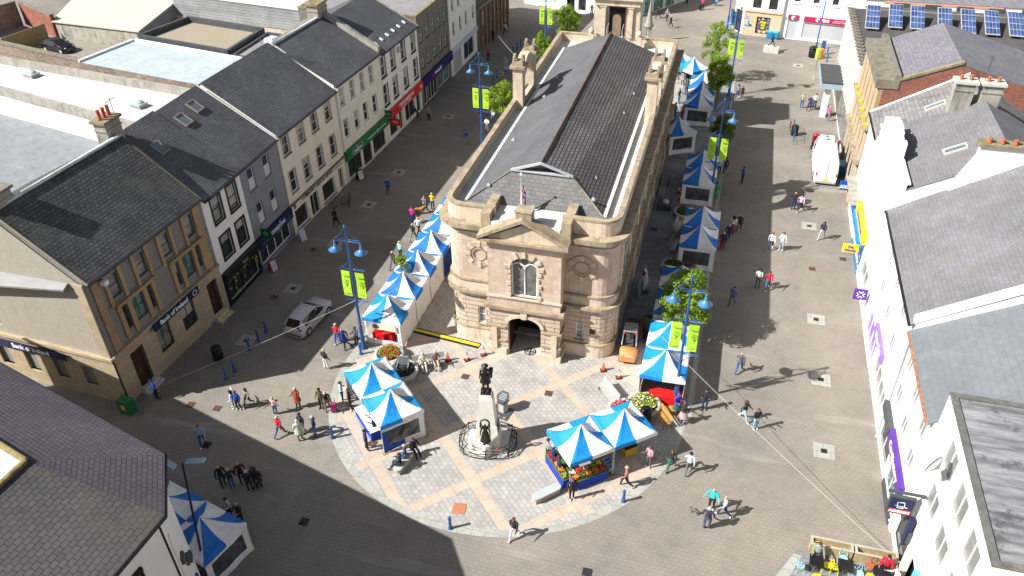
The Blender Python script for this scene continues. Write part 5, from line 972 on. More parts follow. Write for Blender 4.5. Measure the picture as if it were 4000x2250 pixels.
def aerial(x,y,z,label,mat=dgrey):
    t=thing('tv_aerial',label,'aerial',(x,y,z),random.uniform(0,3),'television aerials on the roofs'); b=MB(); b.tube([(0,0,0),(0,0,1.9)],.022,5); b.build('mast',mat,t,local=True); b=MB(); b.tube([(-.55,0,1.75),(.55,0,1.75)],.014,4)
    for k in range(7): b.tube([(-.5+k*.16,-.22,1.75),(-.5+k*.16,.22,1.75)],.008,3)
    b.build('antenna',mat,t,local=True)
aerial(-40.,41.9,13.9,'aerial beside the red-potted bank chimney'); aerial(-39.4,69.6,13.6,'aerial on the chimney behind the green optician roof'); aerial(17.8,62.1,14.4,'aerial between the two tall chimneys at right'); aerial(-39.6,60.4,12.9,'aerial on the ridge between cream and pale terraces')
# ---------------- ground ----------------
b=MB(); b.poly([(-900,-300,0),(900,-300,0),(900,1500,0),(-900,1500,0)]); struct('ground',b,pave)
pc=Vector((-11.16,37.35)); R0=11.2
def arcpts(r,a0,a1,n=48): return [(pc.x+r*math.cos(a0+(a1-a0)*k/n),pc.y+r*math.sin(a0+(a1-a0)*k/n)) for k in range(n+1)]
ring_o=arcpts(R0,-PI,0)
b=MB(); b.poly([(p[0],p[1],.004) for p in ring_o]+[(.75,99,.004),(-22.3,99,.004)]); struct('stone_square',b,plz)
b=MB(); ro=arcpts(R0+.5,-PI,0); 
for k in range(48): b.poly([(*ro[k],.012),(*ro[k+1],.012),(*ring_o[k+1],.012),(*ring_o[k],.012)])
for x0,x1 in ((-22.86,-22.3),(.5,.85)): b.poly([(x0,37.3,.0125),(x1,37.3,.0125),(x1,99,.0125),(x0,99,.0125)])
struct('square_kerb',b,kerbst)
b=MB(); b.poly([(-5.,44.4,.008),(.5,44.4,.008),(.5,99,.008),(-5,99,.008)]); b.poly([(-22.3,48,.008),(-16.7,48,.008),(-16.7,99,.008),(-22.3,99,.008)]); struct('grey_flag_walk',b,greyflag)
b=MB(); b.poly([(5.9,25,.004),(12,25,.004),(12,29.2,.004),(7.2,29.2,.004)]); struct('cafe_paving',b,greyflag)
b=MB(); b.poly([(6.0,27.2,.0085),(6.5,26.9,.0085),(7.4,28.9,.0085),(7.0,29.0,.0085)]); struct('cafe_kerb',b,kerbst)
# drain covers
cov=[(-30.55,44.22,1),(-30.76,37.57,1),(-29.82,64.42,1),(-30.11,57.86,1),(-29.45,78.23,1),(-30.18,51.1,1),(8.61,63.65,1),(8.76,50.19,1),(8.82,36.94,1),(8.87,43.52,1),(8.2,103.1,1),(-27.44,92.03,1),(-31.43,42.81,2),(-31.64,49.71,2),(-19.25,24.19,0),(-11.16,27.25,3),(-14.27,37.84,2),(-8.43,37.67,2),(-17.9,30.6,2),(-2.9,36.6,2),(-27.82,27.89,0),(-3.39,25.05,0),(8.66,56.91,2),(11.09,58.99,2),(-30.86,30.78,2),(-28.97,30.89,2),(-4.31,59.88,0),(-3.8,50.5,0),(-5.6,100,2),(-4.2,98.2,2),(-3.2,47.5,0),(-18.0,41.5,0),(-20.2,39.2,0)]
where=['beside the car in the shaded left street','near the litter bin by the bank','outside the green optician','outside the charity shop','outside the red building society','outside the chemist','in the right street behind the van','in the right street beside the purple bank sign','in the right street near the cafe planters','in the right street between lamp shadows','at the far end of the right street','at the far end of the left street','by the car rear','outside the chemist board','in the shadow at bottom centre','in the pale stone near the bottom bollard','between the statue and the cones','right of the statue','by the seated people','beside the striped veg stall','behind the woman in light blue','at the bottom edge of the photo','halfway along the right street','close to the blue bookshop','beside the three children, left','beside the three children','beside the hall east wall near the tents','by the traffic cone and leaning panels','in the open street beyond the hall','nearest the hall rear corner','behind the forklift','by the yellow cable ramp','beside the far tent at the lamp foot']
irn=P('rusty_iron_cover',(.13,.07,.045),.8,var=.3,sc_=6); dki=P('dark_iron_cover',(.035,.035,.035),.7,var=.3); rdm=P('terracotta_cover',(.4,.17,.09),.85,var=.1)
for k,(x,y,ty) in enumerate(cov):
    t=thing('drain_cover',('pale-framed square drain cover ' if ty==1 else 'dark iron drain grate ' if ty==0 else 'brown iron drain grate ' if ty==2 else 'square rust-red access cover ')+where[k],'drain cover',(x,y,.013),rad(0 if ty!=3 else 8),'drain covers set in the paving')
    if ty==1: b=MB(); b.box(0,0,0,1.25,1.25,.006); b.build('stone_surround',kerbst,t,local=True)
    s=.36 if ty==1 else .5 if ty in(0,2) else .75
    b=MB(); b.box(0,0,.006,s,s,.008); g_=b.build('grate' if ty!=3 else 'lid',dki if ty<2 else irn if ty==2 else rdm,t,local=True)
    if ty in(0,2,1):
        b=MB()
        for j in range(5): b.box(-s/2+.06+j*(s-.12)/4,0,.014,.02,s*.8,.006)
        b.build('grate_bars',black,g_,local=True)
# ---------------- tents ----------------
BL={'c':canvasb,'w':canvasw}
cloud={}
def canopy_mesh(hx=1.44,hy=1.47,ze=2.3,zp=3.5,light=False):
    mb=MB(); nr=9; nh=4; corners=[(-hx,-hy),(hx,-hy),(hx,hy),(-hx,hy)]
    for s in range(4):
        a=Vector(corners[s]); c_=Vector(corners[(s+1)%4])
        for h in range(2):
            mi=0 if h==0 else 1
            p0=a.lerp(c_,.5*h); p1=a.lerp(c_,.5*h+.5)
            def pt(i,j):
                t=i/nr; e=p0.lerp(p1,j/nh); f_=(h*.5+j/nh*.5); sag=.05*math.sin(PI*f_)*4*t*(1-t)
                z=ze+(zp-ze)*((1-t)**1.75)-sag-(0.03*math.sin(PI*f_)*t); return Vector((e.x*t,e.y*t,z))
            for i in range(nr):
                for j in range(nh):
                    if i==0: mb.poly([pt(0,0),pt(1,j),pt(1,j+1)],mi,True)
                    else: mb.poly([pt(i,j),pt(i+1,j),pt(i+1,j+1),pt(i,j+1)],mi,True)
            # valance
            for j in range(nh):
                q0,q1=pt(nr,j),pt(nr,j+1); d=Vector((0,0,-.27)); o=(q0+q1)*.5; o.z=0; o=o.normalized()*.02
                mb.poly([q0+d+o,q1+d+o,q1,q0],mi)
    return mb
cm=canopy_mesh(); canopy0=cm.build('canopy',[canvasdb,canvasw],weld=False); canopy_me=canopy0.data; bpy.data.objects.remove(canopy0)
canopy_me2=canopy_me.copy(); canopy_me2.materials[0]=canvasb  # tents in sun: light through the cloth put into a paler blue
me=canopy_me.copy(); canopy_me=me; me.materials[0]=P('mid_blue_canvas',(.015,.15,.5),.6,var=.12,sc_=1.5)  # tents out of the sun: shade put into a darker blue
lg=MB(); lg.tube([(0,0,0),(0,0,2.28)],.028,5); lego=lg.build('leg',lgrey); leg_me=lego.data; bpy.data.objects.remove(lego)
wb_=MB(); wb_.box(0,0,0,.3,.3,.04); wo=wb_.build('foot',wood); foot_me=wo.data; bpy.data.objects.remove(wo)
cvar={}
def canopy_variant(light):
    k=(light,random.randrange(4))
    if k not in cvar:
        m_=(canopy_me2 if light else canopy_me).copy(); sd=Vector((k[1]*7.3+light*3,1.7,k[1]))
        for q in m_.vertices:
            r=max(abs(q.co.x)/1.44,abs(q.co.y)/1.47)
            if q.co.z>2.25: q.co.z+=.07*noise.noise(q.co*1.7+sd)*min(1,4*r*(1-r)+.15)
            else: q.co.x+=.03*noise.noise(q.co*4+sd); q.co.y+=.03*noise.noise(q.co*4-sd)
        cvar[k]=m_
    return cvar[k]
def child(name,me,par,loc=(0,0,0),rz=0):
    o=bpy.data.objects.new(name,me); C.objects.link(o); o.parent=par; o.location=loc; o.rotation_euler=(0,0,rz); return o
def sidewall(par,s,kind,hx=1.44,hy=1.47):
    cs=[(-hx,-hy),(hx,-hy),(hx,hy),(-hx,hy)]; a=Vector((*cs[s],0)); c_=Vector((*cs[(s+1)%4],0)); d=c_-a; L=d.length; d/=L; n=Vector((d.y,-d.x,0)); zt=2.05
    def P_(u,z,o=0): return a+d*u+Vector((0,0,z))+n*(o-.03+.03*math.sin(u*5+z*3)*(.5 if z>1.5 else 1))
    def grid(mb,u0,u1,z0,z1,nu=6,nz=4,o=0):
        for i in range(nu):
            for j in range(nz): U0,U1=u0+(u1-u0)*i/nu,u0+(u1-u0)*(i+1)/nu; W0,W1=z0+(z1-z0)*j/nz,z0+(z1-z0)*(j+1)/nz; mb.poly([P_(U0,W0,o),P_(U1,W0,o),P_(U1,W1,o),P_(U0,W1,o)])
    if kind in('w','b'):
        mb=MB(); grid(mb,.03,L-.03,.05,zt,8,5); mb.build('side_wall',canvasw if kind=='w' else P('navy_wall_canvas',(.01,.03,.2),.6,var=.2),par,local=True)
    if kind=='o':
        mb=MB(); grid(mb,.03,L-.03,.05,.5,8,2); grid(mb,.03,.25,.5,zt,1,4); grid(mb,L-.35,L-.03,.5,zt,1,4); w_=mb.build('side_wall',canvasw,par,local=True); mb=MB(); mb.ob(a+d*.75+n*.06+Vector((0,0,1.5)),d*1.75,n*.02,Vector((0,0,.48))); sg=mb.build('stall_sign_board',P('cream_sign',(.7,.68,.55),.6),w_,local=True); mb=MB()
        for k in range(14): t0,t1=2*PI*k/14,2*PI*(k+1)/14; f=lambda q:a+d*(1.05+.26*math.cos(q))+n*.085+Vector((0,0,1.74+.18*math.sin(q))); mb.poly([a+d*1.05+n*.085+Vector((0,0,1.74)),f(t0),f(t1)])
        mb.build('oval_picture',P('oval_green',(.12,.16,.06),.6,var=.4,sc_=9),w_,local=True)
    if kind in('f','g'):
        mb=MB(); grid(mb,.03,L-.03,.05,.55,8,2); grid(mb,.03,L-.03,1.75,zt,8,1); grid(mb,.03,.4,.55,1.75,1,3); grid(mb,L-.4,L-.03,.55,1.75,1,3); w_=mb.build('side_wall',canvasw,par,local=True)
        mb=MB(); grid(mb,.4,L-.4,.55,1.75,5,3,-.004); mb.build('window_film',plastic,w_,local=True)
        if kind=='g': mb=MB(); grid(mb,.03,L*.5,.05,.55,4,2,.012); grid(mb,.03,.4,.55,1.75,1,3,.012); mb.build('blue_panel',canvasdb,w_,local=True)
def tent(x,y,rz,walls,label,group,light=False):
    t=thing('market_tent',label,'market tent',(x,y,0),rad(rz),group); child('canopy',canopy_variant(light),t,(0,0,random.uniform(-.02,.02)))
    for px,py in ((-1.4,-1.43),(1.4,-1.43),(1.4,1.43),(-1.4,1.43)): l=child('leg',leg_me,t,(px,py,0)); child('foot_plate',foot_me,l)
    for s,k in walls.items(): sidewall(t,s,k)
    return t
if False: wrinkle(MT['mid_blue_canvas'])
gA='blue and white tents left of the statue'
tent(-19.05,34.05,46.5,{1:'w',2:'w'},'rear tent of the pair left of the statue, next to the flower planters',gA,True)
tent(-16.95,32.05,46.5,{0:'g',1:'w'},'front tent left of the statue, film window in its blue and white end',gA,True)
gD='blue and white canopies over the fruit and veg stall'
tent(-5.25,32.1,40,{3:'b'} if False else {},'left canopy over the fruit and vegetable stall',gD,True); tent(-3.05,33.95,40,{},'right canopy of the veg stall, beside the round planters',gD,True)
gE='tents against the bottom left corner building'
tent(-22.76,20.82,-14,{1:'f'},'right tent of the shaded pair under the bottom left building',gE); tent(-25.57,21.55,-14,{2:'w'},'left tent of the shaded pair, mostly hidden by the bottom left roof',gE)
gB='row of tents along the west side of the town hall'
lb=['front tent of the row left of the hall, open counter beside the lamp foot','second tent from the front in the row left of the hall','third tent in the row left of the hall, small tree poking up before it','fourth tent in the row left of the hall, deep blue side wall','fifth tent in the row left of the hall, near the round hall corner','rearmost tent in the row left of the hall, half behind the parapet']
for k in range(6): tent(-20.87,41.0+2.945*k,0,{1:'b' if k==3 else 'w',**({0:'o'} if k==0 else {})},lb[k],gB,k<1)
gC='tents along the east side of the town hall'
CT=[(-1.27,39.95,0,{1:'w',3:'w'},'front tent right of the forklift with red goods table under it',True),(-1.27,42.9,0,{1:'w',3:'w'},'second tent right of the forklift, behind the lime banners',True),(-1.27,46.75,0,{0:'w',3:'w'},'tent half hidden under the leafy tree by the lamp',False),(-1.27,49.75,0,{3:'w'},'tent just behind the leafy tree by the lamp',False),
 (-.42,55.9,0,{0:'f',1:'w'},'tent with film window in the middle of the right row',False),(-.42,58.85,0,{3:'w'},'rear partner of the middle film-window tent',False),(-1.18,66.35,0,{0:'f'},'tent with film window behind the second lamp post',False),(-1.18,69.3,0,{3:'w'},'tent under the shaded lime banners',False),
 (-4.2,76.25,30,{0:'f'},'single turned tent with film window close to the hall east wall',False),(-2.62,83.5,0,{0:'f',1:'w'},'front tent of the far trio beside the columnar tree',False),(-2.62,86.45,0,{1:'w'},'middle tent of the far trio',False),(-2.62,89.4,0,{1:'w'},'rear tent of the far trio',False),(-4.2,93.6,48,{},'nearer of the two angled tents at the rear corner of the hall',True),(-6.05,95.95,48,{},'farthest tent, behind the hall parapet corner',True)]
for a in CT: tent(a[0],a[1],a[2],a[3],a[4],gC,a[5])
# ---------------- lamp posts ----------------
def lamppost(x,y,label,banners=True,rz=0):
    t=thing('street_lamp',label,'street lamp',(x,y,0),rz,'blue double-headed street lamps')
    b=MB(); b.lathe([(.24,0),(.24,.12),(.17,.2),(.15,.9),(.18,1.0),(.14,1.1),(.13,1.8),(.15,1.88),(.1,1.98),(.085,5),(.072,8),(.06,9.9),(.1,9.95),(.09,10.1),(.02,10.2)],0,0,12); b.build('post',bluepaint,t,local=True)
    b=MB(); b.tube([(-.92,0,8.95),(.92,0,8.95)],.035,6); b.tube([(-.92,0,9.1),(.92,0,9.1)],.02,6)
    for s in (-1,1): b.tube([(s*(.08+.8*k/8),0,9.95-.82*math.sin(PI/2*k/8)) for k in range(9)],.02,5)
    b.build('cross_arm',bluepaint,t,local=True)
    for s in (-1,1):
        b=MB(); b.lathe([(.03,.75),(.04,.5),(.09,.42),(.07,.3),(.12,.22),(.45,0),(.43,-.02)][::-1],s*.92,0,18,z0=8.2); b.lathe([(.04,-.12),(.09,-.02),(.09,.05)],s*.92,0,10,z0=8.2); b.build('lamp_shade',bluelit,t,local=True)
    if banners:
        for z,sg in ((6.75,1),(4.25,-1)):
            b=MB(); b.tube([(-.95,0,z),(.95,0,z)],.03,6); b.tube([(-.95,0,z+.1*sg),(.95,0,z+.1*sg)],.015,5)
            for s in (-1,1): b.tube([(s*(.1+.65*k/6),0,z+sg*(.1+.55*(1-math.sin(PI/2*k/6)))) for k in range(7)],.018,5)
            b.build('banner_bracket',bluepaint,t,local=True)
        for s in (-1,1):
            b=MB(); x0=s*.2; x1=s*.82
            n=6
            for k in range(n):
                z0=4.5+k*2.05/n; z1=z0+2.05/n; f=lambda z:.035*math.sin(z*2.3+s)
                b.poly([(x0,f(z0),z0),(x1,f(z0)+.02,z0),(x1,f(z1)+.02,z1),(x0,f(z1),z1)])
            bn=b.build('banner',lime,t,local=True)
            b=MB()
            for z,w_,h_ in ((6.15,.42,.1),(5.85,.3,.05),(5.7,.34,.05),(5.55,.28,.05),(5.35,.08,.25),(4.75,.3,.04)): b.ob((s*.51-w_/2,-.06,z),(w_,0,0),(0,.015,0),(0,0,h_))
            b.build('printed_line',P('pale_lime_print',(.25,.5,.05),.6,var=.3,sc_=12),bn,local=True)
    return t
L0=lamppost(-22.2,38.95,'street lamp with lime banners at the front of the left tent row')
dup(L0,(-.32,38.85,0),0,'street lamp with lime banners beside the red goods table'); dup(L0,(0,65.35,0),0,'street lamp with lime banners halfway down the right tent row'); dup(L0,(.33,91.4,0),0,'street lamp with lime banners by the columnar trees')
dup(L0,(-23.3,71.2,0),0,'street lamp with lime banners left of the hall roof screens'); dup(L0,(-23.1,98.1,0),0,'street lamp with lime banners beyond the hall, left of the clock tower')
lamppost(-1.15,115.,'bare street lamp in front of the cream corner shop',False)
t=thing('tall_lighting_column','plain tall blue pole near the probation office','lighting column',(10.5,109.8,0)); b=MB(); b.lathe([(.14,0),(.13,.8),(.08,1.),(.07,9.9)],0,0,8); b.build('pole',bluepaint,t,local=True); b=MB(); b.tube([(0,0,9.8),(-.8,0,10.2)],.04,5); b.build('arm',bluepaint,t,local=True)
t=thing('flat_head_street_light','dark blue street light with two flat glass heads by the bottom left roof','street light',(-22.3,20.15,0)); b=MB(); b.tube([(.2,-1.,0),(.0,-1.0,1.2)],.12,8); b.tube([(.2,-1.,0),(-.2,.6,7.6)],.07,8,r1=.05); b.build('pole',P('navy_pole',(.01,.02,.08),.4),t,local=True)
for s in (-1,1): b=MB(); b.ob((-.2+s*.15-(.8 if s<0 else 0),.5+s*.12,7.6),(.8,.25*s,0),(0,.28,0),(0,0,.09)); b.build('light_head',P('frosted_head',(.3,.42,.5),.25,spec=.6),t,local=True)
t=thing('signpost','grey signpost with small sign standing by the entrance canopy','sign post',(9.85,98.4,0)); b=MB(); b.tube([(0,0,0),(0,0,3.2)],.05,6); b.build('pole',grey,t,local=True); b=MB(); b.box(0,0,2.9,.3,.06,.3); b.build('sign_plate',lgrey,t,local=True)
# festoon cables
def cable(p,q,label,sag=.2): b=MB(); p=Vector(p);q=Vector(q); b.tube([p.lerp(q,k/16)-Vector((0,0,sag*4*(k/16)*(1-k/16))) for k in range(17)],0.014,4); t=b.build('festoon_cable',P('cable_white',(.5,.48,.44),.7),loc=p); tag(t,label,'cable',group='pale cables strung over the square')
cable((-34.75,30.0,.5),(-22.2,38.9,4.25),'pale cable from the bank corner to the left lamp'); cable((-22.2,39,4.25),(-19.3,40.9,4.6),'short pale cable running on behind the left lamp')
cable((-5.05,49.9,.3),(-.32,38.8,3.9),'pale cable from the hall wall to the right lamp'); cable((-.32,38.8,3.9),(11.95,29.6,.5),'pale cable from the right lamp across the street to the cafe'); cable((-32.2,105.3,1.1),(-16.1,59.4,14.2),'pale cable from the dark stone building to the roof screen')
# ---------------- trees ----------------
lm=[leafmat('lime_leaves',(.2,.32,.025),(.28,.41,.03),(.11,.2,.02)),leafmat('dark_green_leaves',(.1,.17,.025),(.14,.22,.03),(.06,.11,.02))]
bark=P('bark',(.13,.1,.07),.95,var=.3,sc_=8)
def crown_mesh(seed,rx_,rz_,n,mat,dens=1.,leaf=.11):
    rnd=random.Random(seed); mb=MB()
    for c_ in range(n):
        while True:
            p=Vector((rnd.uniform(-1,1),rnd.uniform(-1,1),rnd.uniform(-1,1)))
            if p.length<1 and p.length>.25: break
        p=Vector((p.x*rx_*(1-.25*max(0,p.z)),p.y*rx_*(1-.25*max(0,p.z)),p.z*rz_)); p*=1+.25*noise.noise(p*.9+Vector((seed,0,0))); R=rnd.uniform(.28,.5)
        for k in range(int(60*dens)):
            d=Vector((rnd.gauss(0,1),rnd.gauss(0,1),rnd.gauss(0,.8))).normalized(); q=p+d*R*rnd.uniform(.55,1.05)
            u=Vector((rnd.gauss(0,1),rnd.gauss(0,1),rnd.gauss(0,1))); u=(u-d*u.dot(d)*.6).normalized(); v=u.cross(d).normalized(); s=leaf*rnd.uniform(.7,1.35)
            mb.poly([q-u*s,q+v*s*.55,q+u*s,q-v*s*.55])
    me=bpy.data.meshes.new('crown'); me.from_pydata([tuple(v) for v in mb.v],[],mb.f); me.materials.append(mat); return me
def tree(x,y,H,rx_,rz_,seed,label,n=60,mat=0,dens=1.7,leaf=.085,group='young trees around the square'):
    t=thing('broadleaf_tree',label,'tree',(x,y,0),0,group); cz_=H-rz_; rnd=random.Random(seed); b=MB()
    b.tube([(0,0,0),(.03,.02,cz_*.5),(0,.05,cz_),(.05,0,cz_+rz_*.5)],.11,7,r1=.04)
    for k in range(7): a=2*PI*k/7+rnd.uniform(-.3,.3); z=cz_-rz_*.7+k*rz_*.18; e=Vector((math.cos(a)*rx_*.7,math.sin(a)*rx_*.7,z+rz_*.55)); b.tube([(0,0,z),(e*.5+Vector((0,0,z*.5+.05))),e],.045,5,r1=.012)
    b.build('trunk',bark,t,local=True); child('crown',crown_mesh(seed,rx_,rz_,n,lm[mat],dens,leaf),t,(0,0,cz_))
    return t
tree(-.55,45.0,6.2,1.75,1.95,1,'full lime-green tree behind the right lamp, over the striped tents',95); tree(.1,74.6,4.7,1.25,1.35,2,'small dark green tree in shade near the second right lamp',50,1); tree(-.9,87.4,6.3,1.35,2.2,3,'dense columnar tree beside the far trio of tents',85)
tree(-1.7,95.4,7.0,1.9,2.4,4,'loose airy tree, rearmost of the two on the right',60,0,1.2); tree(-21.9,74.6,6.0,1.6,1.6,5,'bright green tree leaning out left of the hall roof',60); tree(-21.8,91.0,5.8,1.2,1.8,6,'green tree half hidden behind the roof screens',50); tree(-21.0,101.0,6.2,1.9,2.,7,'bright green tree beyond the hall left of the clock tower',75)
tree(-21.6,45.3,3.9,.62,.7,8,'slender sapling poking up between the left row tents',14,0,.8,.07)
# ---------------- street furniture ----------------
def bollard(x,y,label): 
    t=tag(bol.copy(),label,'bollard','blue cast bollards') if bollard.n else bol; bollard.n+=1
    if t is not bol: C.objects.link(t)
    t['label']=label; t.location=(x,y,0)
bollard.n=0; b=MB(); b.lathe([(.13,0),(.13,.1),(.09,.14),(.075,.75),(.09,.8),(.08,.84),(.1,.92),(.07,.98),(.02,1.0)],0,0,12); bol=b.build('bollard',bluepaint); tag(bol,'','bollard','blue cast bollards')
for x,y,l in ((-11.2,25.85,'blue bollard at the bottom of the stone circle'),(-2.28,30.1,'blue bollard in front of the vegetable stall'),(-22.1,38.25,'blue bollard at the foot of the left lamp'),(-20.5,30.4,'blue bollard on the left rim of the stone circle'),(-29.87,38.8,'shaded bollard left of the car, nearest the car'),(-29.92,37.8,'shaded bollard left of the car, second from it'),(-30,36.7,'shaded bollard left of the car, third from it'),(-29.8,34.4,'shaded bollard under the cable, right of two'),(-29.95,33.6,'shaded bollard under the cable, left of two'),(.05,40.1,'blue bollard against the right lamp'),(.63,60.9,'bollard at the foot of the second right lamp'),(-27.3,88.4,'far left street bollard nearest the camera'),(-27.4,90.6,'second of the far left street bollards'),(-27.7,99.2,'third of the far left street bollards'),(-27.6,100.8,'fourth of the far left street bollards'),(-27.5,102.4,'farthest of the left street bollards'),(.6,90.1,'blue bollard beside the walking mother and child'),(.5,86.9,'bollard behind the far trio of tents'),(11.85,108.1,'bollard right of the information board at the far end'),(11.7,105.3,'bollard by the orange and green bin')): bollard(x,y,l)
def cone(x,y,ty,label):
    t=thing('traffic_cone',label,'traffic cone',(x,y,0),random.uniform(0,1),'traffic cones around the hall'); b=MB(); b.prism([(-.2,-.2),(.2,-.2),(.2,.2),(-.2,.2)],0,.04); b.build('base',blackr,t,local=True)
    b=MB(); c1_=0; prof=[(.15,.04),(.11,.28)],[(.11,.28),(.07,.52)],[(.07,.52),(.03,.75)]
    for k,p in enumerate(prof): b.lathe(p,0,0,12,mi=1 if (k==1 and ty) else 0)
    b.build('cone_body',[P('cone_orange',(.85,.1,.02) if True else 0,.5,var=.05),white_p],t,local=True)
for k,(x,y,ty) in enumerate([(-15.95,39.14,0),(-14.67,39.51,1),(-13.71,40.32,1),(-5.34,40.8,0),(-4.2,40.35,1),(-4.15,53.0,1),(-2.9,66.9,1)]): cone(x,y,ty,['plain red-orange cone, left of the three before the porch','white-banded cone in the middle of the three before the porch','white-banded cone right of the three, nearest the porch','plain orange cone left of the forklift','white-banded cone just in front of the forklift','white-banded cone in the shaded passage east of the hall','white-banded cone by the steps farther up the passage'][k])
def bin_(x,y,label,mat=black,h=1.15,r=.36):
    t=thing('litter_bin',label,'litter bin',(x,y,0),0,'round litter bins'); b=MB(); b.lathe([(r*.9,0),(r,.05),(r,h*.72),(r*.93,h*.74)],0,0,16); b.build('drum',mat,t,local=True); b=MB(); b.lathe([(r*1.04,h*.8),(r*1.0,h*.9),(r*.7,h*.98),(r*.1,h)],0,0,16); 
    for k in range(4): a=PI/4+PI/2*k; b.box(r*.85*math.cos(a),r*.85*math.sin(a),h*.72,.08,.08,h*.1)
    b.build('hood',mat,t,local=True)
bin_(-31.6,35.3,'black round litter bin on the shaded pavement outside the bank'); bin_(-1.95,36.75,'black litter bin between the round planters and wooden bench'); bin_(7.5,82.2,'dark litter bin beside the blue cycle racks'); bin_(9.95,106.7,'big dark bin at the far end by the tall pole',h=1.4,r=.5)
# planters
pstone=P('planter_stone',(.47,.46,.42),.85,var=.12,sc_=2,stain=(.36,.34,.28),stlo=.5,sthi=.8)
def planter(x,y,r,cols,label,h=.62):
    t=thing('round_planter',label,'planter',(x,y,0),0,'round stone planters'); b=MB(); b.lathe([(r*.82,0),(r*.9,h*.5),(r,h-.12),(r,h),(r-.22,h),(r-.25,h-.1)],0,0,28); b.build('stone_bowl',pstone,t,local=True)
    b=MB(); b.lathe([(r-.26,h-.1),(r-.3,h-.02),(.1,h+.06)],0,0,20); pl=b.build('soil',P('soil',(.05,.04,.025),.95),t,local=True); rnd=random.Random(int(x*10)); mbs=[MB() for _ in cols]
    for k in range(700):
        a=rnd.uniform(0,2*PI); q=(r-.3)*math.sqrt(rnd.random()); p=Vector((q*math.cos(a),q*math.sin(a),h+.02+rnd.uniform(0,.28)*(1-q/r*.5))); u=Vector((rnd.gauss(0,1),rnd.gauss(0,1),rnd.gauss(0,.7))).normalized(); v=u.cross(Vector((rnd.gauss(0,.4),rnd.gauss(0,.4),1))).normalized(); s=rnd.uniform(.04,.09)
        ci=0 if rnd.random()<.5 else rnd.randrange(len(cols)); mbs[ci].poly([p-u*s,p+v*s*.7,p+u*s,p-v*s*.7])
    for i,m_ in enumerate(mbs): m_.build('flowers' if i else 'foliage',cols[i],t,local=True)
G1=lm[0]; fl_r=P('red_flowers',(.5,.03,.03),.7,var=.3); fl_y=P('yellow_flowers',(.75,.6,.05),.7,var=.2); fl_w=P('white_flowers',(.75,.72,.7),.7,var=.1); fl_p=P('purple_flowers',(.25,.04,.15),.7,var=.3)
planter(-19.9,38.2,1.05,[G1,fl_r,fl_r],'round planter with red flowers behind the left tents'); planter(-18.35,36.9,1.05,[P('dark_pebbles',(.06,.065,.07),.9,var=.5,sc_=8),black],'round planter with dark bed and chrome box next to the left bench'); planter(-3.45,36.95,.95,[fl_r,fl_w,fl_p],'planter of red and white flowers half behind the veg stall'); planter(-2.2,37.75,1.1,[G1,fl_y,fl_w],'planter of yellow and white flowers before the red table')
planter(-2.05,53.9,1.0,[lm[1],lm[1]],'shaded leafy planter between the middle tents'); planter(-.9,53.7,.8,[fl_p,lm[1]],'dark red-leaved planter before the film window tent'); planter(-1.95,62.6,1.0,[lm[1],lm[1]],'shaded planter by the yellow ramp end')
t=thing('chrome_display_box','open chrome-sided box standing in the dark planter','display box',(-18.35,36.9,.65),.2); b=MB(); b.box(0,.25,0,.8,.08,.9); b.box(-.38,0,0,.06,.5,.3); b.box(.38,0,0,.06,.5,.3); b.build('frame',P('chrome',(.6,.65,.7),.2,metal=.7),t,local=True); b=MB(); b.box(0,0,.02,.7,.45,.12); b.build('tray',black,t,local=True)
# benches
def stonebench(x,y,rz,L,label): 
    t=thing('stone_bench',label,'bench',(x,y,0),rz,'granite benches'); b=MB(); b.box(0,0,0,L*.86,.42,.36); b.build('base',P('bench_stone_base',(.36,.31,.22),.9,var=.15,sc_=3),t,local=True)
    b=MB(); pts=[(L/2-.26+.26*math.cos(-PI/2+PI*k/8),.26*math.sin(-PI/2+PI*k/8)) for k in range(9)]+[(-L/2+.26+.26*math.cos(PI/2+PI*k/8),.26*math.sin(PI/2+PI*k/8)) for k in range(9)]; b.prism(pts,.36,.46); b.build('seat_slab',P('polished_granite',(.42,.44,.45),.45,var=.08),t,local=True)
stonebench(-6.6,29.35,rad(46),1.9,'rounded granite bench in front of the vegetable stall'); stonebench(-15.35,29.5,rad(78),1.9,'granite bench under the three seated people')
def backbench(x,y,rz,L,label,m1,m2,h=.8):
    t=thing('backed_bench',label,'bench',(x,y,0),rz,'benches with backs'); b=MB(); b.box(0,0,.38,L,.45,.07); b.build('seat',m1,t,local=True); b=MB(); b.ob((-L/2,.2,.5),(L,0,0),(0,.06,0),(0,.08,.4)); b.build('backrest',m1,t,local=True)
    for s in (-1,1): b=MB(); b.box(s*(L/2-.1),0,0,.08,.45,.38); b.ob((s*(L/2-.1)-.03,.2,.3),(.06,0,0),(0,.05,0),(0,.08,.5)); b.build('leg',m2,t,local=True)
backbench(-17.0,38.25,rad(28),2.2,'grey bench left of the cones with two people sunk on it',P('grey_bench_slab',(.38,.38,.36),.7),concrete); backbench(-4.6,38.3,rad(-50),2.0,'grey steel bench beside the flower planter',P('grey_bench_slab',(.38,.38,.36),.7),grey); backbench(-2.3,57.2,rad(82),1.9,'grey bench behind the middle tents',P('grey_bench_slab',(.38,.38,.36),.7),grey); backbench(-2.3,60.3,rad(82),1.9,'grey bench in shade beside the planter',P('grey_bench_slab',(.38,.38,.36),.7),grey)
t=thing('slatted_wooden_bench','honey-coloured slatted bench with black iron ends on the kerb','bench',(-.95,36.95,0),rad(-55)); b=MB()
for k in range(5): b.box(0,-.2+k*.1,.42,1.5,.075,.03)
for k in range(3): b.ob((-.75,.26+k*.03,.52+k*.13),(1.5,0,0),(0,.02,0),(0,.02,.09))
b.build('slats',wood,t,local=True)
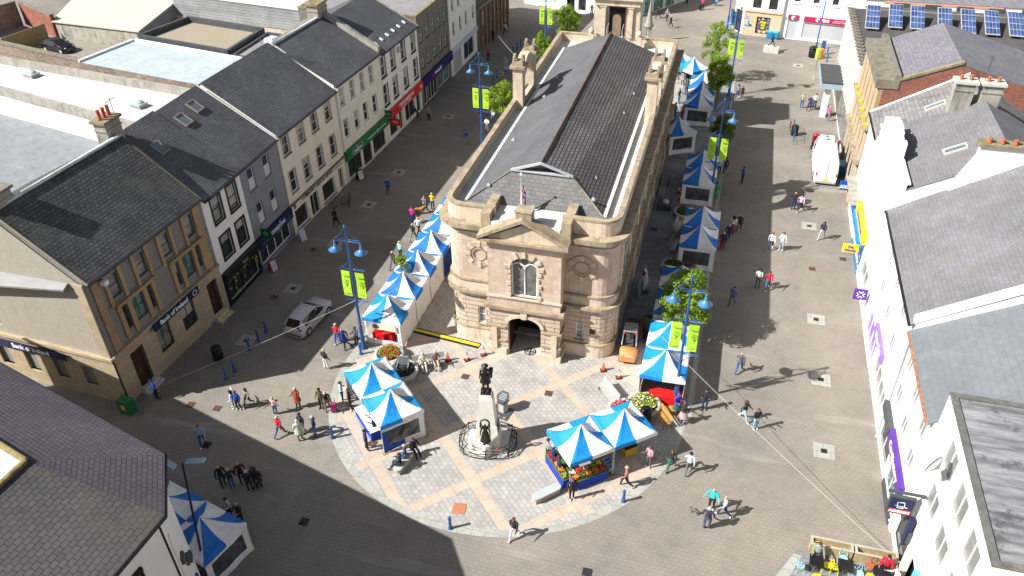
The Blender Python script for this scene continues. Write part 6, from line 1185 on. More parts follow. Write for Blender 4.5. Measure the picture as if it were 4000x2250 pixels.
for s in (-1,1): b=MB(); b.tube([(s*.7,-.28,0),(s*.7,-.2,.4),(s*.7,.25,.42),(s*.7,.4,.95)],.022,5); b.tube([(s*.7,.2,.42),(s*.7,.35,0)],.022,5); b.tube([(s*.7,-.25,.42),(s*.7,-.25,.62),(s*.7,.28,.62)],.018,5); b.build('iron_end',black,t,local=True)
t=thing('carved_wood_table','small carved wooden table with ornaments beside the slatted bench','table',(-.55,37.75,0),.3); b=MB(); b.box(0,0,.45,.7,.5,.05); b.build('table_top',wood,t,local=True)
for px,py in ((-.3,-.2),(.3,-.2),(.3,.2),(-.3,.2)): b=MB(); b.tube([(px,py,0),(px,py,.45)],.03,5); b.build('leg',wood,t,local=True)
for k,(px,py) in enumerate(((-.2,.05),(.1,-.1),(.2,.12))): b=MB(); b.lathe([(.06,0),(.08,.08),(.04,.16),(.05,.24),(.01,.3)],0,0,8); tag(b.build('carved_ornament',wood,loc=(-.55+px,37.75+py,.5)),['squat carved ornament, left on the little table','carved ornament at the front of the little table','carved ornament at the right of the little table'][k],'ornament','carved ornaments')
# memorial
t=thing('war_memorial','pale stone war memorial with dark bronze soldier on top and robed figure holding a wreath','war memorial',(-11.0,32.45,0),rad(10))
b=MB(); b.prism([(-1.25,-1.0),(1.25,-1.0),(1.25,1.0),(-1.25,1.0)],0,.12); b.prism([(-.95,-.8),(.95,-.8),(.95,.8),(-.95,.8)],.12,.35)
def taper(b,x0,y0,x1,y1,z0,z1,mi=0):
    p=[(-x0,-y0,z0),(x0,-y0,z0),(x0,y0,z0),(-x0,y0,z0)]; q=[(-x1,-y1,z1),(x1,-y1,z1),(x1,y1,z1),(-x1,y1,z1)]
    for k in range(4): b.poly([p[k],p[(k+1)%4],q[(k+1)%4],q[k]],mi)
    b.poly(q,mi)
taper(b,.8,.62,.62,.52,.35,1.9); taper(b,.55,.45,.4,.36,1.9,3.95); b.box(0,0,3.95,.78,.7,.1); taper(b,.34,.3,.31,.27,4.05,4.3); b.prism([(.0+.34*math.cos(2*PI*k/8),-.95+.3*math.sin(2*PI*k/8)) for k in range(8)],.12,1.0); b.build('stone_pedestal',memst,t,local=True)
b=MB(); b.ob((.66,-.35,.7),(.06,0,0),(0,.7,0),(-.05,0,1.2)); b.build('bronze_plaque',bronze,t,local=True); b=MB(); b.box(0,0,4.3,.62,.55,.1); b.build('statue_base',bronze,t,local=True)
# railing
b=MB(); 
def oval(rx1,ry1,z,n=32): return [Vector((rx1*math.copysign(abs(math.cos(2*PI*k/n))**.7,math.cos(2*PI*k/n)),ry1*math.copysign(abs(math.sin(2*PI*k/n))**.7,math.sin(2*PI*k/n)),z)) for k in range(n)]
for rr,z,r_ in ((1.75,.5,.028),(1.75,.15,.025),(1.45,.78,.022),(1.6,.65,.018)): b.tube(oval(rr,rr*.8,z),r_,5,closed=True)
o1=oval(1.75,1.4,0); o2=oval(1.4,1.12,.85)
for k in range(0,32,4): p=o1[k]; b.tube([(p.x,p.y,0),(p.x,p.y,.55),(o2[k].x,o2[k].y,.8)],.03,5); b.sph((p.x,p.y,.58),.05,6)
for k in range(32): b.tube([(o1[k].x,o1[k].y,.15),(o1[k].x,o1[k].y,.5)],.012,4)
b.build('iron_railing',black,t,local=True)
b=MB()
for px,py in ((-.8,-1.0),(.7,-1.15),(1.2,.5)): b.sph((px,py,.8),.07,6)
b.build('poppy_wreaths',red,t,local=True)
t=thing('hexagonal_memorial_plinth','pale hexagonal plinth with dark slanted inscription slab behind the statue','memorial plinth',(-10.9,35.45,0),rad(-12)); hexp=[(.36*math.cos(PI/3*k),.36*math.sin(PI/3*k)) for k in range(6)]
b=MB(); b.prism(hexp,.05,1.0); b.build('plinth',pstone,t,local=True); b=MB(); n=6; q=[(.46*math.cos(PI/3*k),.46*math.sin(PI/3*k)) for k in range(6)]
b.poly([(x,y,1.15+.35*y) for x,y in q]); 
for k in range(6): x,y=q[k]; x2,y2=q[(k+1)%6]; b.poly([(x,y,1.0+.35*y),(x2,y2,1.0+.35*y2),(x2,y2,1.15+.35*y2),(x,y,1.15+.35*y)])
sl_=b.build('slab',dgrey,t,local=True); b=MB()
for k in range(5): w_=.5-.04*abs(k-2); y=.2-k*.1; b.ob((-w_/2,y,1.157+.35*y),(w_,0,0),(0,.035,.012),(0,0,.004))
b.build('inscription_lines',lgrey,sl_,local=True); b=MB(); b.box(0,-.25,0,1.3,1.1,.05); ba=b.build('dark_base_slab',dgrey,t,local=True); b=MB(); 
for px in (-.4,0,.4): b.box(px,-.65,.05,.12,.12,.008)
b.build('base_emblems',P('brass',(.4,.33,.12),.5),ba,local=True)
# cable ramp
def ramp_(p,q,w_,label):
    p=Vector((*p,0));q=Vector((*q,0)); d=(q-p); n=Vector((-d.y,d.x,0)).normalized(); t=thing('cable_ramp',label,'cable ramp',p,0,'yellow and black cable ramps'); b=MB(); b.ob(p-n*w_/2,d,n*w_,Z3*.05); b.build('rubber_base',blackr,t); b=MB(); b.ob(p-n*w_*.18+Z3*.05,d,n*w_*.42,Z3*.03); b.build('yellow_lid',yellow,t)
ramp_((-19.4,41.7),(-14.3,41.15),.55,'long yellow-topped cable ramp from the tents to the hall'); ramp_((-3.0,62.9),(-2.6,62.9),.5,'short yellow ramp end beside the shaded planter'); ramp_((-2.9,65.9),(-2.5,65.9),.5,'short yellow ramp end by the second right lamp')
# postbox
t=thing('post_box','bright red pillar post box by the van','post box',(9.35,79.4,0)); b=MB(); b.lathe([(.3,0),(.3,.25)],0,0,16); b.build('black_base',black,t,local=True); b=MB(); b.lathe([(.26,.25),(.26,1.45),(.33,1.48),(.33,1.58),(.25,1.66),(.05,1.72)],0,0,18); pb=b.build('pillar',red,t,local=True); b=MB(); b.box(0,-.26,1.2,.26,.05,.06); b.build('letter_slot',black,pb,local=True)
# cycle racks + bicycles
for k,y in enumerate((80.1,81.1,83.2)): t=thing('cycle_rack',['nearest blue cycle rack in the right street','middle blue cycle rack in the right street','farthest blue cycle rack, with a bicycle'][k],'cycle rack',(7.4,y,0),rad(90),'blue cycle racks'); b=MB(); b.tube([(-.4,0,0),(-.4,0,1.2),(.4,0,1.2),(.4,0,0)],.03,6); b.tube([(-.4,0,.4),(.4,0,.4)],.02,5); b.build('hoop',bluepaint,t,local=True)
def bicycle(x,y,rz,col,label):
    t=thing('bicycle',label,'bicycle',(x,y,0),rz,'parked bicycles')
    for s in (-.52,.52):
        b=MB(); b.tube([(s+.33*math.cos(2*PI*k/18),0,.34+.33*math.sin(2*PI*k/18)) for k in range(18)],.02,5,closed=True); 
        for k in range(8): a=2*PI*k/8; b.tube([(s,0,.34),(s+.32*math.cos(a),0,.34+.32*math.sin(a))],.005,3)
        b.build('wheel',blackr,t,local=True)
    b=MB(); A=[(-.52,0,.34),(-.1,0,.3),(.32,0,.78),(-.22,0,.76),(-.52,0,.34)]; b.tube(A,.018,5); b.tube([(-.1,0,.3),(-.25,0,.88)],.018,5); b.tube([(.52,0,.34),(.3,0,.95)],.018,5); b.build('frame',col,t,local=True)
    b=MB(); b.tube([(.25,-.25,.98),(.32,0,1.0),(.25,.25,.98)],.015,5); b.build('handlebar',black,t,local=True); b=MB(); b.sph((-.27,0,.92),.1,8,sc3=(1.3,.7,.4)); b.build('saddle',black,t,local=True)
bicycle(-32.6,57.0,rad(55),grey,'silver bicycle leaning outside the charity shop'); bicycle(-31.9,57.6,rad(-70),bluepaint,'dark bicycle nearer the street outside the charity shop'); bicycle(7.1,83.5,rad(90),red,'red and black bicycle at the far cycle rack')
def aboard(x,y,rz,m1,label):
    t=thing('sandwich_board',label,'sandwich board',(x,y,0),rz,'sandwich boards on the pavement')
    for s in (-1,1): b=MB(); b.ob((-.32,s*.25,0),(.64,0,0),(0,.03,0),(0,-s*.22,1.05)); q=b.build('board_panel',m1,t,local=True)
    b=MB(); b.ob((-.26,-.275,.1),(.52,0,0),(0,.01,0),(0,.2,.85)); b.build('poster',P('board_poster',(.5,.55,.6),.6,var=.25,sc_=6),t,local=True)
aboard(-33.2,50.9,rad(70),P('pale_board',(.5,.55,.65),.5),'pale sandwich board outside the chemist'); aboard(-32.9,62.2,rad(60),black,'black-framed sandwich board outside the green optician'); aboard(-33.3,46.1,rad(70),P('red_board',(.4,.02,.04),.5),'dark red sandwich board outside the pub')
t=thing('green_grit_bin','green utility box with orange sticker at the bank corner','utility box',(-34.4,29.2,0),rad(-5)); b=MB(); b.box(0,0,0,.9,.6,1.1); b.build('cabinet',green_s,t,local=True); b=MB(); b.box(0,-.31,.4,.35,.02,.4); b.build('sticker',P('sticker_orange',(.8,.4,.02),.6),t,local=True)
t=thing('blue_plastic_bins','pair of light blue lidded bins under the tan shop window','bins',(4.9,112.7,0),rad(-7)); 
for s in (-.38,.38): b=MB(); b.box(s,0,0,.7,.6,.9); bb=b.build('bin_body',P('bin_blue',(.02,.2,.42),.5),t,local=True); b=MB(); b.box(s,0,.9,.72,.62,.1); b.build('bin_lid',P('bin_lid_blue',(.05,.4,.6),.5),t,local=True)
t=thing('blue_wheelie_bin','blue wheeled bin between the van and shopfront','wheeled bin',(11.5,74.2,0)); b=MB(); b.box(0,0,0,.8,1.2,1.1); b.build('bin_body',P('wheelie_blue',(.03,.12,.3),.5),t,local=True); b=MB(); b.box(0,0,1.1,.85,1.25,.12); b.build('bin_lid',bluelit,t,local=True)
t=thing('information_board','blue information board at the far end of the right street','information board',(11.2,108.0,0)); b=MB(); b.box(0,0,.3,.5,.08,1.5); b.build('board',bluepaint,t,local=True); b=MB(); b.box(0,0,0,.3,.06,.3); b.build('foot',dgrey,t,local=True)
t=thing('recycling_unit','orange and lime recycling unit beside the dark bin','recycling bin',(10.75,106.2,0),.5); b=MB(); b.box(-.2,0,0,.35,.6,1.3); b.build('lime_half',lime,t,local=True); b=MB(); b.box(.2,0,0,.35,.6,1.3); b.build('orange_half',orange,t,local=True)
t=thing('blue_a_frame_banner','blue and yellow feather banner at the corner shop','banner',(-.9,115.4,0)); b=MB(); b.tube([(0,0,0),(0,0,3)],.03,5); b.build('banner_pole',grey,t,local=True); b=MB(); b.poly([(.02,0,.8),(.8,0,.8),(.8,0,2.2),(.3,0,2.8),(.02,0,2.9)]); b.build('banner_cloth',bluelit,t,local=True)
for k,(y,l) in enumerate(((50.3,'nearer white panel leaning in the shaded passage'),(51.3,'farther white panel leaning in the shaded passage'))): t=thing('leaning_panel',l,'panel',(-4.1+k*.25,y,0),rad(84),'panels leaning in the passage'); b=MB(); b.ob((-.8,0,0),(1.6,0,0),(0,.04,0),(0,.12,1.0)); b.build('panel_sheet',lgrey,t,local=True); b=MB(); b.tube([(-.7,.25,0),(-.7,.1,.9)],.02,4); b.build('panel_prop',dgrey,t,local=True)
t=thing('steel_stair_rail','black metal stair rails at the hall side steps','railing',(-4.3,66.5,0)); b=MB()
for x in (-.4,.35): b.tube([(x,-.8,0),(x,-.8,1.1),(x,.9,1.5),(x,.9,0)],.03,5); b.tube([(x,-.8,.6),(x,.9,1.0)],.02,5)
b.build('rails',black,t,local=True); b=MB(); b.box(0,0,0,.9,1.6,.3); b.build('steps',concrete,t,local=True)
t=thing('waste_bags','white rubbish sack on a dark crate beside the hall east wall','rubbish sack',(-3.9,63.9,0)); b=MB(); b.box(0,0,0,1.3,1.4,.55); b.build('crate',dgrey,t,local=True); b=MB(); b.sph((.1,-.3,.75),.32,10,sc3=(1,1,.8)); b.build('sack',lgrey,t,local=True)
# forklift + pallet
t=thing('forklift','orange forklift with grey cage roof beside the hall corner','forklift',(-3.95,42.9,0),rad(4)); 
b=MB(); S_=[(-1.18,.3,.45,.85),(-1.05,.25,.55,1.0),(-.75,.25,.6,1.08),(-.3,.3,.6,.95),(-.1,.4,.55,.75)]
for i in range(4):
    q=lambda s_:[Vector((-s_[2],s_[0],s_[1])),Vector((-s_[2],s_[0],s_[3]-.15)),Vector((-s_[2]*.8,s_[0],s_[3])),Vector((s_[2]*.8,s_[0],s_[3])),Vector((s_[2],s_[0],s_[3]-.15)),Vector((s_[2],s_[0],s_[1]))]
    a,c_=q(S_[i]),q(S_[i+1])
    for k in range(5): b.poly([a[k],a[k+1],c_[k+1],c_[k]],0,True)
    if i==0: b.poly(a)
b.build('counterweight',P('forklift_orange',(.62,.24,.08),.5,var=.1),t,local=True)
b=MB(); b.box(0,.55,.3,1.1,1.1,.35); b.box(0,.05,1.15,.5,.4,.15); b.box(0,.2,1.2,.5,.1,.5); b.build('chassis',dgrey,t,local=True); b=MB()
for px,py,qx,qy in ((-.5,-.35,-.42,-.1),(.5,-.35,.42,-.1),(-.5,1.05,-.42,.75),(.5,1.05,.42,.75)): b.tube([(px,py,1.1 if py<0 else .5),(qx,qy,2.1)],.045,5)
b.box(0,.32,2.1,.95,.08,.05)
for k in range(5): b.box(-.38+k*.19,.35,2.1,.09,.95,.05)
b.box(0,-.12,2.09,.95,.08,.07); b.box(0,.8,2.09,.95,.08,.07); b.box(0,.35,2.15,.8,.5,.05); b.build('overhead_guard',grey,t,local=True)
b=MB(); 
for x in (-.35,.35): b.box(x,1.25,.1,.12,.15,2.0)
for x in (-.25,.25): b.box(x,1.9,.08,.12,1.2,.05)
b.box(0,1.25,2.0,.8,.12,.12); b.build('mast_and_forks',black,t,local=True)
for px in (-.52,.52):
    for py,r_ in ((-.75,.26),(.95,.3)): b=MB(); b.tube([(px-.09,py,r_),(px+.09,py,r_)],r_,14); b.build('wheel',blackr,t,local=True)
for px in (-.35,.35): b=MB(); b.box(px,-.15,1.95,.12,.05,.1); b.build('tail_light',red,t,local=True)
text('TOYOTA',.15,white_p,t,(-3.86,41.7,.78),(1,.07,0),(0,0,1)) 
t=thing('pallet_stack','stack of brown wooden pallets behind the forklift','pallets',(-3.85,45.9,0),rad(5)); 
for z in range(4):
    b=MB()
    for k in range(6): b.box(-.5+k*.2,0,.14+z*.15,.12,1.0,.02)
    for k in range(3): b.box(0,-.42+k*.42,z*.15+.0,1.15,.09,.13)
    b.build('pallet',palw,t,local=True)
t=thing('black_trolley','black cage trolley between forklift and pallets','trolley',(-3.6,44.8,0) if False else (-2.95,45.2,0)); b=MB(); b.box(0,0,.15,.6,.9,.06); 
for px,py in ((-.28,-.42),(.28,-.42),(.28,.42),(-.28,.42)): b.tube([(px,py,.15),(px,py,1.0)],.02,4)
for z in (.5,.75,1.0): b.tube([(-.28,-.42,z),(.28,-.42,z),(.28,.42,z),(-.28,.42,z)],.015,4,closed=True)
b.build('cage',black,t,local=True); b=MB(); 
for px in (-.25,.25): b.tube([(px-.02,-.35,.07),(px+.02,-.35,.07)],.07,8); b.tube([(px-.02,.35,.07),(px+.02,.35,.07)],.07,8)
b.build('castors',blackr,t,local=True)
# bronze runner statue
t=thing('runner_statue','bronze running figure on a low stone block at the far right','statue',(4.85,107.5,0),rad(-8)); b=MB(); b.box(0,0,0,1.9,1.0,.7); b.build('stone_block',stonelight,t,local=True)
# ---------------- vehicles ----------------
carpaint=P('silver_car_paint',(.5,.51,.53),.3,metal=.15,spec=.6,var=.02); carblack=P('black_car_paint',(.008,.009,.012),.12,spec=.7,var=.02)
carglass=glassy('car_glass',(.015,.018,.02),.04,.8)
def loft(t,S,glassids,paint,nm='body'):
    body=MB(); g_=MB()
    def pts(s): y,ws,wb,zb,wt,zt=s; return [Vector((ws,y,.22)),Vector((wb,y,zb)),Vector((wt,y,zt-.05)),Vector((wt*.82,y,zt)),Vector((-wt*.82,y,zt)),Vector((-wt,y,zt-.05)),Vector((-wb,y,zb)),Vector((-ws,y,.22))]
    for i in range(len(S)-1):
        a,c_=pts(S[i]),pts(S[i+1])
        for k in range(7):
            isg=(k in(1,5) and i in glassids['side']) or (k in(3,) and i in glassids['top']); (g_ if isg else body).poly([a[k],c_[k],c_[k+1],a[k+1]],0,not isg)
    body.poly(pts(S[0])); body.poly(pts(S[-1])[::-1]); body.poly([Vector((S[0][1],S[0][0],.22)),Vector((-S[0][1],S[0][0],.22)),Vector((-S[-1][1],S[-1][0],.22)),Vector((S[-1][1],S[-1][0],.22))])
    body.build(nm,paint,t,local=True,weld=True); g_.build('windows',carglass,t,local=True)
def wheels(t,xs,ys,r_=.33,w_=.2):
    for x in (-xs,xs):
        for y in ys:
            b=MB(); b.tube([(x-w_/2,y,r_),(x+w_/2,y,r_)],r_,20); w=b.build('wheel',blackr,t,local=True); b=MB(); b.tube([(x-w_/2-.012,y,r_),(x+w_/2+.012,y,r_)],r_*.62,14); b.build('rim',lgrey,w,local=True)
def car(x,y,rz,paint,label):
    t=thing('parked_car',label,'car',(x,y,0),rz,None)
    S=[(-2.12,.66,.68,.66,.58,.78),(-2.0,.82,.84,.86,.72,.96),(-1.55,.88,.88,.94,.60,1.38),(-.6,.9,.9,.93,.64,1.46),(.25,.9,.9,.92,.63,1.43),(1.0,.89,.88,.93,.70,.99),(1.75,.84,.84,.82,.62,.86),(2.1,.68,.70,.6,.5,.68)]
    loft(t,S,{'side':[2,3,4],'top':[1,4]},paint); wheels(t,.82,(-1.3,1.3))
    for s in (-1,1):
        b=MB(); b.sph((s*.66,-2.0,.86),.2,8,sc3=(1,.45,.6)); b.build('tail_light',P('tail_red',(.45,.01,.02),.2,spec=.6),t,local=True); b=MB(); b.sph((s*.6,1.93,.68),.18,8,sc3=(1,.6,.5)); b.build('headlight',P('lamp_glass',(.6,.62,.65),.15,spec=.7),t,local=True)
        b=MB(); b.box(s*.98,.75,.95,.18,.12,.12); b.build('mirror',paint,t,local=True)
        b=MB(); 
        for y_ in (-.35,.35): b.ob((s*.885,y_,.3),(.012*s,0,0),(0,.012,0),(-.01*s,0,.63))
        b.build('door_seams',black,t,local=True)
    b=MB(); b.ob((-.26,-2.14,.62),(.52,0,0),(0,.015,0),(0,0,.12)); b.build('number_plate',P('plate_yellow',(.7,.55,.02),.5),t,local=True)
    b=MB(); b.ob((-.7,-2.1,.3),(1.4,0,0),(0,-.03,0),(0,0,.16)); b.build('bumper_trim',dgrey,t,local=True); return t
car(-27.35,40.7,rad(-6),carpaint,'silver hatchback standing in the shaded left street'); car(-80.9,79.4,rad(-98),carblack,'glossy black car parked in the rear yard').location.z=3.0
t=thing('delivery_van','white high-roof refrigerated van parked facing away in the right street','van',(10.1,75.0,0),rad(0)); vp=P('van_white',(.8,.8,.8),.35,spec=.5,var=.02)
S=[(-3.5,.92,.98,1.2,.86,2.45),(-3.3,.98,1.0,1.2,.88,2.52),(1.2,1.0,1.0,1.2,.88,2.55),(2.1,.99,.99,1.25,.84,2.4),(2.9,.96,.96,1.2,.8,1.35),(3.5,.85,.86,.9,.66,1.05)]
loft(t,S,{'side':[2],'top':[3]},vp); wheels(t,.9,(-2.2,2.3),.36,.22)
b=MB(); b.box(0,.9,2.56,1.1,.75,.22); b.box(0,1.75,2.5,1.3,.6,.12); b.build('fridge_unit',vp,t,local=True); b=MB(); 
for y_ in (.75,1.75): b.lathe([(.18,0),(.16,.02)],0,y_,12,z0=2.63 if y_>1 else 2.79)
b.build('fridge_fan',black,t,local=True)
b=MB()
for k in range(5): b.box(-.5+k*.25,-.6,2.56,.12,1.7,.02)
b.build('roof_slats',P('roof_grey',(.6,.6,.57),.6),t,local=True)
for s in (-1,1):
    b=MB(); b.box(s*.88,-3.5,1.0,.1,.06,.32); b.build('tail_light',P('tail_red',(.45,.01,.02),.2,spec=.6),t,local=True); b=MB(); b.box(s*1.12,2.3,1.3,.2,.12,.3); b.build('mirror',black,t,local=True); b=MB(); b.box(s*.62,3.45,.7,.3,.1,.16); b.build('headlight',P('lamp_glass',(.6,.62,.65),.15,spec=.7),t,local=True)
b=MB(); b.box(0,-3.51,.5,.55,.03,.13); b.build('number_plate',P('plate_yellow',(.7,.55,.02),.5),t,local=True); b=MB(); b.box(0,-3.52,.3,1.8,.1,.18); b.build('rear_bumper',lgrey,t,local=True); b=MB(); b.box(0,-3.51,.6,.02,.03,1.75); b.build('door_seam',dgrey,t,local=True)
# ---------------- stall goods ----------------
def ptable(name,x,y,rz,L,W,cloth,top,label,group='stall tables',h=.75):
    t=thing(name,label,'stall table',(x,y,0),rz,group); b=MB(); b.box(0,0,.05,L,W,h-.1); b.build('table_skirt',cloth,t,local=True); b=MB(); b.box(0,0,h-.05,L+.04,W+.04,.05); b.build('table_top',top,t,local=True); return t
a40=rad(40); ux=Vector((math.cos(a40),math.sin(a40),0)); uy=Vector((-math.sin(a40),math.cos(a40),0)); s0=Vector((-5.35,30.0,0))
pp=s0+ux*1.3+uy*.35; ptable('produce_table',pp.x,pp.y,a40,2.3,.85,tableblue,turf,'front veg table with green turf top and blue skirt')
pp=s0+ux*.15+uy*1.5; ptable('produce_table',pp.x,pp.y,a40,.85,2.3,tableblue,turf,'side veg table with turf top along the left of the stall')
pp=s0+ux*4.6+uy*1.7; ptable('flower_table',pp.x,pp.y,a40,.8,1.7,yelcloth,black,'table under a mustard cloth at the right end of the stall')
pp=s0+ux*2.7+uy*2.2; ptable('rear_table',pp.x,pp.y,a40,1.2,.6,darkwood,wood,'dark table at the back of the veg stall')
ptable('red_table',-.95,38.85,0,2.1,.8,redcloth,redcloth,'table draped in bright red cloth beneath the front right tent')
ptable('counter_table',-21.1,40.15,0,1.5,.6,redcloth,redcloth,'red-covered counter inside the front left-row tent'); ptable('book_table',-18.7,31.9,rad(46.5),.7,2.6,tableblue,white_p,'long white-topped table along the open side of the left tents')
ptable('film_table',-16.35,31.4,rad(46.5),1.5,.6,P('cream_cloth',(.7,.66,.5),.8),white_p,'cream table glimpsed through the tent window')
for k,(x,y) in enumerate(((-.4,56.),(-1.2,66.4),(-2.6,83.6),(-1.3,70),(-.4,59))): ptable('inner_table',x,y+.1,0,2.0,.7,white_p,dgrey,['table inside the middle film-window tent','table inside the tent behind the second lamp','table inside the front tent of the far trio','table under the shaded banners tent','table in the rear middle tent'][k])
prod=[('carrots',(.8,.25,.03)),('cauliflowers',(.75,.72,.6)),('broccoli',(.08,.16,.03)),('red apples',(.5,.03,.03)),('oranges',(.85,.32,.02)),('potatoes',(.5,.35,.17)),('peppers',(.6,.3,.02)),('lettuces',(.25,.42,.08)),('tomatoes',(.65,.05,.02)),('lemons',(.8,.65,.05)),('beetroot',(.2,.02,.08)),('mushrooms',(.6,.55,.45))]
def crate(p,rz,nm,col,label):
    t=thing('produce_crate',label,'produce crate',p,rz,'crates of fruit and vegetables on the stall'); b=MB()
    for a in ((0,-.17,.4,.02),(0,.17,.4,.02),(-.2,0,.02,.32),(.2,0,.02,.32)): b.box(a[0],a[1],0,a[2],a[3],.12)
    b.box(0,0,0,.4,.34,.015); b.build('crate_box',palw,t,local=True); b=MB(); rnd=random.Random(hash(nm)%99 if False else len(label))
    for k in range(26): b.sph((rnd.uniform(-.16,.16),rnd.uniform(-.13,.13),.1+rnd.uniform(0,.06)),.045,6)
    o=b.build('produce',P('produce_'+nm.replace(' ','_'),col,.6,var=.3,sc_=12),t,local=True)
k=0
for i in range(5):
    for j in range(2): nm,col=prod[k%12]; q=s0+ux*(.42+i*.44)+uy*(.18+j*.38); crate(q+Z3*.76,a40,nm,col,f'crate of {nm} in the {"front" if j==0 else "back"} line of the veg table, {["leftmost","second from left","in the middle","second from right","rightmost"][i]}'); k+=1
for i in range(5): nm,col=prod[(i*5+7)%12]; q=s0+ux*(-.05)+uy*(.6+i*.45); crate(q+Z3*.76,a40+PI/2,nm,col,f'crate of {nm} on the side veg table, {["nearest the front corner","second along","middle one","fourth along","farthest back"][i]}')
pp=s0+ux*4.6+uy*1.7
for k in range(9): q=pp+ux*random.uniform(-.3,.3)+uy*random.uniform(-.75,.75); b=MB(); b.lathe([(.07,0),(.09,.15)],0,0,8); b.sph((0,0,.24),.12,7); tag(b.build('potted_flower',[(fl_p,fl_w,fl_r,G1)[k%4]],loc=q+Z3*.75),'potted plant among the jumble on the mustard-cloth table','potted plant','potted plants on the mustard cloth')
for k in range(3): q=s0+ux*(3.0+.0*k)+uy*(.5+.25*k); t=thing('plastic_crate',['lowest pale blue crate by the middle stall leg','pale blue crate behind the first at the stall leg','rear pale blue crate at the stall leg'][k],'plastic crate',(q.x,q.y,0),a40,'pale blue plastic crates'); b=MB(); 
for o_ in [o for o in bpy.data.objects if o.name.startswith('plastic_crate')]:
    b=MB(); 
    for a in ((0,-.14,.4,.015),(0,.14,.4,.015),(-.2,0,.015,.28),(.2,0,.015,.28)): b.box(a[0],a[1],0,a[2],a[3],.32)
    b.box(0,0,0,.4,.28,.02); b.build('crate_shell',P('pale_blue_plastic',(.35,.5,.6),.4),o_,local=True)
for k in range(14):
    b=MB(); rz=random.uniform(0,3); b.lathe([(.05,0),(.06,.1),(.03,.2),(.04,.28),(.01,.3)],0,0,7); cc=[wood,bluepaint,yellow,wood][k%4]; tag(b.build('carved_figurine',cc,loc=(-1.7+k*.12,38.75+.12*(k%3),.75)),'small carved wooden figure standing on the red table','figurine','carved figures on the red table')
for k in range(10):
    b=MB(); b.box(0,0,0,.22,.28,.05,random.uniform(0,1)); q=Vector((-18.7,31.9,.75))+Vector((-math.sin(rad(46.5)),math.cos(rad(46.5)),0))*(-1.15+k*.25); tag(b.build('paperback',[white_p,yellow,darkwood,canvasdb,dgrey][k%5],loc=q),['white','yellow','brown','blue','grey'][k%5]+' leaflet pile on the long table, '+['first','second','third','fourth','fifth','sixth','seventh','eighth','ninth','tenth'][k]+' from its near end','leaflets','leaflet piles on the long table')
# ---------------- cafe ----------------
yc=P('yellow_chair',(.78,.6,.02),.45); bc=P('pale_blue_chair',(.3,.5,.56),.45); rc_=P('rust_chair',(.4,.1,.05),.6)
def chair(x,y,rz,m_,label):
    t=thing('cafe_chair',label,'chair',(x,y,0),rz,'cafe chairs behind the timber planters'); b=MB(); b.lathe([(.2,.43),(.22,.46),(.2,.47)],0,0,14); b.build('seat',m_,t,local=True)
    b=MB(); b.tube([(-.19,.18,.45),(-.2,.24,.7),(-.12,.27,.86),(.12,.27,.86),(.2,.24,.7),(.19,.18,.45)],.02,5); b.tube([(-.15,.2,.5),(.15,.26,.82)],.014,4); b.tube([(.15,.2,.5),(-.15,.26,.82)],.014,4); b.build('backrest',m_,t,local=True)
    for px,py in ((-.17,-.17),(.17,-.17),(.17,.17),(-.17,.17)): b=MB(); b.tube([(px,py,.45),(px*1.2,py*1.2,0)],.016,5); b.build('leg',m_,t,local=True)
for a in ((8.05,29.1,0,yc,'yellow chair under the person in the grey jumper'),(8.55,28.35,rad(-90),yc,'yellow chair at the right of the first black table'),(8.05,27.5,PI,yc,'yellow chair at the near side of the first black table'),(9.4,29.0,0,bc,'pale blue chair behind the second black table'),(8.95,28.35,rad(90),yc,'yellow chair at the left of the second black table'),(9.5,27.7,PI,yc,'yellow chair at the near side of the second black table'),(10.15,28.25,rad(20),bc,'pale blue chair between the second table and the round table'),(10.65,28.2,rad(160),yc,'yellow chair near the round table'),(10.75,28.85,0,rc_,'rust-backed chair against the planter'),(11.45,29.1,0,rc_,'chair under the person in red'),(7.25,28.0,rad(100),bc,'pale blue chair with bags at the left end of the cafe')): chair(*a)
for k,(x,y) in enumerate(((8.0,28.25),(9.4,28.35))): t=thing('cafe_table',['left square black cafe table','right square black cafe table with nobody at it'][k],'table',(x,y,0),rad(-5),'square black cafe tables'); b=MB(); b.box(0,0,.72,.72,.68,.04); b.build('table_top',black,t,local=True); b=MB(); b.tube([(0,0,.03),(0,0,.72)],.04,6); b.box(0,0,0,.45,.45,.03); b.build('pedestal',dgrey,t,local=True)
t=thing('round_cafe_table','round black cafe table crowded with plates','table',(11.2,28.35,0)); b=MB(); b.lathe([(.48,.72),(.5,.74),(.48,.76)],0,0,18); b.build('table_top',black,t,local=True); b=MB(); b.tube([(0,0,0),(0,0,.72)],.05,6); b.build('pedestal',dgrey,t,local=True)
for k,(px,py) in enumerate(((0,.2),(-.25,.0),(-.1,-.25),(.2,-.15),(.3,.12))): b=MB(); b.lathe([(.06,0),(.12,.02),(.13,.03)],0,0,12); tag(b.build('plate',yellow if k==0 else white_p,loc=(11.2+px,28.35+py,.765)),['yellow plate at the back of the round table','white plate at the left of the round table','white plate at the near left of the round table','white plate at the near right of the round table','white plate at the right of the round table'][k],'plate','plates on the round table')
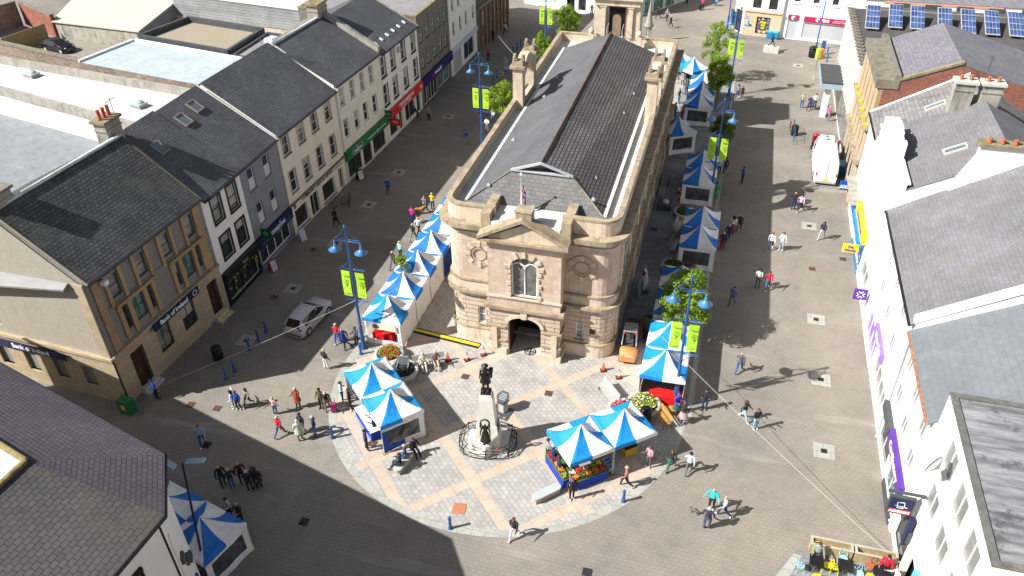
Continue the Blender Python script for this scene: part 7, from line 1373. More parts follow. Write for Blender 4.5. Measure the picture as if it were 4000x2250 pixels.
def tplanter(x0,x1,y,label):
    t=thing('timber_planter',label,'planter',((x0+x1)/2,y,0),0,'long timber planters'); L=x1-x0; b=MB()
    for s in (-1,1): b.box(0,s*.22,0,L,.05,.75)
    for s in (-1,1): b.box(s*(L/2-.03),0,0,.06,.4,.75)
    b.build('trough',timber,t,local=True); b=MB()
    for s in (-1,1): b.box(0,s*.24,.75,L+.05,.12,.04)
    for s in (-1,1): b.box(s*(L/2-.05),0,.75,.12,.38,.038)
    b.build('cap_rail',P('weathered_timber_cap',(.38,.34,.28),.85,var=.15),t,local=True); b=MB(); b.box(0,0,.35,L-.15,.38,.02); b.build('soil',timber,t,local=True)
tplanter(7.75,9.85,29.5,'left timber planter screening the cafe'); tplanter(9.95,12.05,29.5,'right timber planter against the light blue shopfront')
PEOPLE=[
(-24.6, 57.76, 75, 'walk', (0.2, 0.2, 0.2), (0.025, 0.042, 0.12), '0', 'man in grey jacket walking a golden dog up the left street', {}),
(-24.07, 58.4, 80, 'hold', (0.75, 0.5, 0.02), (0.06, 0.12, 0.25), 'g', 'white-haired person in a bright yellow jacket', {}),
(-24.94, 55.69, 70, 'stand', (0.55, 0.04, 0.3), (0.025, 0.042, 0.12), 'r', 'person in magenta jacket beside the left row of tents', {}),
(-23.86, 53.07, 75, 'walk', (0.028, 0.027, 0.03), (0.2, 0.2, 0.2), 'g', 'person in black jacket walking just behind the third left tent', {}),
(-23.8, 54.14, 75, 'walkb', (0.7, 0.7, 0.7), (0.028, 0.027, 0.03), 'l', 'person in white top between the black jacket and the tents', {}),
(-23.87, 50.18, 60, 'stand', (0.42, 0.68, 0.6), (0.025, 0.042, 0.12), 'l', 'blonde person in mint jacket at the left tents', {'shoe': 1}),
(-23.89, 48.69, 250, 'walk', (0.05, 0.03, 0.035), (0.06, 0.12, 0.25), 'g', 'man in dark brown jacket and jeans facing the mint jacket', {}),
(-24.24, 39.06, 280, 'walk', (0.6, 0.05, 0.05), (0.06, 0.12, 0.25), 'g', 'grey-haired person in red jacket left of the man in blue', {'shoe': 1}),
(-23.59, 38.67, 285, 'walkb', (0.02, 0.05, 0.2), (0.028, 0.027, 0.03), '0', 'stout bald man in royal blue coat beside the red jacket', {'extra': 'c', 'fat': 1.12}),
(-22.72, 38.99, 250, 'hold', (0.08, 0.08, 0.12), (0.028, 0.027, 0.03), 'b', 'woman in dark gilet and white shirt by the left lamp', {'shoe': 1}),
(-23.76, 36.23, 70, 'stand', (0.028, 0.027, 0.03), (0.7, 0.7, 0.7), 'l', 'blonde woman in black jacket and white trousers at the shadow edge', {'shoe': 1}),
(-31.37, 53.74, 250, 'bag', (0.028, 0.027, 0.03), (0.028, 0.027, 0.03), 'k', 'person in long black coat with yellow-green bag outside the charity shop', {'extra': 'c', 'bag': ((0.4, 0.45, 0.02), 'yellow-green bag carried by the person in black')}),
(-29.08, 60.03, 120, 'walk', (0.01, 0.05, 0.4), (0.05, 0.06, 0.1), '0', 'man in blue top and shorts in the middle of the left street', {'shoe': 1}),
(-31.01, 76.33, 250, 'pockets', (0.5, 0.25, 0.27), (0.028, 0.027, 0.03), 'l', 'woman in pale pink jacket outside the red building society', {'shoe': 1}),
(-32.36, 76.44, 200, 'bend', (0.028, 0.027, 0.03), (0.028, 0.027, 0.03), 'k', 'stooping person in black next to the pale pink jacket', {}),
(-30.12, 95.98, 260, 'hold', (0.35, 0.09, 0.02), (0.028, 0.027, 0.03), '0', 'man in rust-orange jacket alone in the far left street', {}),
(-27.09, 93.37, 270, 'walk', (0.4, 0.4, 0.4), (0.4, 0.4, 0.4), 'g', 'person in pale clothes behind the aqua child', {}),
(-26.53, 91.56, 270, 'walk', (0.25, 0.55, 0.65), (0.025, 0.042, 0.12), 'b', 'child in aqua top near the left roof screen', {'sc_': 0.8, 'shoe': 1}),
(-30.78, 106.21, 80, 'walk', (0.7, 0.7, 0.7), (0.028, 0.027, 0.03), 'k', 'person with blue backpack walking away up the far left street', {'pack': ((0.01, 0.05, 0.35), 'blue backpack on the person walking up the far left street')}),
(-31.65, 103.3, 60, 'stand', (0.06, 0.015, 0.02), (0.028, 0.027, 0.03), 'k', 'shadowy person against the dark stone building', {}),
(-26.18, 79.79, 80, 'hold', (0.6, 0.05, 0.2), (0.025, 0.042, 0.12), 'b', 'person in bright pink under the tree by the left lamp', {}),
(-25.54, 79.39, 80, 'stand', (0.028, 0.027, 0.03), (0.028, 0.027, 0.03), 'k', 'person in black next to the bright pink top', {}),
(-24.12, 77.87, 250, 'walk', (0.7, 0.7, 0.7), (0.06, 0.12, 0.25), 'l', 'person in white top and jeans stepping out from the leaning tree', {}),
(-25.05, 71.95, 200, 'bend', (0.01, 0.05, 0.4), (0.2, 0.2, 0.2), 'k', 'stooping person in blue at the foot of the left banner lamp', {'bag': ((0.5, 0.05, 0.03), 'red bag beside the stooping person in blue')}),
(-23.99, 75.19, 260, 'hold', (0.7, 0.7, 0.7), (0.2, 0.2, 0.2), 'b', 'person in white half hidden by the hall parapet', {}),
(-20.64, 116.87, 270, 'bag', (0.028, 0.027, 0.03), (0.2, 0.2, 0.2), 'K', 'dark-haired woman outside the open doorway at the top', {'shoe': 1}),
(-11.12, 118.25, 200, 'walk', (0.028, 0.027, 0.03), (0.028, 0.027, 0.03), 'k', 'person in black beyond the gothic memorial', {}),
(-9.74, 117.24, 300, 'walk', (0.4, 0.34, 0.42), (0.028, 0.027, 0.03), 'g', 'person in pale mauve top on the open street beyond the hall', {}),
(-8.89, 114.16, 330, 'walkb', (0.028, 0.027, 0.03), (0.028, 0.027, 0.03), 'l', 'person in black with white shoes striding beyond the hall', {'shoe': 1}),
(-5.22, 123.45, 90, 'push', (0.65, 0.04, 0.16), (0.028, 0.027, 0.03), 'k', 'person in bright pink pushing a pram at the top edge', {}),
(-3.88, 125.97, 250, 'walk', (0.01, 0.06, 0.45), (0.025, 0.042, 0.12), 'b', 'person in vivid blue at the top edge', {}),
(-3.35, 125.89, 250, 'stand', (0.2, 0.4, 0.65), (0.025, 0.042, 0.12), 'b', 'small child in light blue beside the vivid blue top', {'sc_': 0.65}),
(-7.71, 126.36, 200, 'stand', (0.028, 0.027, 0.03), (0.028, 0.027, 0.03), 'k', 'dark figure at the top edge in the shade', {}),
(1.31, 90.73, 260, 'walk', (0.2, 0.22, 0.3), (0.025, 0.042, 0.12), 'K', 'dark-haired woman with white bag by the columnar tree shadows', {'shoe': 1, 'bag': ((0.7, 0.7, 0.7), 'white bag carried by the woman near the tree shadows')}),
(1.83, 91.1, 265, 'stand', (0.25, 0.03, 0.04), (0.028, 0.027, 0.03), 'k', 'child in dark red top beside the woman with the white bag', {'sc_': 0.78, 'shoe': 1}),
(8.34, 89.62, 60, 'stand', (0.32, 0.32, 0.26), (0.06, 0.12, 0.25), 'l', 'blonde woman in beige top, left of the three near the canopy', {'shoe': 1}),
(9.13, 89.13, 70, 'walk', (0.025, 0.042, 0.12), (0.025, 0.042, 0.12), '0', 'bald man in navy, middle of the three near the canopy', {'shoe': 1}),
(9.7, 89.83, 80, 'stand', (0.6, 0.62, 0.63), (0.025, 0.042, 0.12), 'b', 'man in pale shirt, right of the three near the canopy', {}),
(-5.16, 93.54, 250, 'hold', (0.3, 0.28, 0.27), (0.028, 0.027, 0.03), 'b', 'person in light grey coat left of the far trio of tents', {'extra': 'c'}),
(-4.67, 94.3, 260, 'stand', (0.025, 0.042, 0.12), (0.028, 0.027, 0.03), 'k', 'person in navy coat next to the light grey coat', {'extra': 'c'}),
(-4.45, 90.46, 240, 'hold', (0.06, 0.06, 0.09), (0.025, 0.042, 0.12), 'b', 'person in dark top clutching something white at the far trio', {}),
(-5.05, 87.81, 330, 'pockets', (0.1, 0.12, 0.15), (0.06, 0.12, 0.25), 'k', 'man in slate jacket and jeans between hall and far trio', {}),
(-4.19, 83.63, 90, 'stand', (0.6, 0.01, 0.03), (0.028, 0.027, 0.03), 'b', 'person in scarlet coat at the corner of the far trio front tent', {'extra': 'c'}),
(-5.07, 83.74, 40, 'stand', (0.1, 0.2, 0.2), (0.06, 0.12, 0.25), 'k', 'person in teal top with yellow bag beside the turned tent', {'bag': ((0.5, 0.3, 0.02), 'yellow bag by the turned tent')}),
(-5.76, 96.7, 240, 'stand', (0.7, 0.7, 0.7), (0.2, 0.2, 0.2), 'l', 'person in white shirt, nearest of those under the far angled tents', {}),
(-5.88, 95.07, 240, 'hold', (0.5, 0.5, 0.48), (0.028, 0.027, 0.03), 'b', 'person in off-white top just left of the grey coat', {}),
(0.96, 71.72, 270, 'walk', (0.03, 0.03, 0.04), (0.028, 0.027, 0.03), 'K', 'woman in black jacket over white top beside the shaded banners', {'shoe': 1, 'bag': ((0.25, 0.12, 0.06), 'brown and white bags by the shaded banners')}),
(2.66, 70.16, 190, 'hold', (0.01, 0.08, 0.45), (0.028, 0.027, 0.03), 'k', 'man in bright blue jacket holding a white paper', {}),
(0.44, 66.49, 80, 'stand', (0.06, 0.35, 0.14), (0.06, 0.35, 0.14), 'b', 'woman in long green dress at the film-window tent', {'extra': 'cs'}),
(0.42, 71.34, 80, 'stand', (0.7, 0.7, 0.7), (0.025, 0.042, 0.12), 'b', 'person in white at the shaded tents edge', {}),
(2.21, 60.78, 80, 'stand', (0.65, 0.62, 0.52), (0.2, 0.07, 0.04), 'K', 'woman in cream top and rust skirt, left of the pair walking away', {'extra': 's'}),
(2.72, 61.31, 80, 'walk', (0.02, 0.03, 0.03), (0.028, 0.027, 0.03), '0', 'man in dark green jacket right of the cream top', {}),
(1.89, 59.4, 270, 'walk', (0.02, 0.03, 0.08), (0.025, 0.042, 0.12), 'g', 'person in navy gilet carrying a white bag by the middle tents', {'bag': ((0.4, 0.4, 0.4), 'white bag by the navy gilet')}),
(1.51, 57.98, 70, 'stand', (0.028, 0.027, 0.03), (0.2, 0.01, 0.04), 'l', 'woman in black top and crimson trousers at the middle tent corner', {'pack': ((0.03, 0.08, 0.3), 'blue patterned bag on the woman in crimson trousers')}),
(2.69, 50.44, 250, 'walk', (0.06, 0.12, 0.35), (0.12, 0.1, 0.08), 'k', 'man in blue plaid shirt in the shade right of the leafy tree', {}),
(4.48, 53.27, 265, 'hold', (0.45, 0.62, 0.52), (0.12, 0.12, 0.12), 'K', 'dark-haired young woman in mint top, left of the pair at the shadow edge', {}),
(5.22, 53.13, 270, 'walk', (0.5, 0.02, 0.04), (0.06, 0.12, 0.25), 'b', 'woman in red jacket with turquoise bag, right of the pair at the shadow edge', {'shoe': 1, 'bag': ((0.02, 0.5, 0.55), 'turquoise bag of the woman in red')}),
(5.39, 58.95, 260, 'walk', (0.7, 0.7, 0.7), (0.025, 0.042, 0.12), 'r', 'person in white T-shirt with white bag in the sunlit right street', {'shoe': 1, 'bag': ((0.4, 0.4, 0.4), 'pale bag of the person in the white T-shirt')}),
(6.24, 59.11, 250, 'stand', (0.55, 0.65, 0.72), (0.4, 0.45, 0.55), 'b', 'young man in pale blue top and shorts beside the white T-shirt', {'shoe': 1}),
(9.49, 61.69, 240, 'walk', (0.03, 0.03, 0.04), (0.4, 0.4, 0.4), 'K', 'person in black jacket with grey trousers alone near the bookshop', {'shoe': 1}),
(7.25, 66.32, 260, 'hold', (0.028, 0.027, 0.03), (0.025, 0.042, 0.12), '0', 'man in black jumper, left of the couple below the van', {}),
(7.79, 66.03, 260, 'walk', (0.6, 0.42, 0.55), (0.028, 0.027, 0.03), 'k', 'woman in lilac-pink top, right of the couple below the van', {'shoe': 1}),
(3.54, 42.93, 75, 'walk', (0.1, 0.1, 0.12), (0.06, 0.12, 0.25), '0', 'man in grey gilet over blue sleeves walking away', {'shoe': 1, 'fat': 1.08}),
(1.56, 38.76, 265, 'hold', (0.028, 0.027, 0.03), (0.025, 0.042, 0.12), 'k', 'man in black holding a baby wrapped in white', {}),
(-0.12, 37.92, 310, 'hold', (0.01, 0.07, 0.4), (0.03, 0.1, 0.12), 'p', 'person in royal blue with apron leaning at the right lamp foot', {'extra': 's'}),
(0.33, 37.17, 60, 'hold', (0.028, 0.027, 0.03), (0.4, 0.3, 0.3), 'r', 'woman in dark jacket and patterned skirt beside the wooden bench', {'extra': 's'}),
(4.03, 38.35, 330, 'walk', (0.05, 0.05, 0.06), (0.4, 0.55, 0.68), 'B', 'long-haired young woman in wide pale jeans', {'shoe': 1}),
(4.73, 37.78, 300, 'hold', (0.02, 0.03, 0.04), (0.25, 0.42, 0.58), 'r', 'woman in dark jacket and light jeans following the pale jeans', {'shoe': 1}),
(0.03, 33.13, 260, 'walk', (0.028, 0.027, 0.03), (0.04, 0.15, 0.1), 'b', 'person with crimson backpack right of the veg stall', {'pack': ((0.35, 0.01, 0.08), 'crimson backpack by the veg stall')}),
(1.07, 33.18, 85, 'walk', (0.6, 0.75, 0.78), (0.12, 0.12, 0.15), 'k', 'young man in pale blue sweater casting a long shadow', {}),
(2.54, 30.82, 250, 'pockets', (0.02, 0.55, 0.62), (0.028, 0.027, 0.03), '0', 'man in turquoise T-shirt and shorts, top of the talking group', {'shoe': 1}),
(3.22, 30.49, 190, 'walk', (0.36, 0.38, 0.4), (0.025, 0.042, 0.12), '0', 'bald man in light grey jumper, right of the talking group', {'shoe': 1}),
(2.38, 29.44, 80, 'stand', (0.04, 0.04, 0.07), (0.08, 0.09, 0.13), 'g', 'man in dark padded jacket with back to camera, bottom of the talking group', {'fat': 1.15}),
(-2.34, 31.21, 190, 'walk', (0.3, 0.12, 0.12), (0.028, 0.027, 0.03), 'l', 'woman in multicoloured knit jacket walking past the stall leg', {'shoe': 1, 'bag': ((0.3, 0.1, 0.06), 'striped bag swinging from the colourful knit')}),
(-5.16, 29.55, 300, 'stand', (0.028, 0.027, 0.03), (0.028, 0.027, 0.03), 'p', 'person with purple hair in black by the stall corner', {'shoe': 1, 'bag': ((0.4, 0.4, 0.4), 'pale lilac bag of the purple-haired person')}),
(-1.25, 33.05, 230, 'hold', (0.5, 0.28, 0.33), (0.1, 0.1, 0.12), 'r', 'auburn-haired woman in dusty pink top under the right canopy', {'shoe': 1, 'bag': ((0.12, 0.4, 0.02), 'bright green bag beside the dusty pink top')}),
(-6.26, 31.01, 30, 'hold', (0.03, 0.03, 0.08), (0.06, 0.12, 0.25), 'b', 'person in dark jacket and jeans at the side veg table', {}),
(-6.76, 31.73, 30, 'hold', (0.01, 0.04, 0.15), (0.025, 0.042, 0.12), 'g', 'person in navy jacket leaning over the side veg table', {'bag': ((0.6, 0.55, 0.45), 'cream bag at the side veg table')}),
(-7.17, 32.11, 40, 'stand', (0.3, 0.3, 0.31), (0.028, 0.027, 0.03), 'b', 'person in grey top, rearmost at the side veg table', {'bag': ((0.5, 0.25, 0.05), 'orange bag of the person in grey')}),
(-7.64, 26.13, 260, 'walk', (0.028, 0.027, 0.03), (0.7, 0.7, 0.7), 'r', 'girl in black top and white trousers at the bottom rim of the stone circle', {'shoe': 1}),
(-23.84, 32.33, 265, 'hold', (0.32, 0.07, 0.03), (0.028, 0.027, 0.03), 'g', 'grey-haired person in long rust-red coat', {'extra': 'c', 'bag': ((0.65, 0.5, 0.5), 'pink bag of the person in the rust coat')}),
(-22.32, 32.65, 260, 'stand', (0.08, 0.08, 0.02), (0.028, 0.027, 0.03), 'k', 'person in olive jacket left of the shopping trolley', {}),
(-21.9, 32.61, 300, 'lean', (0.03, 0.02, 0.02), (0.3, 0.2, 0.17), 'g', 'white-haired person in dark top leaning over the shopping trolley', {}),
(-24.99, 31.4, 80, 'stand', (0.6, 0.36, 0.4), (0.06, 0.12, 0.25), 'l', 'blonde child in pink behind the red jacket', {'sc_': 0.85}),
(-23.72, 29.75, 80, 'walk', (0.55, 0.02, 0.03), (0.06, 0.12, 0.25), 'g', 'man in red and black jacket striding in jeans', {'fat': 1.05}),
(-22.34, 29.73, 120, 'stand', (0.5, 0.58, 0.42), (0.2, 0.2, 0.18), 'g', 'person in long pale green coat, front of the trio', {'extra': 'c'}),
(-22.48, 30.32, 250, 'stand', (0.028, 0.027, 0.03), (0.5, 0.45, 0.35), 'k', 'person in black cap and jacket, back of the trio', {}),
(-21.59, 30.3, 200, 'pockets', (0.02, 0.03, 0.09), (0.06, 0.12, 0.25), 'g', 'man in navy coat, right of the trio', {}),
(-21.28, 33.56, 20, 'hold', (0.7, 0.7, 0.7), (0.06, 0.12, 0.25), 'b', 'person in white coat at the long table of the left tents', {'shoe': 1}),
(-20.5, 33.08, 30, 'stand', (0.02, 0.02, 0.025), (0.028, 0.027, 0.03), 'b', 'person in black top and shorts at the long table of the left tents', {}),
(-18.01, 30.04, 30, 'pockets', (0.025, 0.042, 0.12), (0.028, 0.027, 0.03), 'k', 'man in navy jacket and cap watching the left tents', {'fat': 1.08}),
(-18.08, 31.43, 200, 'hold', (0.04, 0.05, 0.12), (0.028, 0.027, 0.03), 'g', 'person in navy at the front corner of the left tents', {}),
(-23.08, 25.74, 260, 'stand', (0.35, 0.02, 0.18), (0.06, 0.12, 0.25), 'r', 'woman in magenta jacket in the shaded group', {}),
(-27.88, 31.21, 200, 'point', (0.5, 0.65, 0.75), (0.35, 0.5, 0.6), 'K', 'girl in pale blue stretching out an arm, left of three', {'shoe': 1, 'sc_': 0.9}),
(-27.52, 31.19, 270, 'stand', (0.02, 0.06, 0.35), (0.028, 0.027, 0.03), 'b', 'girl in royal blue hoodie, middle of three', {'shoe': 1, 'sc_': 0.92}),
(-27.05, 31.61, 260, 'walk', (0.35, 0.24, 0.22), (0.028, 0.027, 0.03), 'B', 'long-haired girl in dusty pink, right of three', {'shoe': 1, 'sc_': 0.92}),
(-28.0, 27.87, 300, 'walk', (0.28, 0.4, 0.6), (0.03, 0.07, 0.18), 'r', 'woman in light blue top walking alone in the shade', {'shoe': 1}),
(-25.03, 25.33, 330, 'stand', (0.02, 0.02, 0.035), (0.025, 0.042, 0.12), '0', 'bald man in dark jacket, left of the shaded pair', {}),
(-24.36, 25.26, 150, 'stand', (0.028, 0.027, 0.03), (0.06, 0.12, 0.25), 'g', 'person in black with white trainers, right of the shaded pair', {'shoe': 1}),
(-24.05, 25.83, 320, 'stand', (0.06, 0.02, 0.02), (0.028, 0.027, 0.03), '0', 'bald man in brown jacket in the shaded group', {}),
(-23.27, 25.39, 100, 'stand', (0.02, 0.03, 0.07), (0.028, 0.027, 0.03), 'g', 'grey-haired man in navy suit, back to camera in the shaded group', {'bag': ((0.1, 0.12, 0.16), 'dark bag beside the grey-haired man in navy')}),
(-22.87, 25.68, 110, 'stand', (0.028, 0.027, 0.03), (0.03, 0.03, 0.04), 'k', 'person in black coat, right of the shaded group', {'extra': 'c'}),
(-33.29, 30.69, 60, 'stand', (0.01, 0.04, 0.3), (0.028, 0.027, 0.03), 'k', 'person in blue jacket at the bank corner steps', {}),
(-23.32, 23.37, 250, 'hold', (0.5, 0.45, 0.42), (0.028, 0.027, 0.03), 'k', 'person in pale hoodie with black bag beside the shaded tent', {}),
(-22.58, 23.23, 270, 'hold', (0.04, 0.05, 0.06), (0.028, 0.027, 0.03), '0', 'bearded person peering into a white box beside the shaded tent', {}),
(11.05, 86.64, 20, 'hold', (0.65, 0.08, 0.28), (0.2, 0.2, 0.22), 'l', 'person in pink jacket at the wall of the long white building', {'shoe': 1}),
(11.44, 78.48, 20, 'lean', (0.12, 0.01, 0.06), (0.028, 0.027, 0.03), '0', 'man in maroon jumper leaning at the shop window by the van', {}),
(8.1, 28.95, 265, 'sit', (0.22, 0.27, 0.24), (0.03, 0.03, 0.05), 'b', 'person in grey-green jumper seated at the left cafe table', {'z': 0.42}),
(11.45, 29.0, 255, 'sit', (0.65, 0.01, 0.04), (0.028, 0.027, 0.03), 'k', 'person in red seated at the round cafe table', {'z': 0.45}),
(11.85, 28.3, 190, 'sit', (0.7, 0.68, 0.7), (0.4, 0.4, 0.4), '0', 'bald person in white seated at the right of the round table', {'z': 0.45}),
(11.3, 27.6, 100, 'sit', (0.6, 0.6, 0.62), (0.025, 0.042, 0.12), 'g', 'person in pale top seated with back to camera at the round table', {'z': 0.45}),
(-15.45, 29.15, 195, 'sit', (0.015, 0.015, 0.02), (0.03, 0.03, 0.05), 'b', 'man in black lounging at the near end of the granite bench', {'z': 0.44}),
(-15.4, 29.85, 195, 'sit', (0.05, 0.06, 0.11), (0.07, 0.14, 0.28), 'g', 'man in dark jacket and jeans in the middle of the granite bench', {'z': 0.44}),
(-15.1, 30.5, 320, 'sit', (0.02, 0.02, 0.02), (0.028, 0.027, 0.03), 'b', 'person in black on the far end of the granite bench', {'z': 0.44}),
(-16.55, 38.4, -60, 'sit', (0.22, 0.13, 0.14), (0.5, 0.45, 0.3), 'g', 'person in plum top seated at the right end of the grey bench', {'z': 0.42}),
(-17.3, 38.0, -60, 'sit', (0.65, 0.6, 0.45), (0.6, 0.55, 0.45), 'g', 'person in cream clothes seated at the left end of the grey bench', {'z': 0.42}),
]
DOG1=(-25.05,57.43); DOG2=(1.66,30.28)
TROLLEYS=[(-21.42, 32.54, 'floral shopping trolley held by the white-haired person', 'shopping_trolley', (0.3, 0.03, 0.12)), (-5.52, 123.59, 'dark pram pushed by the person in bright pink', 'pram', (0.03, 0.02, 0.02))]
# ---------------- people ----------------
SK=P('skin',(.5,.3,.21),.6,var=.05); SHW=P('white_shoes',(.7,.7,.68),.6,var=.05); SHB=P('dark_shoes',(.03,.025,.02),.6)
def cloth(c): 
    n='cloth_%02d_%02d_%02d'%tuple(int(x*100) for x in c); return P(n,c,.85,var=.15,sc_=5)
HAIR={'k':P('black_hair',(.015,.012,.01),.6),'b':P('brown_hair',(.07,.035,.02),.6),'l':P('blonde_hair',(.5,.36,.16),.6),'g':P('grey_hair',(.42,.41,.4),.7),'r':P('auburn_hair',(.16,.045,.02),.6),'p':P('purple_hat',(.1,.06,.22),.7)}
def body_mesh(pose):
    J={}  # joint: (pos, rx, ry)
    def rot(p,o,ax,a): return Vector(o)+Matrix.Rotation(a,3,ax)@(Vector(p)-Vector(o))
    sit=pose=='sit'; lie=0; hz=.94; lean={'bend':-.5,'lean':-.25}.get(pose,0)
    H={}
    H['pel']=Vector((0,0,hz)); H['abd']=Vector((0,0,hz+.16)); H['che']=Vector((0,.01,hz+.37)); H['nb']=Vector((0,.01,hz+.52)); H['nk']=Vector((0,-.005,hz+.58)); H['hd']=Vector((0,-.02,hz+.67)); H['tp']=Vector((0,-.01,hz+.765))
    for s,n in ((-1,'L'),(1,'R')):
        H['cl'+n]=Vector((s*.09,.01,hz+.47)); H['sh'+n]=Vector((s*.19,.01,hz+.45)); H['el'+n]=Vector((s*.24,.02,hz+.17)); H['wr'+n]=Vector((s*.25,-.05,hz-.06)); H['hn'+n]=Vector((s*.25,-.07,hz-.13))
        H['hp'+n]=Vector((s*.095,0,hz-.04)); H['kn'+n]=Vector((s*.1,-.01,.5)); H['an'+n]=Vector((s*.1,.02,.09)); H['to'+n]=Vector((s*.12,-.14,.04))
    def arm(n,sw,bend,out=0):  # sw forward swing, bend elbow
        s=-1 if n=='L' else 1; o=H['sh'+n].copy()
        for k in ('el','wr','hn'): H[k+n]=rot(rot(H[k+n],o,'X',-sw),o,'Y',-s*out)
        o=H['el'+n].copy()
        for k in ('wr','hn'): H[k+n]=rot(H[k+n],o,'X',-bend)
    def leg(n,sw,bend):
        o=H['hp'+n].copy()
        for k in ('kn','an','to'): H[k+n]=rot(H[k+n],o,'X',-sw)
        o=H['kn'+n].copy()
        for k in ('an','to'): H[k+n]=rot(H[k+n],o,'X',bend)
    if pose in('walk','walkb'):
        a,b_=('L','R') if pose=='walk' else ('R','L'); leg(a,.42,.12); leg(b_,-.32,.35); arm(b_,.45,.35); arm(a,-.4,.15)
    elif pose=='stand': arm('L',.05,.15,.05); arm('R',.05,.2,.05); leg('L',.06,.02); leg('R',-.04,.02)
    elif pose=='hold': arm('L',.35,1.35,-.1); arm('R',.3,1.45,-.1); leg('L',.05,.03)
    elif pose=='pockets': arm('L',.0,.75,.28); arm('R',.0,.8,.28); leg('L',.06,0); leg('R',-.05,0)
    elif pose=='bag': arm('L',.1,.1,.12); arm('R',.5,1.1,0); leg('L',.25,.1); leg('R',-.2,.2)
    elif pose in('bend','lean','push'): arm('L',.9,.3,0); arm('R',.9,.35,0); leg('L',.2,.1); leg('R',-.2,.15); lean=lean or -.15
    elif pose=='point': arm('L',.2,.2,1.3); arm('R',.1,.3,.1); leg('L',.1,0)
    elif sit:
        for n in 'LR': leg(n,1.45,1.35 if n=='L' else 1.0); arm(n,.35,.9,.05)
    if lean:
        for k in H:
            if k[:2] not in('pe','hp','kn','an','to'): H[k]=rot(H[k],(0,0,hz),'X',-lean)
    low=min(H['toL'].z,H['toR'].z,H['anL'].z-.03,H['anR'].z-.03)-.035
    if sit: low=H['pel'].z-.14-.0; 
    for k in H: H[k].z-=low
    R_={'pel':(.15,.11),'abd':(.13,.1),'che':(.165,.115),'nb':(.1,.075),'nk':(.055,.058),'hd':(.078,.098),'tp':(.06,.075),'cl':(.09,.075),'sh':(.068,.068),'el':(.048,.048),'wr':(.034,.03),'hn':(.042,.024),'hp':(.1,.1),'kn':(.063,.066),'an':(.045,.05),'to':(.045,.035)}
    E_=[('pel','abd'),('abd','che'),('che','nb'),('nb','nk'),('nk','hd'),('hd','tp')]
    for n in 'LR': E_+=[('che','cl'+n),('cl'+n,'sh'+n),('sh'+n,'el'+n),('el'+n,'wr'+n),('wr'+n,'hn'+n),('pel','hp'+n),('hp'+n,'kn'+n),('kn'+n,'an'+n),('an'+n,'to'+n)]
    ks=list(H); me=bpy.data.meshes.new('sk'); me.from_pydata([tuple(H[k]) for k in ks],[(ks.index(a),ks.index(c_)) for a,c_ in E_],[])
    o=bpy.data.objects.new('sk',me); C.objects.link(o); o.modifiers.new('s','SKIN'); 
    sv=me.skin_vertices[0].data
    for i,k in enumerate(ks): sv[i].radius=R_.get(k,R_.get(k[:2])); sv[i].use_root=(k=='pel')
    ss=o.modifiers.new('u','SUBSURF'); ss.levels=1; ss.render_levels=1
    bpy.context.view_layer.update(); m2=bpy.data.meshes.new_from_object(o.evaluated_get(bpy.context.evaluated_depsgraph_get())); bpy.data.objects.remove(o)
    bm=bmesh.new(); bm.from_mesh(m2)
    def seg(p,a,c_): ab=c_-a; t=max(0,min(1,(p-a).dot(ab)/ab.length_squared)); return (p-(a+ab*t)).length,t
    tagm={'pel':2,'abd':1,'che':1,'nb':1,'nk':0,'hd':0,'cl':1,'sh':1,'el':1,'wr':0,'hp':2,'kn':2,'an':3}
    for f in bm.faces:
        c_=f.calc_center_median(); best=(9,None,0,None)
        for a,b2 in E_:
            d,t=seg(c_,H[a],H[b2]); r_=sum(R_.get(a,R_.get(a[:2])))/2; d=d/r_ if r_ else d
            if d<best[0]: best=(d,a,t,b2)
        a=best[1]; b2=best[3]; k=b2[:2] if b2[:2] in('sh','el','wr','hn','kn','an','to','hd','tp','hp','nk') else a[:3]
        mi={'sh':1,'el':1,'wr':1,'hn':0,'kn':2,'an':2,'to':3,'hd':0,'tp':0,'hp':2,'nk':0}.get(k,tagm.get(k,1))
        if a=='pel' and b2=='abd': mi=2 if best[2]<.35 else 1
        f.material_index=mi; f.smooth=True
    # hands: five fingers; face: nose, ears, eyes
    def cone(p,q,r0,r1,mi,n=5):
        d=(q-p).normalized(); u=d.cross(Vector((.3,.9,.2))).normalized(); w_=d.cross(u); A=[bm.verts.new(p+u*r0*math.cos(2*PI*i/n)+w_*r0*math.sin(2*PI*i/n)) for i in range(n)]; B_=[bm.verts.new(q+u*r1*math.cos(2*PI*i/n)+w_*r1*math.sin(2*PI*i/n)) for i in range(n)]
        for i in range(n): f=bm.faces.new((A[i],A[(i+1)%n],B_[(i+1)%n],B_[i])); f.material_index=mi
        f=bm.faces.new(B_); f.material_index=mi; f=bm.faces.new(A[::-1]); f.material_index=mi
    for n,s in (('L',-1),('R',1)):
        d=(H['hn'+n]-H['wr'+n]).normalized(); side=d.cross(Vector((s,0,0))).normalized(); palm=side.cross(d).normalized(); base=H['hn'+n]+d*.015
        for j in range(4): p=base+side*(.026-.017*j); q=p+d*(.04+.006*(1.5-abs(j-1.3)))-palm*s*.006; e=q+d*.022-palm*s*.018; cone(p,q,.009,.0085,0); cone(q,e,.0085,.006,0)
        p=H['wr'+n]+d*.03+side*.025; q=p+side*.022+d*.03; cone(p,q,.01,.009,0); cone(q,q+d*.026+side*.004,.009,.006,0)
    hd=H['hd']; up=(H['tp']-H['hd']).normalized(); fw=Vector((0,-1,0)); 
    if lean: fw=Matrix.Rotation(-lean,3,'X')@fw
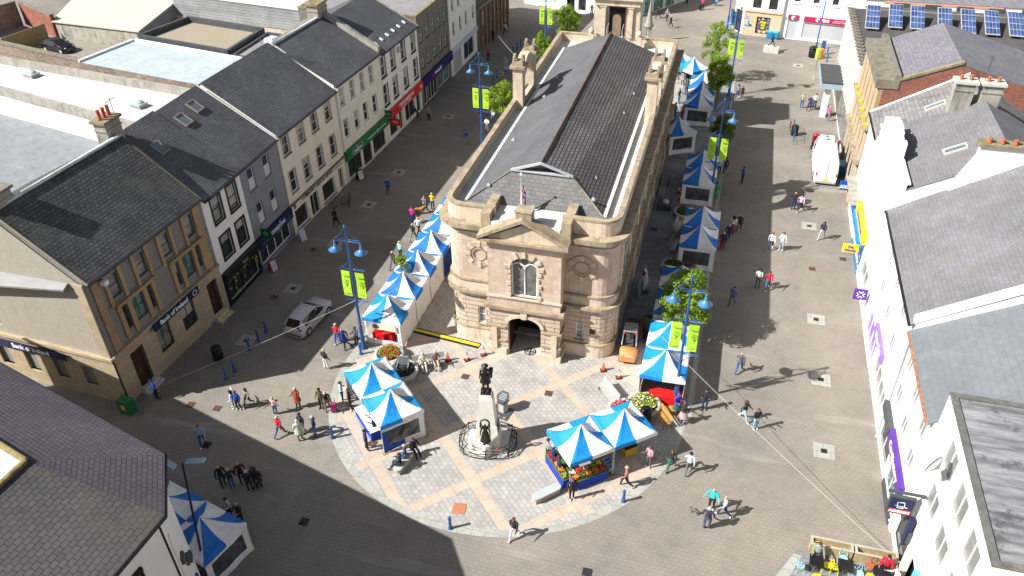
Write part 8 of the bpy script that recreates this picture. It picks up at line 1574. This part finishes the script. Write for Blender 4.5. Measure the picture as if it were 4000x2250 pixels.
    rt=Vector((1,0,0)); cone(hd+fw*.08+up*.01,hd+fw*.118-up*.012,.014,.011,0); cone(hd+fw*.09-up*.045-rt*.02,hd+fw*.09-up*.045+rt*.02,.007,.007,5)
    for s in (-1,1): cone(hd+rt*s*.075,hd+rt*s*.092+up*.01,.022,.014,0); cone(hd+fw*.085+rt*s*.03+up*.02,hd+fw*.096+rt*s*.03+up*.02,.009,.007,4)
    m2.materials.clear()
    for k in range(4): m2.materials.append(SK)
    m2.materials.append(black); m2.materials.append(P('lips',(.35,.12,.1),.6)); m2.name='body'
    bm.to_mesh(m2); bm.free()
    # hair mesh
    def hair(long):
        b=MB(); c_=hd+up*.035+Vector((0,.0,0))-fw*.012; n=12
        rows=[(0,.0)]+[(j*.32,1) for j in range(1,(6 if not long else 7))]
        for j in range(6):
            for i in range(n):
                def q(jj,ii):
                    th=jj*.36; ph=2*PI*ii/n; x=math.sin(th)*math.cos(ph); y=math.sin(th)*math.sin(ph); z=math.cos(th); front=max(0,-y); th2=th*(1-.42*front) ; x=math.sin(th2)*math.cos(ph); y=math.sin(th2)*math.sin(ph); z=math.cos(th2); return c_+Vector((x*.093,y*.112,z*.1))
                if j==0: b.poly([q(0,0),q(1,i),q(1,i+1)],0,True)
                else: b.poly([q(j,i),q(j+1,i),q(j+1,i+1),q(j,i+1)],0,True)
        if long:
            for i in range(7):
                a=PI*.0+PI*i/6; p0=c_+Vector((math.cos(a)*.085,math.sin(a)*.095,-.02)); p1=c_+Vector((math.cos(a)*.1,math.sin(a)*.11,-.24)); b.tube([p0,(p0+p1)/2,p1],.035,5,r1=.022)
        o=b.build('hair',HAIR['b'],local=True); m_=o.data; bpy.data.objects.remove(o); return m_
    # coat/skirt
    def skirt(top,bot,r0,r1):
        b=MB(); p0=H['pel']+Vector((0,0,top)); zb=H['pel'].z+bot; n=14; K=5
        for j in range(K):
            for i in range(n):
                def q(jj,ii):
                    t=jj/K; a=2*PI*ii/n; r=r0+(r1-r0)*t; ctr=p0.lerp(Vector((H['pel'].x,(H['knL'].y+H['knR'].y)/2,zb)),t); return ctr+Vector((math.cos(a)*r*1.1,math.sin(a)*r*.85+ (.02*math.sin(a*5))*t,0))
                b.poly([q(j+1,i),q(j+1,i+1),q(j,i+1),q(j,i)],0,True)
        o=b.build('skirt',SK,local=True); m_=o.data; bpy.data.objects.remove(o); return m_
    return dict(body=m2,hair=hair(False),long=hair(True),coat=None if sit else skirt(.2,-.3,.15,.23),skirt=None if sit else skirt(.03,-.42,.155,.27),hand=H['hnL'].copy(),handR=H['hnR'].copy(),back=H['che'].copy())
BM={}
SLOT=('skin','top','trousers','shoes')
def person(x,y,hd,pose,top,bot,hair,label,z=0,sc_=1.,shoe=0,extra='',skc=None,group='people in the square',bare=False,fat=1.):
    if pose not in BM: BM[pose]=body_mesh(pose)
    M_=BM[pose]; t=thing('person',label,'person',(x,y,z),rad(hd+90),group); t.scale=(sc_*fat*1.12,sc_*fat*1.12,sc_*1.02)
    o=child('body',M_['body'],t)
    mats=[SK,cloth(top),cloth(bot) if not bare else SK,SHW if shoe else SHB]
    for i,m_ in enumerate(mats): o.material_slots[i].link='OBJECT'; o.material_slots[i].material=m_
    if hair!='0': h=child('hair',M_['long' if hair.isupper() else 'hair'],t); h.material_slots[0].link='OBJECT'; h.material_slots[0].material=HAIR[hair.lower()]
    for k,nm,c_ in (('c','coat',top),('s','skirt',bot if not bare else (.05,.05,.06))):
        if k in extra and M_['coat'] is not None: q=child(nm,M_[nm],t); q.material_slots[0].link='OBJECT'; q.material_slots[0].material=cloth(c_)
    return t
bagn={}
def bag(t,col,label,kind='shopping_bag',s=1.,side=-1,hold=.35):
    a=t.rotation_euler.z; z=t.location.z+hold; off=Matrix.Rotation(a,3,'Z')@Vector((side*.33,-.05,0)); b=MB(); b.prism([(-.13*s,-.05),(.13*s,-.05),(.16*s,.05),(-.16*s,.05)],0,.3*s); b.sph((0,0,.12*s),.13*s,8,sc3=(1.1,.6,.9)); b.tube([(-.07,0,.29*s),(0,0,.42*s),(.07,0,.29*s)],.008,4)
    o=b.build(kind,cloth(col),loc=(t.location.x+off.x,t.location.y+off.y,z),rz=a); return tag(o,label,'bag','bags carried by shoppers')
def backpack(t,col,label):
    a=t.rotation_euler.z; off=Matrix.Rotation(a,3,'Z')@Vector((0,.19,0)); b=MB(); b.sph((0,0,0),.2,10,sc3=(.8,.55,1.1)); b.box(0,.1,-.15,.2,.06,.15); b.tube([(-.12,-.02,.15),(-.12,-.2,.2),(-.13,-.2,-.05)],.015,4); b.tube([(.12,-.02,.15),(.12,-.2,.2),(.13,-.2,-.05)],.015,4); return tag(b.build('backpack',cloth(col),loc=(t.location.x+off.x,t.location.y+off.y,t.location.z+1.22),rz=a),label,'backpack')
for p_ in PEOPLE: 
    x,y,hd,pose,top,bot,hair,label=p_[:8]; kw=p_[8] if len(p_)>8 else {}
    kw=dict(kw); bg=kw.pop('bag',None); bp=kw.pop('pack',None); t=person(x,y,hd,pose,top,bot,hair,label,**kw)
    if bg: bag(t,bg[0],bg[1])
    if bp: backpack(t,bp[0],bp[1])
# statue figures (bronze) on memorials
def statue(parent,loc,rz,pose,sc_=1.,cape=False,name='bronze_figure'):
    if pose not in BM: BM[pose]=body_mesh(pose)
    o=child(name,BM[pose]['body'],parent,loc,rz); o.scale=(sc_*1.12,sc_*1.15,sc_)
    for s in o.material_slots: s.link='OBJECT'; s.material=bronze
    if cape:
        q=child('coat',BM[pose]['coat'],o); q.material_slots[0].link='OBJECT'; q.material_slots[0].material=bronze
        b=MB(); hd_=1.66 
    return o
wm=next(o for o in bpy.data.objects if o.name=='war_memorial')
s=statue(wm,(0,-.02,4.4),rad(0),'hold',1.16,True,'soldier_figure'); b=MB(); b.lathe([(.2,0),(.21,.02),(.13,.05),(.1,.12),(.02,.15)],0,-.02,14,z0=4.4+1.93); b.build('soldier_helmet',bronze,wm,local=True)
b=MB(); 
for k in range(8): b.ob((.12+.0*k,.1,4.4+.9),(.25,.02,0),(0,.12,0),(.08,0,.75)) if k==0 else None
b.tube([(.05,-.25,5.5),(.05,-.28,4.5)],.02,5); b.build('rifle_and_cape',bronze,wm,local=True)
s=statue(wm,(0,-.98,1.0),0,'stand',.95,False,'robed_figure'); q=child('robe',BM['stand']['skirt'],s); q.material_slots[0].link='OBJECT'; q.material_slots[0].material=bronze; q.scale=(1.05,1,1.6); q.location=(0,0,-.55)
b=MB(); b.tube([(.27*math.cos(2*PI*k/20),-1.0,2.72+.3*math.sin(2*PI*k/20)) for k in range(20)],.05,6,closed=True); b.tube([(-.18,-.98,2.25),(-.3,-1.05,2.5),(-.22,-1.05,2.75)],.05,6); b.tube([(.18,-.98,2.25),(.3,-1.05,2.5),(.22,-1.05,2.75)],.05,6); b.build('wreath_ring',bronze,wm,local=True)
rs=next(o for o in bpy.data.objects if o.name=='runner_statue'); statue(rs,(0,0,.68),rad(100),'walk',1.0,False,'bronze_runner')
# dogs
def dog(x,y,rz,sc_,m_,label):
    t=thing('dog',label,'dog',(x,y,0),rad(rz)); t.scale=(sc_,)*3; V=Vector
    H={'hip':V((.28,0,.5)),'mid':V((0,0,.49)),'che':V((-.27,0,.48)),'nk':V((-.42,0,.62)),'hd':V((-.52,0,.74)),'mz':V((-.68,0,.69)),'t1':V((.42,0,.52)),'t2':V((.62,0,.66))}
    for s,n in ((-1,'l'),(1,'r')):
        H['s'+n]=V((-.28,s*.09,.4)); H['w'+n]=V((-.27,s*.09,.2)); H['p'+n]=V((-.3,s*.09,.03)); H['k'+n]=V((.2,s*.09,.34)); H['h'+n]=V((.38,s*.09,.2)); H['f'+n]=V((.32,s*.09,.03))
    E_=[('mid','hip'),('mid','che'),('che','nk'),('nk','hd'),('hd','mz'),('hip','t1'),('t1','t2')]
    for n in 'lr': E_+=[('che','s'+n),('s'+n,'w'+n),('w'+n,'p'+n),('hip','k'+n),('k'+n,'h'+n),('h'+n,'f'+n)]
    r_={'hip':.11,'mid':.12,'che':.14,'nk':.085,'hd':.085,'mz':.04,'t1':.035,'t2':.025}; ks=list(H); me=bpy.data.meshes.new('d'); me.from_pydata([tuple(H[k]) for k in ks],[(ks.index(a),ks.index(c_)) for a,c_ in E_],[]); o=bpy.data.objects.new('d',me); C.objects.link(o); o.modifiers.new('s','SKIN')
    for i,k in enumerate(ks): rr=r_.get(k,{'s':.06,'w':.035,'p':.04,'k':.075,'h':.035,'f':.04}.get(k[0],.04)); me.skin_vertices[0].data[i].radius=(rr,rr); me.skin_vertices[0].data[i].use_root=k=='mid'
    ss=o.modifiers.new('u','SUBSURF'); ss.levels=1; bpy.context.view_layer.update(); m2=bpy.data.meshes.new_from_object(o.evaluated_get(bpy.context.evaluated_depsgraph_get())); bpy.data.objects.remove(o); m2.materials.clear(); m2.materials.append(m_); child('body',m2,t)
    b=MB()
    for s in (-1,1): b.poly([(-.48,s*.06,.8),(-.5,s*.11,.7),(-.44,s*.09,.72)]); b.poly([(-.48,s*.06,.8),(-.44,s*.09,.72),(-.5,s*.11,.7)])
    b.build('ears',m_,t,local=True)
dog(*DOG1,200,1.05,P('golden_fur',(.42,.2,.05),.9,var=.3),'golden dog walking beside the man in grey'); dog(*DOG2,-20,.55,P('grey_fur',(.16,.13,.11),.9,var=.5,sc_=9),'small grey terrier on a lead near the three talking people')
for x,y,lab,nm,col in TROLLEYS:
    t=thing(nm,lab,nm.replace('_',' '),(x,y,0),rad(20)); b=MB(); b.prism([(-.17,-.13),(.17,-.13),(.17,.13),(-.17,.13)],.1,.75); b.build('trolley_bag' if nm=='shopping_trolley' else 'pram_seat',cloth(col),t,local=True); b=MB(); b.tube([(-.1,.15,.1),(-.1,.2,1.0),(.1,.2,1.0),(.1,.15,.1)],.015,5); b.build('frame',black,t,local=True)
    for px in (-.15,.15):
        for py in ((0,) if nm=='shopping_trolley' else (-.2,.25)): b=MB(); b.tube([(px-.015,py,.09),(px+.015,py,.09)],.09,10); b.build('wheel',blackr,t,local=True)
